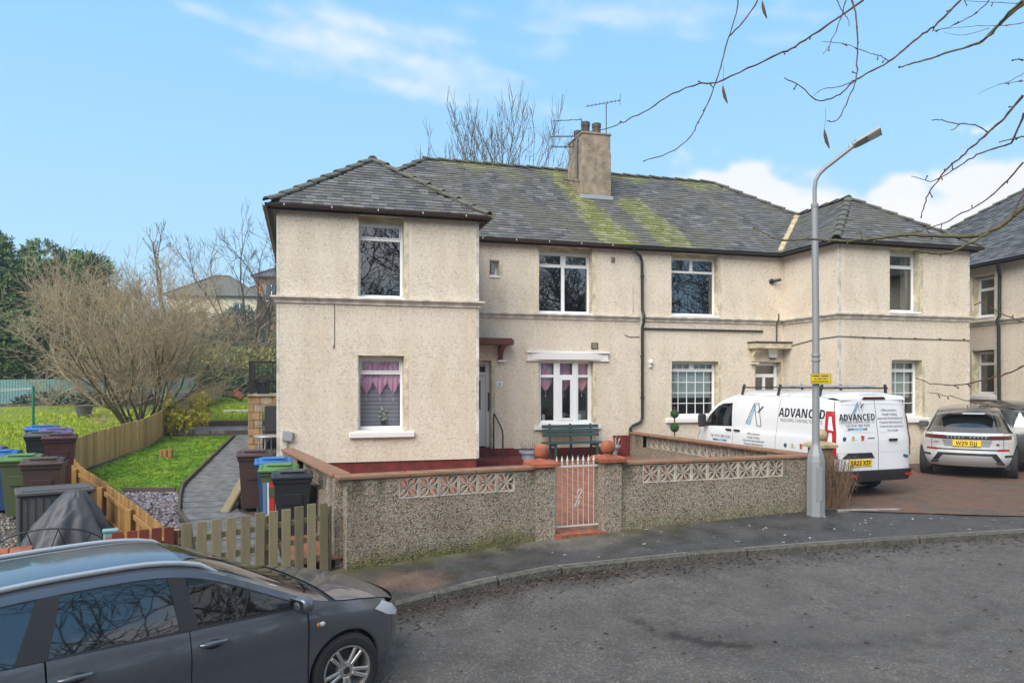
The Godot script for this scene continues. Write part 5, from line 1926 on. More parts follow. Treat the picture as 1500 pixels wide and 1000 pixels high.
func make_far_houses() -> void:
	M.far_slate = M.slate_tone_2
	var h := simple_house("hill_house", "pale cream house with dark hipped roof and skylight, on the hill behind the bare shrub", Vector3(-35.6, 7.0, -76.0), 0.12, 9.0, 7.5, 4.6, 0.62, M.cream_paint, M.ridge_tile, [[1.0, 1.8, 1.1, 1.5], [6.6, 2.2, 1.2, 1.7], [4.0, -0.6, 1.1, 1.4], [6.8, -0.7, 1.1, 1.4]])
	var g := G.new()
	g.box(Vector3(3.4, 5.9, -1.75), Vector3(1.2, 0.06, 1.0), Basis(Vector3.RIGHT, 0.555))
	part("skylight", g, M.house_glass, h)
	simple_house("hill_house", "brown roofed house higher on the hill, second behind the pale cream house", Vector3(-33.5, 9.5, -92.0), -0.1, 10.0, 8.0, 4.4, 0.6, M.roughcast, M.far_slate, [[2, 1.5, 1.2, 1.5], [6.5, 1.5, 1.2, 1.5]])
	h = simple_house("hill_house", "tan stone house on the hill at the near gable, left of the cream block", Vector3(-27.2, 8.2, -78.0), 0.1, 9.0, 8.0, 5.6, 0.55, M.brick_buff, M.far_slate, [[1.0, 3.0, 1.3, 1.9], [4.5, 3.0, 1.3, 1.9]])
	h = simple_house("hill_house", "house with white dormer and red chimney, seen above the right wing roof", Vector3(36.5, 6.5, -66.0), -0.5, 11.0, 9.0, 6.4, 0.5, M.brick_buff, M.ridge_tile, [[2.0, 3.4, 1.3, 1.8], [7.0, 3.4, 1.3, 1.8]])
	g = G.new()
	g.mm(Vector3(2.0, 6.6, -2.6), Vector3(4.6, 8.6, 0.1), 0.02)
	for k in 4: g.mm(Vector3(2.0 + k * 0.84, 6.7, 0.1), Vector3(2.08 + k * 0.84, 8.5, 0.16))
	var dm := part("dormer", g, M.upvc, h)
	g = G.new()
	for k in 3: g.mm(Vector3(2.15 + k * 0.84, 7.0, 0.101), Vector3(2.75 + k * 0.84, 8.35, 0.12))
	part("pane", g, M.house_glass, dm)
	g = G.new()
	g.mm(Vector3(4.95, 6.0, -2.2), Vector3(5.95, 10.2, -1.4), 0.02)
	part("chimney", g, M.terracotta, h)

# ---------------------------------------------------------------- garden walls with pierced blocks
func pierced_block() -> ArrayMesh:
	var g := G.new()
	var s := 0.145
	var z := 0.05
	for k in 4:
		var b := Basis(Vector3.BACK, k * PI / 2)
		g.box(b * Vector3(0, s - 0.010, 0), Vector3(s * 2 - 0.004, 0.020, z * 2), b, 0.004)
	# four petals: pairs of arcs from corner to corner through the middle, and a boss
	for k in 4:
		var ang := PI / 4 + k * PI / 2
		var dir := Vector2(cos(ang), sin(ang))
		var nrm := dir.orthogonal()
		for side in [-1.0, 1.0]:
			var prev_o := Vector2.ZERO
			var prev_i := Vector2.ZERO
			for i in 9:
				var t := i / 8.0
				var along := lerpf(0.008, s * 1.30, t)
				var bow := sin(t * PI) * 0.040
				var o = dir * along + nrm * side * (bow + 0.008)
				var n = dir * along + nrm * side * maxf(bow - 0.008, 0.0)
				if i > 0:
					g.prism(PackedVector2Array([prev_i, n, o, prev_o]), z * 1.7, Vector3(0, 0, -z * 0.85))
				prev_o = o; prev_i = n
	return g.mesh()

# a stretch of dashed wall: a mesh with stains in its vertex colours. a, b are its ends (ground heights in y), top level; rows of holes are left open
func dash_wall(a: Vector3, b: Vector3, ta: float, tb: float, thick: float, hole: Array, seed_: int, moss := 1.0) -> G:
	var g := G.new()
	var f := Vector3(b.x - a.x, 0, b.z - a.z)
	var l := f.length()
	f /= l
	var r := f.cross(Vector3.UP)
	var n := FastNoiseLite.new()
	n.seed = seed_
	n.frequency = 1.1
	n.fractal_octaves = 4
	var xs := []
	var steps_ := int(l / 0.09)
	for i in steps_ + 1: xs.append(l * i / steps_)
	if hole.size():
		xs.append_array([hole[0], hole[1]])
	xs.sort()
	var col := func(x: float, y: float) -> Color:
		var g0 := lerpf(a.y, b.y, x / l)
		var t0 := lerpf(ta, tb, x / l)
		var up := y - g0
		var k := n.get_noise_2d(x, y * 1.0 + seed_)
		var c := Color(1, 1, 1) * (0.93 + 0.3 * k)
		var m := clampf((1.0 - smoothstep(0.03, 0.26 + 0.35 * maxf(k, -0.2), up)) * moss, 0, 1)
		c = c.lerp(Color(0.40, 0.50, 0.10) * (0.8 + 0.5 * n.get_noise_2d(x * 5, y * 5)), m * 0.85)
		var drip := clampf((1.0 - smoothstep(0.0, 0.42, t0 - y)) * smoothstep(0.02, 0.35, n.get_noise_2d(x * 2.2 + 30.0, y * 0.25)) * 1.6, 0, 1)
		return c.lerp(Color(0.30, 0.30, 0.24), drip * 0.75)
	var ny := 10
	for i in xs.size() - 1:
		if xs[i + 1] - xs[i] < 1e-4: continue
		var mid: float = (xs[i] + xs[i + 1]) * 0.5
		var bands := []
		if hole.size() and mid > hole[0] and mid < hole[1]:
			bands = [["low", 0.0, hole[2]], ["high", hole[3], 0.0]]
		else:
			bands = [["all", 0.0, 0.0]]
		for bd in bands:
			var q := []
			for x in [xs[i], xs[i + 1]]:
				var g0: float = lerpf(a.y, b.y, x / l) - 0.25
				var t0: float = lerpf(ta, tb, x / l)
				var lo: float = g0 if bd[0] != "high" else t0 - bd[1]
				var hi: float = t0 if bd[0] != "low" else t0 - bd[2]
				q.append([x, lo, hi])
			for j in ny:
				var c := []
				for e in [[0, j], [1, j], [1, j + 1], [0, j + 1]]:
					var w: Array = q[e[0]]
					c.append(Vector2(w[0], lerpf(w[1], w[2], float(e[1]) / ny)))
				for side in [1.0, -1.0]:
					var P := c.map(func(p): return Vector3(a.x, 0, a.z) + f * p.x + Vector3(0, p.y, 0) + r * side * thick * 0.5)
					var K := c.map(func(p): return col.call(p.x, p.y))
					for t in ([0, 2, 1, 0, 3, 2] if side > 0 else [0, 1, 2, 0, 2, 3]):
						g.put(P[t], r * side, K[t])
			for y in [q[0][1], q[0][2]]:
				g.col = Color(0.8, 0.78, 0.7)
				var A = Vector3(a.x, y, a.z) + f * q[0][0]
				var B = Vector3(a.x, y + (q[1][1] - q[0][1]), a.z) + f * q[1][0]
				if y == q[0][2]: g.quad(A + r * thick * 0.5, B + r * thick * 0.5, B - r * thick * 0.5, A - r * thick * 0.5)
				else: g.quad(A - r * thick * 0.5, B - r * thick * 0.5, B + r * thick * 0.5, A + r * thick * 0.5)
				g.col = Color.WHITE
	for e in [[0.0, -1.0, a, ta], [l, 1.0, b, tb]]:
		var o = Vector3(a.x, 0, a.z) + f * e[0]
		var P0 = o + Vector3(0, e[2].y - 0.25, 0) + r * thick * 0.5
		var P1 = o + Vector3(0, e[2].y - 0.25, 0) - r * thick * 0.5
		var P2 = o + Vector3(0, e[3], 0) - r * thick * 0.5
		var P3 = o + Vector3(0, e[3], 0) + r * thick * 0.5
		if e[1] > 0: g.quad(P0, P1, P2, P3)
		else: g.quad(P1, P0, P3, P2)
	return g

func wall_run(w: Node3D, a: Vector3, b: Vector3, ta: float, tb: float, block_from: float, count: int, seed_: int, block: ArrayMesh, moss := 1.0, over := 0.06, trims := [0.0, 0.0]) -> void:
	var th := 0.20
	var size := 0.29
	var gap := 0.29
	var hole := []
	if count > 0: hole = [block_from, block_from + count * gap, gap + 0.0, 0.004]
	part("wall", dash_wall(a, b, ta, tb, th, hole, seed_, moss), M.pebbledash, w)
	var f := Vector3(b.x - a.x, 0, b.z - a.z)
	var l := f.length()
	f /= l
	var r := f.cross(Vector3.UP)
	for i in count:
		var x := block_from + (i + 0.5) * gap
		var p := Vector3(a.x, lerpf(ta, tb, x / l) - gap * 0.5, a.z) + f * x
		var slope := (tb - ta) / l
		part("pierced_block", block, M.block_concrete, w, Transform3D(Basis(f + Vector3(0, slope, 0), Vector3.UP, r) * Basis.from_scale(Vector3(0.99, 0.99, 1.0)), p + r * 0.052))
	# coping slabs
	var n := maxi(1, int(round(l / 1.1)))
	for i in n:
		var x0 := lerpf(-0.02 + trims[0], l + 0.02 - trims[1], float(i) / n) + 0.003
		var x1 := lerpf(-0.02 + trims[0], l + 0.02 - trims[1], float(i + 1) / n) - 0.003
		var g := G.new()
		var A := Vector3(a.x, lerpf(ta, tb, x0 / l) + 0.03, a.z) + f * x0
		var B := Vector3(a.x, lerpf(ta, tb, x1 / l) + 0.03, a.z) + f * x1
		g.beam(A, B, th + over, 0.055, Vector3.UP, 0.012)
		part("coping_slab", g, M.coping_paint, w)

func gate_pier(w: Node3D, p: Vector3, top: float, capm: Material, wallm: Material, size := 0.32) -> void:
	var g := G.new()
	g.mm(Vector3(-size / 2, -0.2, -size / 2), Vector3(size / 2, top - p.y, size / 2), 0.01)
	part("pier", g, wallm, w, Transform3D(Basis(Vector3.UP, 0.35), p))
	g = G.new()
	var s := size / 2 + 0.055
	var prof := [[s, 0.0], [s, 0.05], [s * 0.78, 0.085], [s * 0.42, 0.10]]
	for i in 3:
		for k in 4:
			var c := func(j, q): return Basis(Vector3.UP, j * PI / 2) * Vector3(q[0], q[1], q[0])
			g.quad(c.call(k, prof[i]), c.call(k + 1, prof[i]), c.call(k + 1, prof[i + 1]), c.call(k, prof[i + 1]))
	g.quad(Vector3(-s, 0, s), Vector3(-s, 0, -s), Vector3(s, 0, -s), Vector3(s, 0, s))
	part("cap", g, capm, w, Transform3D(Basis(Vector3.UP, 0.35), Vector3(p.x, top + 0.003, p.z)))
	g = G.new()
	g.lathe([Vector2(0.09, 0.08), Vector2(0.075, 0.12), Vector2(0.085, 0.13)], 20, Vector3(p.x, top, p.z))
	g.ball(Vector3(p.x, top + 0.215, p.z), Vector3(0.118, 0.112, 0.118), 24)
	part("ball_finial", g, capm, w)

func make_garden_walls() -> void:
	var block := pierced_block()
	var nc := Vector3(-2.187, 0.17, -9.64)
	var w := thing("garden_wall", "pebble dashed garden wall with pierced blocks, left of the white gate, turning back to the house", "wall")
	wall_run(w, nc, Vector3(0.42, 0.28, -10.93), 1.33, 1.315, 0.70, 6, 5, block, 1.0, 0.06, [-0.1, 0.12])
	wall_run(w, Vector3(-2.25, 0.17, -9.78), Vector3(-4.50, 0.5, -14.78), 1.33, 1.22, 0.55, 10, 6, block, 0.7, 0.06, [0.12, 0.0])
	gate_pier(w, Vector3(0.44, 0.28, -10.98), 1.355, M.terracotta, M.pebbledash)
	w = thing("garden_wall", "pebble dashed garden wall with a row of pierced blocks, right of the white gate", "wall")
	wall_run(w, Vector3(1.52, 0.36, -11.36), Vector3(5.0, 0.45, -12.50), 1.325, 1.325, 0.50, 9, 7, block, 0.5, 0.06, [0.16, 0.0])
	gate_pier(w, Vector3(1.48, 0.36, -11.36), 1.385, M.terracotta, M.pebbledash)
	w = thing("dividing_wall", "dashed wall with pierced blocks dividing the front garden from the drive", "wall")
	wall_run(w, Vector3(5.0, 0.45, -12.62), Vector3(3.17, 0.6, -19.30), 1.33, 1.25, 0.9, 18, 8, block, 0.15)
	w = thing("gate_pillar", "buff pillar with a cream ball finial beside the van, behind the lamp post", "pillar")
	gate_pier(w, Vector3(5.42, 0.45, -12.95), 1.46, M.yellow_paint, M.brick_buff, 0.30)
	# the gate
	var gt := thing("garden_gate", "white painted iron gate with spear finials and a scroll", "gate", Vector3(0.63, 0.315, -11.06), 0.36)
	var L := 0.80
	var g := G.new()
	for x in [0.0, L]: g.mm(Vector3(x - 0.009, 0.08, -0.009), Vector3(x + 0.009, 1.03, 0.009), 0.003)
	g.mm(Vector3(0, 0.10, -0.01), Vector3(L, 0.125, 0.01), 0.003)
	g.mm(Vector3(0, 1.0, -0.013), Vector3(L, 1.03, 0.013), 0.003)
	part("frame", g, M.gate_paint, gt)
	for k in 9:
		g = G.new()
		var x := 0.045 + k * (L - 0.09) / 8.0
		g.tube([Vector3(x, 0.11, 0), Vector3(x, 1.06, 0)], [0.0055], 6)
		g.lathe([Vector2(0.008, 1.03), Vector2(0.016, 1.06), Vector2(0.012, 1.075), Vector2(0.022, 1.10), Vector2(0.014, 1.13), Vector2(0.0, 1.185)], 8, Vector3(x, 0, 0))
		part("bar", g, M.gate_paint, gt)
	g = G.new()
	for s in [-1.0, 1.0]:
		var pts := []
		for k in 15:
			var t := k / 14.0
			pts.append(Vector3(0.40 + s * (0.025 + 0.04 * cos(t * 5.5)), 0.54 + s * (0.10 - 0.07 * t) + 0.045 * sin(t * 5.5) * s, 0.01))
		g.tube(pts, [0.007], 6)
	g.tube([Vector3(0.33, 0.40, 0.01), Vector3(0.47, 0.66, 0.01)], [0.007], 6)
	part("scroll", g, M.gate_paint, gt)
	g = G.new()
	g.tube([Vector3(L + 0.03, -0.05, 0), Vector3(L + 0.03, 1.06, 0)], [0.016], 8)
	g.tube([Vector3(-0.03, -0.05, 0), Vector3(-0.03, 1.04, 0)], [0.012], 8)
	part("gate_post", g, M.galvanised, gt)
	# brick step under the gate
	var st := thing("gate_step", "row of red bricks set as a step under the white gate", "step")
	for k in 8:
		g = G.new()
		g.box(Vector3.ZERO, Vector3(0.102, 0.075, 0.215), Basis(), 0.006)
		part("brick", g, [M.terracotta, M.path_red, M.terracotta][k % 3], st, Transform3D(Basis(Vector3.UP, 0.36), Vector3(0.66 + k * 0.106 * 0.936, 0.31 + rng.randf() * 0.004, -10.98 - k * 0.106 * 0.352)))

# ---------------------------------------------------------------- fences
func fence(called: String, label: String, pts: Array, height: float, width: float, gap: float, mats: Array, rail_side := 1.0, posts := 1.8, rails := 2, lean := 0.01) -> Node3D:
	var fn := thing(called, label, "fence")
	var bm := []
	for k in 3:
		var g := G.new()
		var h = height * [1.0, 0.99, 1.008][k]
		g.mm(Vector3(-width / 2, 0.02, -0.010), Vector3(width / 2, h, 0.010), 0.003)
		bm.append(g.mesh())
	for i in pts.size() - 1:
		var a: Vector3 = pts[i]
		var b: Vector3 = pts[i + 1]
		var f := Vector3(b.x - a.x, 0, b.z - a.z)
		var l := f.length()
		f /= l
		var r := f.cross(Vector3.UP)
		var turn := atan2(-f.z, f.x)
		var n := int(l / (width + gap))
		for k in n:
			var t := (k + 0.5) / n
			var p := a.lerp(b, t)
			part("plank", bm[rng.randi() % 3], M[mats[rng.randi() % mats.size()]], fn, Transform3D(Basis(Vector3.UP, turn + rng.randfn(0, 0.01)) * Basis(Vector3.BACK, rng.randfn(0, lean)), p + r * rng.randf_range(-0.003, 0.003)))
		for k in rails:
			var g := G.new()
			var y := height * (0.22 + 0.56 * k / maxf(1, rails - 1))
			g.beam(a + Vector3(0, y, 0) + r * rail_side * 0.032, b + Vector3(0, y, 0) + r * rail_side * 0.032, 0.03, 0.07, Vector3.UP, 0.004)
			part("rail", g, M[mats[0]], fn)
		var m := maxi(1, int(round(l / posts)))
		for k in m + 1:
			if k == m and i < pts.size() - 2: continue
			var g := G.new()
			var p := a.lerp(b, float(k) / m) + r * rail_side * 0.085
			g.mm(p + Vector3(-0.045, -0.2, -0.045), p + Vector3(0.045, height * 0.93, 0.045), 0.008)
			part("post", g, M[mats[0]], fn)
	return fn

func make_fences() -> void:
	var E := func(X, d, up := 0.0): return Vector3(X, paved(X, d) + up, -d)
	fence("picket_fence", "weathered grey green picket fence with open gaps beside the garden wall corner", [E.call(-2.36, 9.55), E.call(-3.02, 9.06), E.call(-3.84, 8.47)], 0.90, 0.112, 0.034, ["timber_grey", "timber_grey_pale", "timber_grey_dark"], 1.0, 1.2, 3, 0.004)
	fence("red_fence", "short run of red brown stained fence boards behind the dark car", [E.call(-3.86, 8.44), E.call(-4.42, 8.12)], 0.90, 0.104, 0.010, ["timber_red", "timber_red_pale", "timber_red_dark"], 1.0, 0.6)
	var B := func(s, b): return on_land(s, b)
	fence("board_fence", "orange brown close boarded fence with rails, running back from the red fence", [B.call(-0.93, -6.2), on_land(-1.72, -4.3, -0.05), on_land(-2.55, -2.3, -0.12), on_land(-3.45, -0.3, -0.16), on_land(-3.95, 0.9, -0.1)], 0.70, 0.098, 0.003, ["timber_new", "timber_new_pale", "timber_new_dark"], -1.0, 1.9)
	fence("lawn_fence", "sandy close boarded fence along the left side of the small lawn", [B.call(-4.12, 1.3), B.call(-4.05, 2.7), B.call(-3.75, 4.2), B.call(-3.46, 5.6), B.call(-3.40, 7.2), B.call(-3.46, 10.0), B.call(-3.5, 13.0), B.call(-3.3, 16.5), B.call(-3.1, 20.5)], 0.76, 0.12, 0.003, ["timber_back", "timber_back_pale", "timber_back_dark"], -1.0, 2.2)
	# ribbed teal fence at the end of the drying green
	var tf := thing("teal_fence", "pale teal ribbed panel fence at the far end of the large lawn", "fence")
	var a := on_land(-11.6, 19.6, -0.05)
	var b := on_land(-4.3, 21.2, -0.05)
	var n := 74
	var f := (b - a) / n
	var turn := atan2(-f.z, f.x)
	var g := G.new()
	g.mm(Vector3(-0.075, 0, -0.03), Vector3(0.015, 1.05, 0.0), 0.006)
	var sm := g.mesh()
	for k in n: part("slat", sm, M.teal_paint, tf, Transform3D(Basis(Vector3.UP, turn), a + f * k + Vector3(0, rng.randf_range(-0.01, 0.01), 0)))
	g = G.new()
	g.beam(a + Vector3(0, 0.3, -0.06), b + Vector3(0, 0.3, -0.06), 0.04, 0.08)
	g.beam(a + Vector3(0, 0.85, -0.06), b + Vector3(0, 0.85, -0.06), 0.04, 0.08)
	part("rail", g, M.teal_paint, tf)

# ---------------------------------------------------------------- things in the gardens
func make_garden_things() -> void:
	# bench against the wall under the bow window
	var bp := from_house(7.03, 0.66, 1.75)
	var be := thing("garden_bench", "dark green slatted garden bench below the bow window", "bench", bp, TURN)
	for k in 3:
		var g := G.new()
		g.box(Vector3(0, 0.62 + k * 0.105, -0.20 - k * 0.02), Vector3(1.52, 0.085, 0.022), Basis(Vector3.RIGHT, -0.18), 0.006)
		part("back_slat", g, M.bench_green, be)
	for k in 4:
		var g := G.new()
		g.box(Vector3(0, 0.44, -0.14 + k * 0.12), Vector3(1.62, 0.025, 0.105), Basis(), 0.006)
		part("seat_slat", g, M.bench_green, be)
	for x in [-0.55, 0.0, 0.55]:
		var g := G.new()
		g.beam(Vector3(x, 0.0, -0.16), Vector3(x, 0.90, -0.265), 0.05, 0.045, Vector3.BACK, 0.006)
		if x != 0.0:
			g.mm(Vector3(x - 0.03, 0.0, 0.18), Vector3(x + 0.03, 0.425, 0.24), 0.006)
			g.mm(Vector3(x - 0.03, 0.36, -0.16), Vector3(x + 0.03, 0.42, 0.2), 0.006)
		part("leg", g, M.bench_green, be)
	# two pale blue tubs
	for k in 2:
		var p: Vector3 = [from_house(5.72, 0.58, 1.35), from_house(8.05, 0.62, 1.75)][k]
		var pl := thing("planter", ["pale blue round tub with withered stems, left of the green bench", "pale blue ribbed tub with dead flower heads, right of the green bench"][k], "planter", p, 0.0, "pale blue garden tubs")
		var g := G.new()
		g.lathe([Vector2(0, 0), Vector2(0.13, 0.0), Vector2(0.18, 0.30), Vector2(0.225, 0.32), Vector2(0.235, 0.345), Vector2(0.235, 0.385), Vector2(0.20, 0.385), Vector2(0.19, 0.33), Vector2(0, 0.33)], 22)
		part("tub", g, M.planter_blue, pl)
		g = G.new()
		g.lathe([Vector2(0.0, 0.345), Vector2(0.19, 0.335)], 12)
		part("soil", g, M.timber_dark, pl)
		g = G.new()
		for i in 26:
			var a := rng.randf() * TAU
			var l := rng.randf_range(0.12, 0.38)
			var o := Vector3(cos(a) * 0.12, 0.33, sin(a) * 0.12)
			var t := o + Vector3(cos(a) * l * 0.4, l, sin(a) * l * 0.4)
			g.tube([o, o.lerp(t, 0.5) + Vector3(0.01, 0, 0.01), t], [0.004, 0.003, 0.002], 4)
			if k == 1 and i % 2 == 0: g.ball(t, Vector3(0.018, 0.018, 0.018), 6)
		part("stems", g, [M.bark_red, M.curtain_pale][k], pl)
	# ball topiary behind the dividing wall
	var tp := thing("topiary", "two ball topiary on a thin stem standing against the roughcast wall", "topiary", from_house(9.72, 0.58, 1.55))
	var g := G.new()
	g.tube([Vector3(0, 0.25, 0), Vector3(0, 1.4, 0)], [0.018], 8)
	part("stem", g, M.bark_red, tp)
	g = G.new()
	g.lathe([Vector2(0, 0), Vector2(0.14, 0), Vector2(0.18, 0.3), Vector2(0, 0.28)], 14)
	part("pot", g, M.planter_black, tp)
	for k in 2:
		var c := Vector3(0, [0.86, 1.21][k], 0)
		leaf_ball("leaf_ball", tp, c, 0.118 - 0.008 * k, 900, Color(0.022, 0.075, 0.018), Color(0.05, 0.125, 0.03), 40 + k)
	# stair landing at the side of the house with railing, pot, shed things below
	var ld := thing("stair_landing", "buff brick stair landing against the house side with a black railing on top", "landing", ORIGIN, TURN)
	for r in 7:
		for k in 4:
			g = G.new()
			var x := -0.86 + (k - 0.5 * (r % 2)) * 0.30
			var x0 := maxf(x, -0.86)
			var x1 := minf(x + 0.292, -0.50 if r < 5 else -0.01)
			if r >= 5: x1 = minf(x + 0.292, -0.01)
			if x1 - x0 < 0.04: continue
			g.mm(Vector3(x0, 0.80 + r * 0.205, -4.75), Vector3(x1, 0.80 + r * 0.205 + 0.197, -4.55), 0.01)
			part("brick", g, [M.brick_buff, M.chimney_render, M.brick_buff][(r * 3 + k) % 3], ld)
	g = G.new()
	g.mm(Vector3(-0.84, 0.8, -6.6), Vector3(-0.62, 2.2, -4.76))
	part("side_wall", g, M.brick_buff, ld)
	g = G.new()
	g.mm(Vector3(-0.88, 2.235, -6.6), Vector3(-0.005, 2.30, -4.50), 0.01)
	part("top_slab", g, M.chimney_render, ld)
	g = G.new()
	g.mm(Vector3(-0.84, 2.30, -4.62), Vector3(-0.74, 3.16, -4.52), 0.008)
	g.mm(Vector3(-0.74, 3.10, -4.59), Vector3(-0.01, 3.15, -4.55), 0.004)
	g.mm(Vector3(-0.82, 3.10, -6.6), Vector3(-0.78, 3.15, -4.62), 0.004)
	for k in 6: g.tube([Vector3(-0.62 + k * 0.12, 2.3, -4.57), Vector3(-0.62 + k * 0.12, 3.10, -4.57)], [0.010], 6)
	for k in 14: g.tube([Vector3(-0.80, 2.3, -4.7 - k * 0.13), Vector3(-0.80, 3.10, -4.7 - k * 0.13)], [0.010], 6)
	part("railing", g, M.black_paint, ld)
	var pt := thing("plant_pot", "black plastic plant pot with dry stems on the stair landing", "plant pot", from_house(-0.50, 2.30, 4.80))
	g = G.new()
	g.lathe([Vector2(0, 0), Vector2(0.15, 0), Vector2(0.19, 0.28), Vector2(0.235, 0.29), Vector2(0.24, 0.38), Vector2(0.21, 0.38), Vector2(0.18, 0.33), Vector2(0, 0.33)], 18)
	part("pot", g, M.planter_black, pt)
	g = G.new()
	for i in 40:
		var a := rng.randf() * TAU
		var l := rng.randf_range(0.1, 0.26)
		g.tube([Vector3(cos(a) * 0.1, 0.33, sin(a) * 0.1), Vector3(cos(a) * (0.1 + l * 0.5), 0.33 + l, sin(a) * (0.1 + l * 0.5))], [0.004, 0.002], 4)
	part("stems", g, M.chain_brown, pt)
	# things stored under the landing
	g = G.new()
	g.mm(Vector3(-0.45, 1.30, -4.90), Vector3(-0.02, 2.0, -4.45), 0.03)
	for x in [-0.42, -0.08]: g.mm(Vector3(x, 0.8, -4.6), Vector3(x + 0.03, 1.3, -4.55))
	tag(part("barbecue", g, M.planter_black, self, Transform3D(Basis(Vector3.UP, TURN), ORIGIN)), "black box barbecue on legs under the stair landing", "barbecue")
	g = G.new()
	g.lathe([Vector2(0, 0.50), Vector2(0.34, 0.50), Vector2(0.345, 0.515), Vector2(0.34, 0.53), Vector2(0, 0.53)], 24)
	for k in 4: g.tube([Vector3(cos(k * PI / 2) * 0.25, 0, sin(k * PI / 2) * 0.25), Vector3(cos(k * PI / 2) * 0.22, 0.5, sin(k * PI / 2) * 0.22)], [0.012], 6)
	tag(part("garden_table", g, M.galvanised, self, Transform3D(Basis(), on_land(-0.32, 3.5))), "small round pale garden table beside the house corner", "table")
	# stump
	var su := thing("log_edging", "short row of upright log ends standing in the small lawn", "logs", on_land(-2.55, 3.6))
	for k in 3:
		g = G.new()
		g.lathe([Vector2(0.062, 0), Vector2(0.06, 0.19 + 0.012 * (k % 3)), Vector2(0.052, 0.215 + 0.012 * (k % 3)), Vector2(0, 0.217 + 0.012 * (k % 3))], 10)
		part("log", g, M.timber_new_dark, su, Transform3D(Basis(), Vector3(-0.2 + k * 0.105, 0, 0.02 * (k % 2))))
	# green clothes pole and lines
	var cp := thing("clothes_pole", "bright green clothes pole on the large lawn", "pole", on_land(-6.95, 8.5))
	g = G.new()
	g.tube([Vector3(0, -0.1, 0), Vector3(0, 1.42, 0)], [0.038], 10)
	g.tube([Vector3(-0.12, 1.36, 0), Vector3(0.12, 1.36, 0)], [0.016], 6)
	part("pole", g, M.pole_green, cp)
	g = G.new()
	for k in 2: g.tube([Vector3(0, 1.36 - k * 0.02, 0), Vector3(-2.5, 1.22 - k * 0.1, 0.6), Vector3(-6.0, 1.3 - k * 0.05, 1.2 + k)], [0.007], 4)
	part("washing_line", g, M.curtain_pale, cp)
	g = G.new()
	g.lathe([Vector2(0, 0), Vector2(0.2, 0), Vector2(0.28, 0.36), Vector2(0.30, 0.36), Vector2(0.30, 0.42), Vector2(0.26, 0.42), Vector2(0.24, 0.38), Vector2(0, 0.36)], 16)
	tag(part("plant_tub", g, M.box_grey, self, Transform3D(Basis(), on_land(-6.85, 13.2))), "grey plant tub at the far edge of the large lawn", "plant tub")
	g = G.new()
	g.mm(Vector3(-0.5, 0, -0.3), Vector3(0.5, 0.4, 0.3), 0.02)
	tag(part("raised_bed", g, M.bin_brown_dark, self, Transform3D(Basis(Vector3.UP, 0.2), on_land(-12.2, 14.6))), "low red brown raised bed at the left end of the large lawn", "raised bed")
	g = G.new()
	g.lathe([Vector2(0, 0), Vector2(0.14, 0), Vector2(0.22, 0.36), Vector2(0.24, 0.36), Vector2(0.24, 0.42), Vector2(0.2, 0.42), Vector2(0.18, 0.3), Vector2(0, 0.28)], 16)
	tag(part("clay_pot", g, M.terracotta, self, Transform3D(Basis(Vector3.BACK, 1.0), on_land(-2.1, 19.0, 0.2))), "pink clay pot lying tipped on the raised lawn", "plant pot")
	# yellow-green mossy plank leaning beside the path
	g = G.new()
	g.beam(on_land(-0.75, -2.35, 0.02), on_land(-0.42, -1.0, 0.55), 0.16, 0.10, Vector3.UP, 0.02)
	tag(part("timber_sleeper", g, M.timber_grey, self), "mossy timber sleeper leaning beside the brown bin on the path", "sleeper")
	# low brick pier at the bottom left
	var bq := thing("brick_pier", "low orange brick pier at the bottom left corner above the car roof", "pier", Vector3(-5.95, 0.0, -8.15), 0.55)
	for r in 4:
		for k in 4:
			g = G.new()
			g.mm(Vector3(-0.45 + k * 0.225 + (0.1 if r % 2 else 0.0), 0.10 + r * 0.155, -0.16), Vector3(-0.45 + k * 0.225 + 0.215 + (0.1 if r % 2 else 0.0), 0.10 + r * 0.155 + 0.147, 0.16), 0.008)
			part("brick", g, [M.terracotta, M.path_red, M.terracotta][(k + r) % 3], bq)
	# grey storage box
	var bx := thing("storage_box", "grey plastic garden storage box with a lid in front of the brown bin", "storage box", on_land(-3.02, -3.25), 0.62)
	g = G.new()
	for sx in [-1.0, 1.0]:
		for sz in [-1.0, 1.0]: g.mm(Vector3(sx * 0.45 - 0.02, 0, sz * 0.30 - 0.02), Vector3(sx * 0.45 + 0.02, 0.66, sz * 0.30 + 0.02), 0.008)
	g.mm(Vector3(-0.44, 0.02, -0.29), Vector3(0.44, 0.66, 0.29), 0.01)
	for k in 9:
		g.mm(Vector3(-0.40 + k * 0.095, 0.05, 0.2901), Vector3(-0.40 + k * 0.095 + 0.05, 0.62, 0.302), 0.004)
	for k in 6:
		g.mm(Vector3(0.4401, 0.05, -0.26 + k * 0.092), Vector3(0.452, 0.62, -0.26 + k * 0.092 + 0.05), 0.004)
		g.mm(Vector3(-0.452, 0.05, -0.26 + k * 0.092), Vector3(-0.4401, 0.62, -0.26 + k * 0.092 + 0.05), 0.004)
	part("body", g, M.box_grey, bx)
	g = G.new()
	g.mm(Vector3(-0.49, 0.665, -0.34), Vector3(0.49, 0.725, 0.34), 0.018)
	g.mm(Vector3(-0.42, 0.725, -0.27), Vector3(0.42, 0.738, 0.27), 0.006)
	part("lid", g, M.box_grey, bx)
	# something under a black tarpaulin
	var tr := thing("tarpaulin", "crumpled black tarpaulin draped to a peak in front of the storage box", "tarpaulin", on_land(-2.62, -4.1), 0.4)
	var n := FastNoiseLite.new()
	n.seed = 17
	n.frequency = 1.0
	n.fractal_octaves = 3
	g = G.new()
	var rows := 22
	var cols := 64
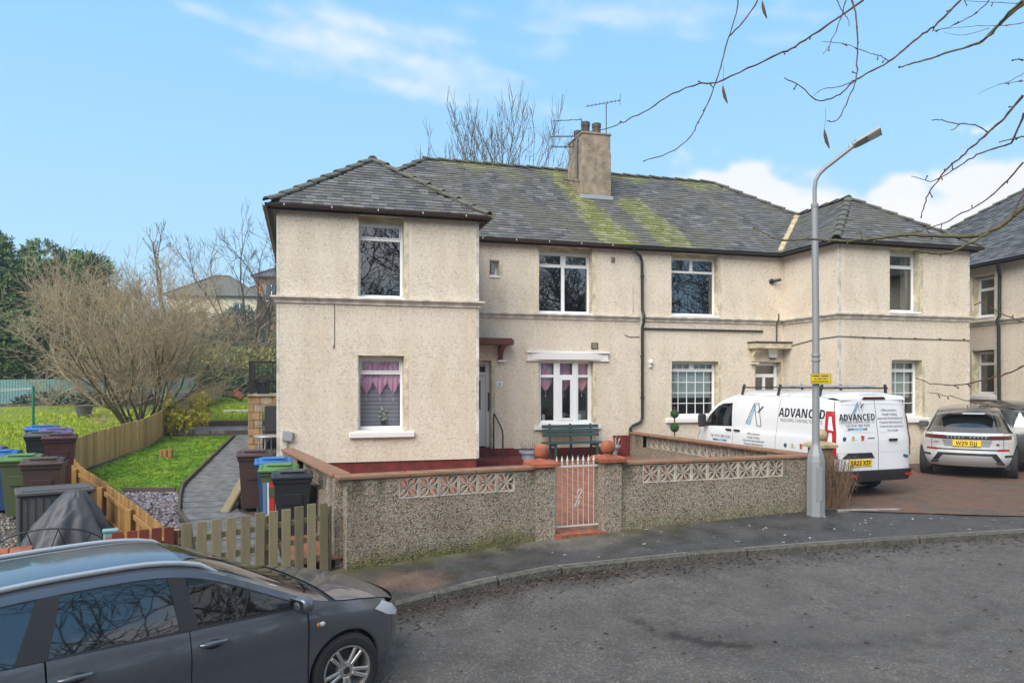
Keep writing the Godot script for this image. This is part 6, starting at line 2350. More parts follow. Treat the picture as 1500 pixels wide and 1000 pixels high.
	var pos := func(i: int, k: int) -> Vector3:
		var a := TAU * k / cols
		var t := float(i) / rows
		var fold := 0.20 * pow(t, 1.2) * sin(a * 7.0 + 1.3 * sin(a * 2.0) + t * 1.5) + 0.10 * t * (1.0 - 2.0 * absf(sin(a * 6.5 + 1.0 + t))) + 0.10 * t * n.get_noise_2d(cos(a) * 2.0 + t, sin(a) * 2.0)
		var rad := (0.06 + 0.56 * pow(t, 0.85)) * (1.0 + fold * 0.9)
		var y := 0.86 * (1.0 - pow(t, 1.25)) + 0.05 * n.get_noise_2d(cos(a) * 3.0 + 9.0, sin(a) * 3.0 + t * 3.0) * sin(t * PI)
		return Vector3(cos(a) * rad * 0.98 + 0.10 * (1.0 - t), maxf(y, 0.012), sin(a) * rad * 0.78)
	for i in rows:
		for k in cols:
			var p := [pos.call(i, k), pos.call(i, k + 1), pos.call(i + 1, k + 1), pos.call(i + 1, k)]
			var nn := []
			for e in [[i, k], [i, k + 1], [i + 1, k + 1], [i + 1, k]]:
				var i0 := maxi(e[0] - 1, 0)
				var du: Vector3 = pos.call(e[0], e[1] + 1) - pos.call(e[0], e[1] - 1)
				var dv: Vector3 = pos.call(mini(e[0] + 1, rows), e[1]) - pos.call(i0, e[1])
				nn.append(dv.cross(du) * -1.0)
			g.quadn(p[0], p[3], p[2], p[1], nn[0] * -1.0, nn[3] * -1.0, nn[2] * -1.0, nn[1] * -1.0)
	for k in cols: g.tri(Vector3(0.10, 0.87, 0), pos.call(0, k + 1), pos.call(0, k))
	part("sheet", g, M.tarp, tr)
	# low wrought iron edging arch
	var ia := thing("iron_edging", "thin black wrought iron arched edging standing before the tarpaulin", "edging", on_land(-2.55, -5.05), 0.35)
	g = G.new()
	var arch := []
	for k in 17:
		var t := PI * k / 16.0
		arch.append(Vector3(-cos(t) * 0.62, 0.30 + 0.26 * sin(t), 0))
	g.tube(arch, [0.010], 6)
	g.tube([Vector3(-0.62, 0.30, 0), Vector3(0.62, 0.30, 0)], [0.008], 6)
	for x in [-0.62, 0.62, 0.95]: g.tube([Vector3(x, 0, 0), Vector3(x, 0.42, 0)], [0.011], 6)
	for k in 5:
		var x := -0.36 + k * 0.18
		g.tube([Vector3(x, 0.30, 0), Vector3(x + 0.09 * (1 if k % 2 == 0 else -1), 0.30 + 0.26 * sqrt(maxf(0.0, 1.0 - pow((x + 0.09) / 0.62, 2))), 0)], [0.007], 5)
	g.tube([Vector3(0.62, 0.34, 0), Vector3(0.95, 0.36, 0)], [0.008], 5)
	part("bars", g, M.black_paint, ia)
	# pale post cap at the end of the red fence
	g = G.new()
	g.mm(Vector3(-0.05, -0.1, -0.05), Vector3(0.05, 0.86, 0.05), 0.01)
	g.mm(Vector3(-0.06, 0.86, -0.06), Vector3(0.10, 0.89, 0.06), 0.01)
	tag(part("capped_post", g, M.teal_paint, self, Transform3D(Basis(Vector3.UP, 0.5), Vector3(-4.58, paved(-4.5, 8.3), -8.36))), "short post with a pale flat cap where the red fence meets the boards", "post")

func leaf_ball(called: String, parent: Node3D, c: Vector3, r: float, count: int, dark: Color, light: Color, seed_: int) -> void:
	var q := RandomNumberGenerator.new()
	q.seed = seed_
	var core := G.new()
	core.col = dark
	core.ball(c, Vector3.ONE * r * 0.86, 14)
	var leaf := leaf_mesh(0.5)
	var xfs := []
	var cols := []
	for i in count:
		var d := Vector3(q.randfn(0, 1), q.randfn(0, 1), q.randfn(0, 1)).normalized()
		var b := Basis(Quaternion(Vector3.UP, d)) * Basis.from_euler(Vector3(q.randf_range(-0.7, 0.7), q.randf() * TAU, q.randf_range(-0.7, 0.7)))
		xfs.append(Transform3D(b.scaled(Vector3.ONE * q.randf_range(0.016, 0.026)), c + d * r * q.randf_range(0.84, 1.0)))
		cols.append(dark.lerp(light, q.randf()))
	var m := part(called, core, M.plain_tint, parent)
	many("leaves", leaf, M.leaf, xfs, cols, m)

func leaf_mesh(width := 0.45) -> ArrayMesh:
	var g := G.new()
	g.quad(Vector3(0, 0, 0), Vector3(width, 0.10, 0.45), Vector3(0, 0.02, 1.0), Vector3(0, -0.04, 0.5))
	g.quad(Vector3(0, 0, 0), Vector3(0, -0.04, 0.5), Vector3(0, 0.02, 1.0), Vector3(-width, 0.10, 0.45))
	return g.mesh()

# ---------------------------------------------------------------- bins
func wheelie_bin(label: String, pos: Vector3, turn: float, lid: Material, body: Material, stickers := false) -> Node3D:
	var b := thing("wheelie_bin", label, "wheelie bin", pos, turn, "wheelie bins")
	var g := G.new()
	var lo := [Vector3(-0.20, 0.06, -0.24), Vector3(0.20, 0.06, -0.24), Vector3(0.20, 0.06, 0.18), Vector3(-0.20, 0.06, 0.18)]
	var md := [Vector3(-0.25, 0.86, -0.30), Vector3(0.25, 0.86, -0.30), Vector3(0.25, 0.86, 0.31), Vector3(-0.25, 0.86, 0.31)]
	var hi := [Vector3(-0.275, 0.90, -0.32), Vector3(0.275, 0.90, -0.32), Vector3(0.275, 0.90, 0.335), Vector3(-0.275, 0.90, 0.335)]
	var tp := hi.map(func(p): return p + Vector3(0, 0.06, 0))
	for q in [[lo, md], [md, hi], [hi, tp]]:
		for k in 4:
			var l := (k + 1) % 4
			g.quad(q[0][l], q[0][k], q[1][k], q[1][l])
	g.quad(lo[0], lo[1], lo[2], lo[3])
	g.quad(tp[3], tp[2], tp[1], tp[0])
	# raised panel on the front
	g.box(Vector3(0, 0.64, 0.288), Vector3(0.28, 0.16, 0.012), Basis(Vector3.RIGHT, 0.16), 0.005)
	part("body", g, body, b)
	g = G.new()
	var sec := []
	for k in 9:
		var t := k / 8.0
		sec.append(Vector2(lerpf(-0.30, 0.37, t), 0.965 + 0.075 * pow(sin(PI * clampf(t * 0.9 + 0.08, 0, 1)), 0.7)))
	for k in 8:
		var p: Vector2 = sec[k]
		var q: Vector2 = sec[k + 1]
		for x in [[-0.29, -0.22, -0.02, 0.0], [-0.22, 0.22, 0.0, 0.0], [0.22, 0.29, 0.0, -0.02]]:
			g.quad(Vector3(x[0], q.y + x[2], q.x), Vector3(x[0], q.y + x[2], q.x), Vector3(x[1], q.y + x[3], q.x), Vector3(x[1], p.y + x[3], p.x))
			g.quad(Vector3(x[0], p.y + x[2], p.x), Vector3(x[0], q.y + x[2], q.x), Vector3(x[1], q.y + x[3], q.x), Vector3(x[1], p.y + x[3], p.x))
	g.mm(Vector3(-0.295, 0.945, -0.31), Vector3(0.295, 0.985, 0.375), 0.015)
	g.box(Vector3(0, 1.035, 0.05), Vector3(0.34, 0.012, 0.36), Basis(), 0.005)
	g.tube([Vector3(-0.22, 0.96, -0.36), Vector3(0.22, 0.96, -0.36)], [0.016], 8)
	for x in [-0.2, 0.2]: g.mm(Vector3(x - 0.02, 0.93, -0.37), Vector3(x + 0.02, 0.98, -0.29), 0.006)
	part("lid", g, lid, b)
	for x in [-0.24, 0.24]:
		g = G.new()
		g.lathe([Vector2(0, -0.025), Vector2(0.08, -0.025), Vector2(0.10, -0.015), Vector2(0.10, 0.015), Vector2(0.08, 0.025), Vector2(0, 0.025)], 18, Vector3(x, 0.10, -0.25), Basis(Vector3.BACK, PI / 2))
		part("wheel", g, M.rubber, b)
	if stickers:
		for q in [[-1.0, "sticker_blue", 0.12, 0.06, 0.42], [-1.0, "sticker_white", 0.02, 0.045, 0.42], [-1.0, "sticker_red", -0.11, 0.09, 0.44], [-1.0, "sticker_white", -0.09, 0.03, 0.30]]:
			g = G.new()
			g.box(Vector3(-0.228 - 0.003 * absf(q[2]), q[4], q[2]), Vector3(0.004, 0.60 if q[4] > 0.35 else 0.14, q[3]), Basis(Vector3.BACK, 0.062), 0.0)
			part("sticker", g, M[q[1]], b)
		for q in [[-0.20, "sticker_blue", 0.05], [-0.15, "sticker_white", 0.03], [-0.10, "sticker_red", 0.075], [-0.03, "sticker_white", 0.03], [0.02, "sticker_red", 0.05]]:
			g = G.new()
			g.box(Vector3(q[0], 0.46, 0.254), Vector3(q[2], 0.66, 0.004), Basis(Vector3.RIGHT, 0.16), 0.0)
			part("sticker", g, M[q[1]], b)
	return b

func make_bins() -> void:
	var a := TURN
	wheelie_bin("brown wheelie bin, rearmost of the four beside the house path", on_land(-0.30, -2.08), a + 0.08, M.bin_brown, M.bin_brown)
	wheelie_bin("blue lidded wheelie bin between the brown and green bins beside the garden wall", on_land(0.05, -2.92), a + 0.05, M.bin_blue, M.bin_blue_body)
	wheelie_bin("green wheelie bin with red, white and blue stickers beside the black bin", on_land(0.16, -3.53), a - 0.02, M.bin_green, M.bin_green_body, true)
	wheelie_bin("black wheelie bin nearest the picket fence", on_land(0.36, -4.12), a + 0.02, M.bin_black, M.bin_black)
	wheelie_bin("dull brown wheelie bin standing behind the grey storage box", on_land(-3.42, -2.35), 0.42, M.bin_brown, M.bin_brown)
	wheelie_bin("moss green wheelie bin just left of the dull brown bin", on_land(-3.85, -1.95), 0.42, M.bin_green, M.bin_green_body)
	wheelie_bin("blue wheelie bin at the left edge of the left yard", on_land(-4.35, -1.45), 0.42, M.bin_blue, M.bin_blue_body)
	wheelie_bin("dark bin with a purple lid behind the blue bin at the left edge", on_land(-4.75, -0.95), 0.42, M.bin_purple, M.bin_black)
	wheelie_bin("maroon wheelie bin, front of the back row beside the board fence", on_land(-4.02, 0.55), 0.5, M.bin_brown_dark, M.bin_brown_dark)
	wheelie_bin("grey lidded wheelie bin second in the back row", on_land(-4.45, 0.95), 0.5, M.box_grey, M.bin_black)
	wheelie_bin("purple lidded wheelie bin in the back row behind the maroon bin", on_land(-4.35, 1.45), 0.5, M.bin_purple, M.bin_green_body)
	wheelie_bin("blue lidded wheelie bin rearmost of the back row", on_land(-4.75, 1.95), 0.5, M.bin_blue, M.bin_blue_body)

# ---------------------------------------------------------------- lamp post
func make_lamp() -> void:
	var l := thing("lamp_post", "tall grey street lamp post with a bent arm and a yellow notice", "street lamp", Vector3(5.0, 0.42, -12.12))
	var g := G.new()
	g.lathe([Vector2(0.155, -0.05), Vector2(0.15, 0.05), Vector2(0.145, 0.88), Vector2(0.13, 0.98), Vector2(0.068, 1.16), Vector2(0.064, 1.2)], 8, Vector3.ZERO, Basis(), false)
	part("base", g, M.post_grey, l)
	g = G.new()
	g.mm(Vector3(-0.05, 0.25, 0.125), Vector3(0.05, 0.80, 0.145), 0.004)
	part("access_door", g, M.post_grey, l)
	g = G.new()
	g.tube([Vector3(0, 1.15, 0), Vector3(0.0, 3.0, 0), Vector3(-0.02, 5.08, 0)], [0.058, 0.055, 0.052], 16)
	g.lathe([Vector2(0.058, 5.06), Vector2(0.060, 5.11), Vector2(0.036, 5.13)], 16, Vector3(-0.02, 0, 0))
	for y in [2.52, 2.6]: g.lathe([Vector2(0.062, y), Vector2(0.070, y + 0.01), Vector2(0.070, y + 0.035), Vector2(0.062, y + 0.045)], 12)
	part("column", g, M.post_grey, l)
	g = G.new()
	g.tube([Vector3(-0.02, 5.1, 0), Vector3(-0.02, 5.38, 0), Vector3(-0.005, 5.50, 0.01), Vector3(0.045, 5.60, 0.02), Vector3(0.13, 5.69, 0.04), Vector3(0.26, 5.79, 0.07), Vector3(0.55, 6.02, 0.14)], [0.033], 12)
	part("arm", g, M.post_grey, l)
	var hd := node("lantern", l, Node3D.new())
	var X := Vector3(0.85, 0.45, 0.28).normalized()
	var Zr := Vector3(-0.2, 0.5, 0.84)
	var Z := (Zr - X * Zr.dot(X)).normalized()
	var Yv := Z.cross(X)
	var b := Basis(X, Yv, Z).scaled(Vector3.ONE * 0.72)
	g = G.new()
	g.xf = Transform3D(b, Vector3(0.55, 6.03, 0.135))
	g.prism(PackedVector2Array([Vector2(0, -0.07), Vector2(0.10, -0.10), Vector2(0.62, -0.13), Vector2(0.64, 0.13), Vector2(0.10, 0.10), Vector2(0, 0.07)]), 0.07, Vector3(0, -0.035, 0), Basis(Vector3.RIGHT, Vector3.FORWARD, Vector3.UP))
	g.mm(Vector3(-0.10, -0.045, -0.045), Vector3(0.08, 0.045, 0.045), 0.015)
	part("head", g, M.post_grey, hd)
	g = G.new()
	g.xf = Transform3D(b, Vector3(0.55, 6.03, 0.135))
	g.mm(Vector3(0.32, -0.045, -0.10), Vector3(0.60, -0.036, 0.10), 0.004)
	part("lens", g, M.curtain_pale, hd)
	g = G.new()
	g.xf = Transform3D(b, Vector3(0.55, 6.03, 0.135))
	g.lathe([Vector2(0.04, 0.03), Vector2(0.04, 0.085), Vector2(0.03, 0.10), Vector2(0, 0.10)], 12, Vector3(0.1, 0, 0))
	part("photocell", g, M.box_grey, hd)
	var sg := node("notice", l, Node3D.new())
	g = G.new()
	g.box(Vector3(0.04, 2.24, 0.10), Vector3(0.335, 0.168, 0.006), Basis(), 0.002)
	part("plate", g, M.yellow_sign, sg)
	g = G.new()
	for s in [[0.164, 0.004, 0.0, 0.079], [0.164, 0.004, 0.0, -0.079]]: g.box(Vector3(0.04, 2.24 + s[3], 0.1035), Vector3(0.325, 0.004, 0.002))
	for s in [-1.0, 1.0]: g.box(Vector3(0.04 + s * 0.162, 2.24, 0.1035), Vector3(0.004, 0.158, 0.002))
	# three lines of print too small to read
	var q := RandomNumberGenerator.new()
	q.seed = 3
	for r in 3:
		var x := -0.135 if r != 1 else -0.105
		var end := -x
		while x < end:
			var w := q.randf_range(0.008, 0.016)
			if q.randf() > 0.12: g.box(Vector3(0.04 + x + w / 2, 2.24 + 0.045 - r * 0.045, 0.1037), Vector3(w, 0.022 if r == 0 else 0.017, 0.002))
			x += w + 0.004
	part("print", g, M.ink, sg)
	g = G.new()
	for y in [2.20, 2.28]: g.lathe([Vector2(0.063, y), Vector2(0.072, y + 0.004), Vector2(0.072, y + 0.016), Vector2(0.063, y + 0.02)], 12)
	part("straps", g, M.galvanised, sg)

# ---------------------------------------------------------------- vehicles: x forward, y up, z to the right-hand side
func curve(f: Callable, a: float, b: float, n := 12) -> Array:
	var r := []
	for i in n + 1:
		var x := lerpf(a, b, float(i) / n)
		r.append(Vector2(x, f.call(x)))
	return r

func arch(c: Vector2, r: float, a0: float, a1: float, n := 18) -> Array:
	var o := []
	for i in n + 1:
		var a := lerpf(a0, a1, float(i) / n)
		o.append(c + Vector2(cos(a), sin(a)) * r)
	return o

func minus(poly: PackedVector2Array, hole: PackedVector2Array) -> PackedVector2Array:
	var r := Geometry2D.clip_polygons(poly, hole)
	return r[0] if r.size() else poly

func shrink(poly: PackedVector2Array, by: float) -> PackedVector2Array:
	var r := Geometry2D.offset_polygon(poly, -by)
	return r[0] if r.size() else poly

func circle(c: Vector2, r: float, n := 28) -> PackedVector2Array:
	return PackedVector2Array(arch(c, r, 0, TAU * (n - 1) / n, n - 1))

func road_wheel(car: Node3D, at: Vector3, r: float, width: float, rim: float, outward: float, spokes := 5, turn := 0.0, m_rim := "alloy") -> void:
	var w := node("wheel", car, Node3D.new())
	w.position = at
	w.rotation.y = turn
	var b := Basis(Vector3.RIGHT, Vector3(0, 0, outward), Vector3(0, -outward, 0))
	var h := width / 2
	var g := G.new()
	g.lathe([Vector2(rim - 0.01, -h + 0.01), Vector2(rim + 0.02, -h), Vector2(r - 0.035, -h), Vector2(r - 0.008, -h + 0.025), Vector2(r, -h + 0.045), Vector2(r, h - 0.045), Vector2(r - 0.008, h - 0.025), Vector2(r - 0.035, h), Vector2(rim + 0.02, h + 0.002), Vector2(rim - 0.005, h - 0.012)], 40, Vector3.ZERO, b)
	part("tyre", g, M.rubber, w)
	g = G.new()
	g.lathe([Vector2(rim + 0.004, h - 0.012), Vector2(rim, h - 0.004), Vector2(rim - 0.014, h - 0.006), Vector2(rim - 0.022, h - 0.03), Vector2(rim - 0.03, -h + 0.02)], 40, Vector3.ZERO, b)
	for k in spokes:
		for s in [-1.0, 1.0]:
			var a: float = TAU * k / spokes + 0.3
			var a0 = a + s * 0.24
			var p0 := b * (Vector3(cos(a0) * 0.055, h - 0.030, sin(a0) * 0.055))
			var a1 = a + s * 0.17
			var p1 := b * (Vector3(cos(a1) * (rim - 0.012), h - 0.020, sin(a1) * (rim - 0.012)))
			g.beam(p0, p1, 0.032, 0.03, b * Vector3.UP, 0.008)
	g.lathe([Vector2(0, h - 0.018), Vector2(0.05, h - 0.02), Vector2(0.075, h - 0.03), Vector2(0.08, h - 0.07)], 20, Vector3.ZERO, b)
	part("rim", g, M[m_rim], w)
	g = G.new()
	g.lathe([Vector2(0, h - 0.012), Vector2(0.028, h - 0.014), Vector2(0.032, h - 0.02)], 16, Vector3.ZERO, b)
	for k in 5:
		var a := TAU * k / 5 + 0.6
		g.lathe([Vector2(0, h - 0.020), Vector2(0.009, h - 0.021), Vector2(0.01, h - 0.03)], 8, b * Vector3(cos(a) * 0.055, 0, sin(a) * 0.055), b)
	part("hub_cap", g, M.lens_dark_red if false else M.dark_trim, w)
	g = G.new()
	g.lathe([Vector2(0, h - 0.10), Vector2(rim * 0.72, h - 0.10), Vector2(rim * 0.72, h - 0.12), Vector2(0, h - 0.12)], 28, Vector3.ZERO, b)
	part("brake_disc", g, M.mast_metal, w)

func place_car(called: String, label: String, pos: Vector3, heading: float, pitch := 0.0) -> Node3D:
	var c := thing(called, label, "car", pos, 0.0)
	c.basis = Basis(Vector3.UP, heading) * Basis(Vector3.BACK, pitch)
	return c

func make_hatchback() -> void:
	var car := place_car("estate_car", "dark grey estate car with silver roof rails parked in the foreground", Vector3(-4.418, -0.19, -4.575), 0.746, 0.012)
	var S := Shell.new()
	S.W = [Vector2(0.16, 0.74), Vector2(0.24, 0.80), Vector2(0.42, 0.822), Vector2(0.60, 0.832), Vector2(0.745, 0.845), Vector2(0.80, 0.842), Vector2(0.93, 0.808), Vector2(0.99, 0.782), Vector2(1.15, 0.705), Vector2(1.33, 0.615), Vector2(1.45, 0.545)]
	S.LF = [Vector2(0.16, 4.06), Vector2(0.35, 4.17), Vector2(0.52, 4.21), Vector2(0.66, 4.18), Vector2(0.76, 4.10), Vector2(0.86, 3.98), Vector2(1.0, 3.8), Vector2(1.45, 3.5)]
	S.LR = [Vector2(0.16, 0.14), Vector2(0.4, 0.03), Vector2(0.6, 0.0), Vector2(0.9, 0.05), Vector2(1.1, 0.12), Vector2(1.45, 0.38)]
	S.xf = 3.05; S.xr = 0.95; S.nf = 2.7; S.nr = 3.0
	S.P = [Vector2(0.30, 1.30), Vector2(0.5, 1.385), Vector2(0.9, 1.43), Vector2(1.5, 1.452), Vector2(2.0, 1.442), Vector2(2.25, 1.40), Vector2(2.6, 1.262), Vector2(2.95, 1.10), Vector2(3.22, 0.985), Vector2(3.3, 0.965), Vector2(3.6, 0.915), Vector2(3.85, 0.85), Vector2(4.05, 0.765), Vector2(4.2, 0.66)]
	S.E = [Vector2(0.30, 1.24), Vector2(0.5, 1.325), Vector2(0.9, 1.375), Vector2(1.5, 1.392), Vector2(2.0, 1.372), Vector2(2.25, 1.318), Vector2(2.6, 1.175), Vector2(2.9, 1.035), Vector2(3.1, 0.955), Vector2(3.3, 0.912), Vector2(3.6, 0.858), Vector2(3.85, 0.788), Vector2(4.05, 0.70), Vector2(4.2, 0.6)]
	var yb := func(x): return lerpf(0.985, 0.925, clampf((x - 0.4) / 2.65, 0, 1))
	var Ex := func(x): return Shell.at(S.E, x)
	var ax_f := Vector2(3.36, 0.31)
	var ax_r := Vector2(0.90, 0.31)
	var low := 0.20
	var wells := [circle(ax_f, 0.355), circle(ax_r, 0.355)]
	for side in [1.0, -1.0]:
		var f: Callable = S.right if side > 0 else S.left
		var fl: bool = side < 0
		# front wing
		var q := []
		q.append(Vector2(3.0, low))
		for i in 9: q.append(Vector2(S.xfront(lerpf(low, 0.72, i / 8.0)), lerpf(low, 0.72, i / 8.0)))
		q.append_array(curve(Ex, S.xfront(0.74), 3.0, 14))
		q.append(Vector2(3.0, 0.93))
		var g := G.new()
		g.panel(shrink(minus(PackedVector2Array(q), wells[0]), 0.0035), f, 0.05, fl)
		part("front_wing", g, M.paint_slate, car)
		# doors under the glass
		for d in [[2.075, 3.0, "front_door"], [1.17, 2.075, "rear_door"]]:
			q = [Vector2(d[0], 0.26), Vector2(d[1], 0.26)]
			q.append_array(curve(yb, d[1], d[0], 8))
			var pp := PackedVector2Array(q)
			if d[2] == "rear_door": pp = minus(pp, circle(ax_r, 0.43))
			g = G.new()
			g.panel(shrink(pp, 0.0035), f, 0.045, fl)
			var dn := part(d[2], g, M.paint_slate, car)
			var hx: float = d[0] + 0.16
			var hp: Vector3 = f.call(hx, 0.825)
			g = G.new()
			g.ball(hp + Vector3(0, -0.008, side * -0.008), Vector3(0.085, 0.042, 0.018), 14)
			part("handle_recess", g, M.dark_trim, dn)
			g = G.new()
			var y := 0.832
			g.tube([f.call(hx - 0.095, y) + Vector3(0, 0, side * 0.004), f.call(hx - 0.07, y + 0.003) + Vector3(0, 0, side * 0.03), f.call(hx, y + 0.006) + Vector3(0, 0, side * 0.036), f.call(hx + 0.08, y + 0.004) + Vector3(0, 0, side * 0.03), f.call(hx + 0.105, y) + Vector3(0, 0, side * 0.004)], [0.012, 0.017, 0.018, 0.017, 0.012], 10)
			part("handle", g, M.paint_slate, dn)
			g = G.new()
			g.strip(curve(yb, d[0] + 0.01, d[1] - 0.01, 6), f, 0.026, 0.005, not fl)
			part("weather_strip", g, M.dark_trim, dn)
		# sill and rear quarter
		g = G.new()
		g.panel(minus(minus(PackedVector2Array([Vector2(1.17, 0.19), Vector2(3.0, 0.19), Vector2(3.0, 0.255), Vector2(1.17, 0.255)]), wells[0]), wells[1]), f, 0.1, fl)
		part("sill", g, M.paint_slate, car)
		q = [Vector2(1.165, low)]
		q.append_array(curve(yb, 1.165, 0.5, 6))
		for i in 9: q.append(Vector2(S.xrear(lerpf(0.98, low, i / 8.0)), lerpf(0.98, low, i / 8.0)))
		g = G.new()
		g.panel(shrink(minus(PackedVector2Array(q), wells[1]), 0.003), f, 0.06, fl)
		part("rear_quarter", g, M.paint_slate, car)
		# roof side rail above the glass and the posts
		var Et := func(x): return Shell.at(S.E, x) - 0.052
		q = curve(Ex, 0.34, 3.08, 26)
		q.append_array(curve(Et, 2.98, 0.40, 24))
		g = G.new()
		g.panel(PackedVector2Array(q), f, 0.06, fl)
		q = [Vector2(0.3, yb.call(0.4))]
		q.append_array([Vector2(0.56, yb.call(0.56)), Vector2(0.70, Et.call(0.70)), Vector2(0.5, Et.call(0.5)), Vector2(0.36, 1.22)])
		g.panel(PackedVector2Array(q), f, 0.06, fl)
		q = [Vector2(2.90, yb.call(2.90)), Vector2(3.08, yb.call(3.05) + 0.004), Vector2(3.09, 0.958), Vector2(2.97, Et.call(2.97))]
		part("roof_side", g, M.paint_slate, car)
		g = G.new()
		g.panel(PackedVector2Array([Vector2(2.86, yb.call(2.86)), Vector2(3.07, yb.call(3.05)), Vector2(2.975, Et.call(2.975)), Vector2(2.90, Et.call(2.90))]), f, 0.05, fl)
		g.panel(PackedVector2Array([Vector2(2.015, yb.call(2.0)), Vector2(2.145, yb.call(2.1)), Vector2(2.10, Et.call(2.10)), Vector2(1.98, Et.call(1.98))]), f, 0.05, fl)
		g.panel(PackedVector2Array([Vector2(1.00, yb.call(1.0)), Vector2(1.185, yb.call(1.2)), Vector2(1.30, Et.call(1.30)), Vector2(1.16, Et.call(1.16))]), f, 0.05, fl)
		g.strip(curve(Et, 0.62, 2.95, 24), f, 0.018, 0.004, not fl)
		part("window_post", g, M.dark_trim, car)
		# side glass
		for wq in [["front_side_glass", 2.13, 2.875, 2.09, 2.915, "car_glass"], ["rear_side_glass", 1.175, 2.025, 1.29, 1.99, "privacy_glass"], ["quarter_glass", 0.55, 1.01, 0.69, 1.17, "privacy_glass"]]:
			q = curve(yb, wq[1], wq[2], 5)
			q.append_array(curve(Et, wq[4], wq[3], 10))
			g = G.new()
			var fi := func(x, y): return f.call(x, y) - Vector3(0, 0, side * 0.006)
			g.panel(PackedVector2Array(q), fi, 0.07, fl)
			part(wq[0], g, M[wq[5]], car)
		# wheel arch lips and liners
		for c in [ax_f, ax_r]:
			g = G.new()
			g.strip(arch(c, 0.358, -0.15, PI + 0.15, 22), f, 0.022, 0.006, not fl)
			part("arch_lip", g, M.paint_slate, car)
			g = G.new()
			var ring := arch(c, 0.357, -0.3, PI + 0.3, 20)
			for i in 20:
				var p: Vector2 = ring[i]
				var r2: Vector2 = ring[i + 1]
				var za := minf(S.half(p.x, maxf(p.y, 0.2)), 0.84) - 0.004
				var zb := minf(S.half(r2.x, maxf(r2.y, 0.2)), 0.84) - 0.004
				g.quad(Vector3(p.x, p.y, side * za), Vector3(r2.x, r2.y, side * zb), Vector3(r2.x, r2.y, side * 0.5), Vector3(p.x, p.y, side * 0.5))
			part("wheel_arch", g, M.rubber, car)
		road_wheel(car, Vector3(3.36, 0.31, side * 0.735), 0.312, 0.205, 0.212, side, 5, -0.06)
		road_wheel(car, Vector3(0.90, 0.31, side * 0.735), 0.312, 0.205, 0.212, side, 5)
		# mirror
		var mi := node("door_mirror", car, Node3D.new())
		g = G.new()
		g.ball(Vector3(2.90, 1.00, side * 0.955), Vector3(0.075, 0.072, 0.105), 18)
		part("shell", g, M.paint_slate, mi)
		g = G.new()
		g.beam(Vector3(2.92, 0.945, side * 0.79), Vector3(2.91, 0.965, side * 0.93), 0.06, 0.045, Vector3.UP, 0.012)
		part("arm", g, M.dark_trim, mi)
		g = G.new()
		g.box(Vector3(2.84, 1.0, side * 0.955), Vector3(0.012, 0.10, 0.17), Basis(Vector3.UP, 0.1), 0.004)
		part("mirror_glass", g, M.privacy_glass, mi)
		# roof rail
		g = G.new()
		var rail := []
		for i in 15:
			var x := lerpf(0.62, 2.36, i / 14.0)
			var z := S.half(x, Shell.at(S.E, x)) - 0.055
			var up := 0.020 if i > 0 and i < 14 else -0.012
			rail.append(Vector3(x, S.top(x, z).y + up, side * z))
		g.tube(rail, [0.014, 0.020, 0.021, 0.021, 0.021, 0.021, 0.021, 0.021, 0.021, 0.021, 0.021, 0.021, 0.021, 0.020, 0.012], 10)
		part("roof_rail", g, M.silver_paint, car)
		# repeater and headlamp
		g = G.new()
		g.ball(f.call(3.10, 0.765) + Vector3(0.018, 0, 0), Vector3(0.03, 0.022, 0.012), 12)
		g.col = Color.WHITE
		part("side_repeater", g, M.lens_white, car)
		g = G.new()
		g.ball(f.call(3.085, 0.765), Vector3(0.018, 0.021, 0.013), 10)
		part("side_repeater", g, M.lens_amber, car)
		g = G.new()
		var head := PackedVector2Array([Vector2(3.66, 0.755), Vector2(3.82, 0.66), Vector2(3.98, 0.60), Vector2(4.02, 0.62), Vector2(3.93, 0.715), Vector2(3.78, 0.79)])
		g.panel(head, func(x, y): return f.call(x, y) + Vector3(0.004, 0.002, side * 0.007), 0.03, fl)
		part("headlamp", g, M.lens_white, car)
		# dark joint between wing and bonnet
		g = G.new()
		g.strip([Vector2(3.0, 0.24), Vector2(3.0, 0.92)], f, 0.01, -0.006, not fl)
		part("door_joint", g, M.ink, car)
	# top: bonnet, windscreen, roof
	var zE := func(x, k): return S.half(x, Shell.at(S.E, x)) * k
	var lid := func(x0: float, x1: float, k0: float, n := 12):
		var q := []
		for i in n + 1: q.append(Vector2(lerpf(x0, x1, float(i) / n), zE.call(lerpf(x0, x1, float(i) / n), k0)))
		for i in n + 1: q.append(Vector2(lerpf(x1, x0, float(i) / n), -zE.call(lerpf(x1, x0, float(i) / n), k0)))
		return PackedVector2Array(q)
	var g := G.new()
	g.panel(lid.call(3.27, 4.09, 0.985), S.top, 0.06, true)
	part("bonnet", g, M.paint_slate, car)
	g = G.new()
	g.panel(lid.call(0.34, 2.14, 0.999), S.top, 0.07, true)
	part("roof", g, M.paint_slate, car)
	g = G.new()
	g.panel(lid.call(2.14, 3.2, 0.90), func(x, z): return S.top(x, z) - Vector3(0, 0.004, 0), 0.08, true)
	part("windscreen", g, M.car_glass, car)
	g = G.new()
	for side in [1.0, -1.0]:
		var q := []
		for i in 13: q.append(Vector2(lerpf(2.14, 3.2, i / 12.0), side * zE.call(lerpf(2.14, 3.2, i / 12.0), 1.0)))
		for i in 13: q.append(Vector2(lerpf(3.2, 2.14, i / 12.0), side * zE.call(lerpf(3.2, 2.14, i / 12.0), 0.90)))
		g.panel(PackedVector2Array(q), S.top, 0.06, true)
	part("windscreen_pillar", g, M.paint_slate, car)
	g = G.new()
	g.panel(lid.call(3.18, 3.28, 0.97, 4), func(x, z): return S.top(x, z) - Vector3(0, 0.012, 0), 0.08, true)
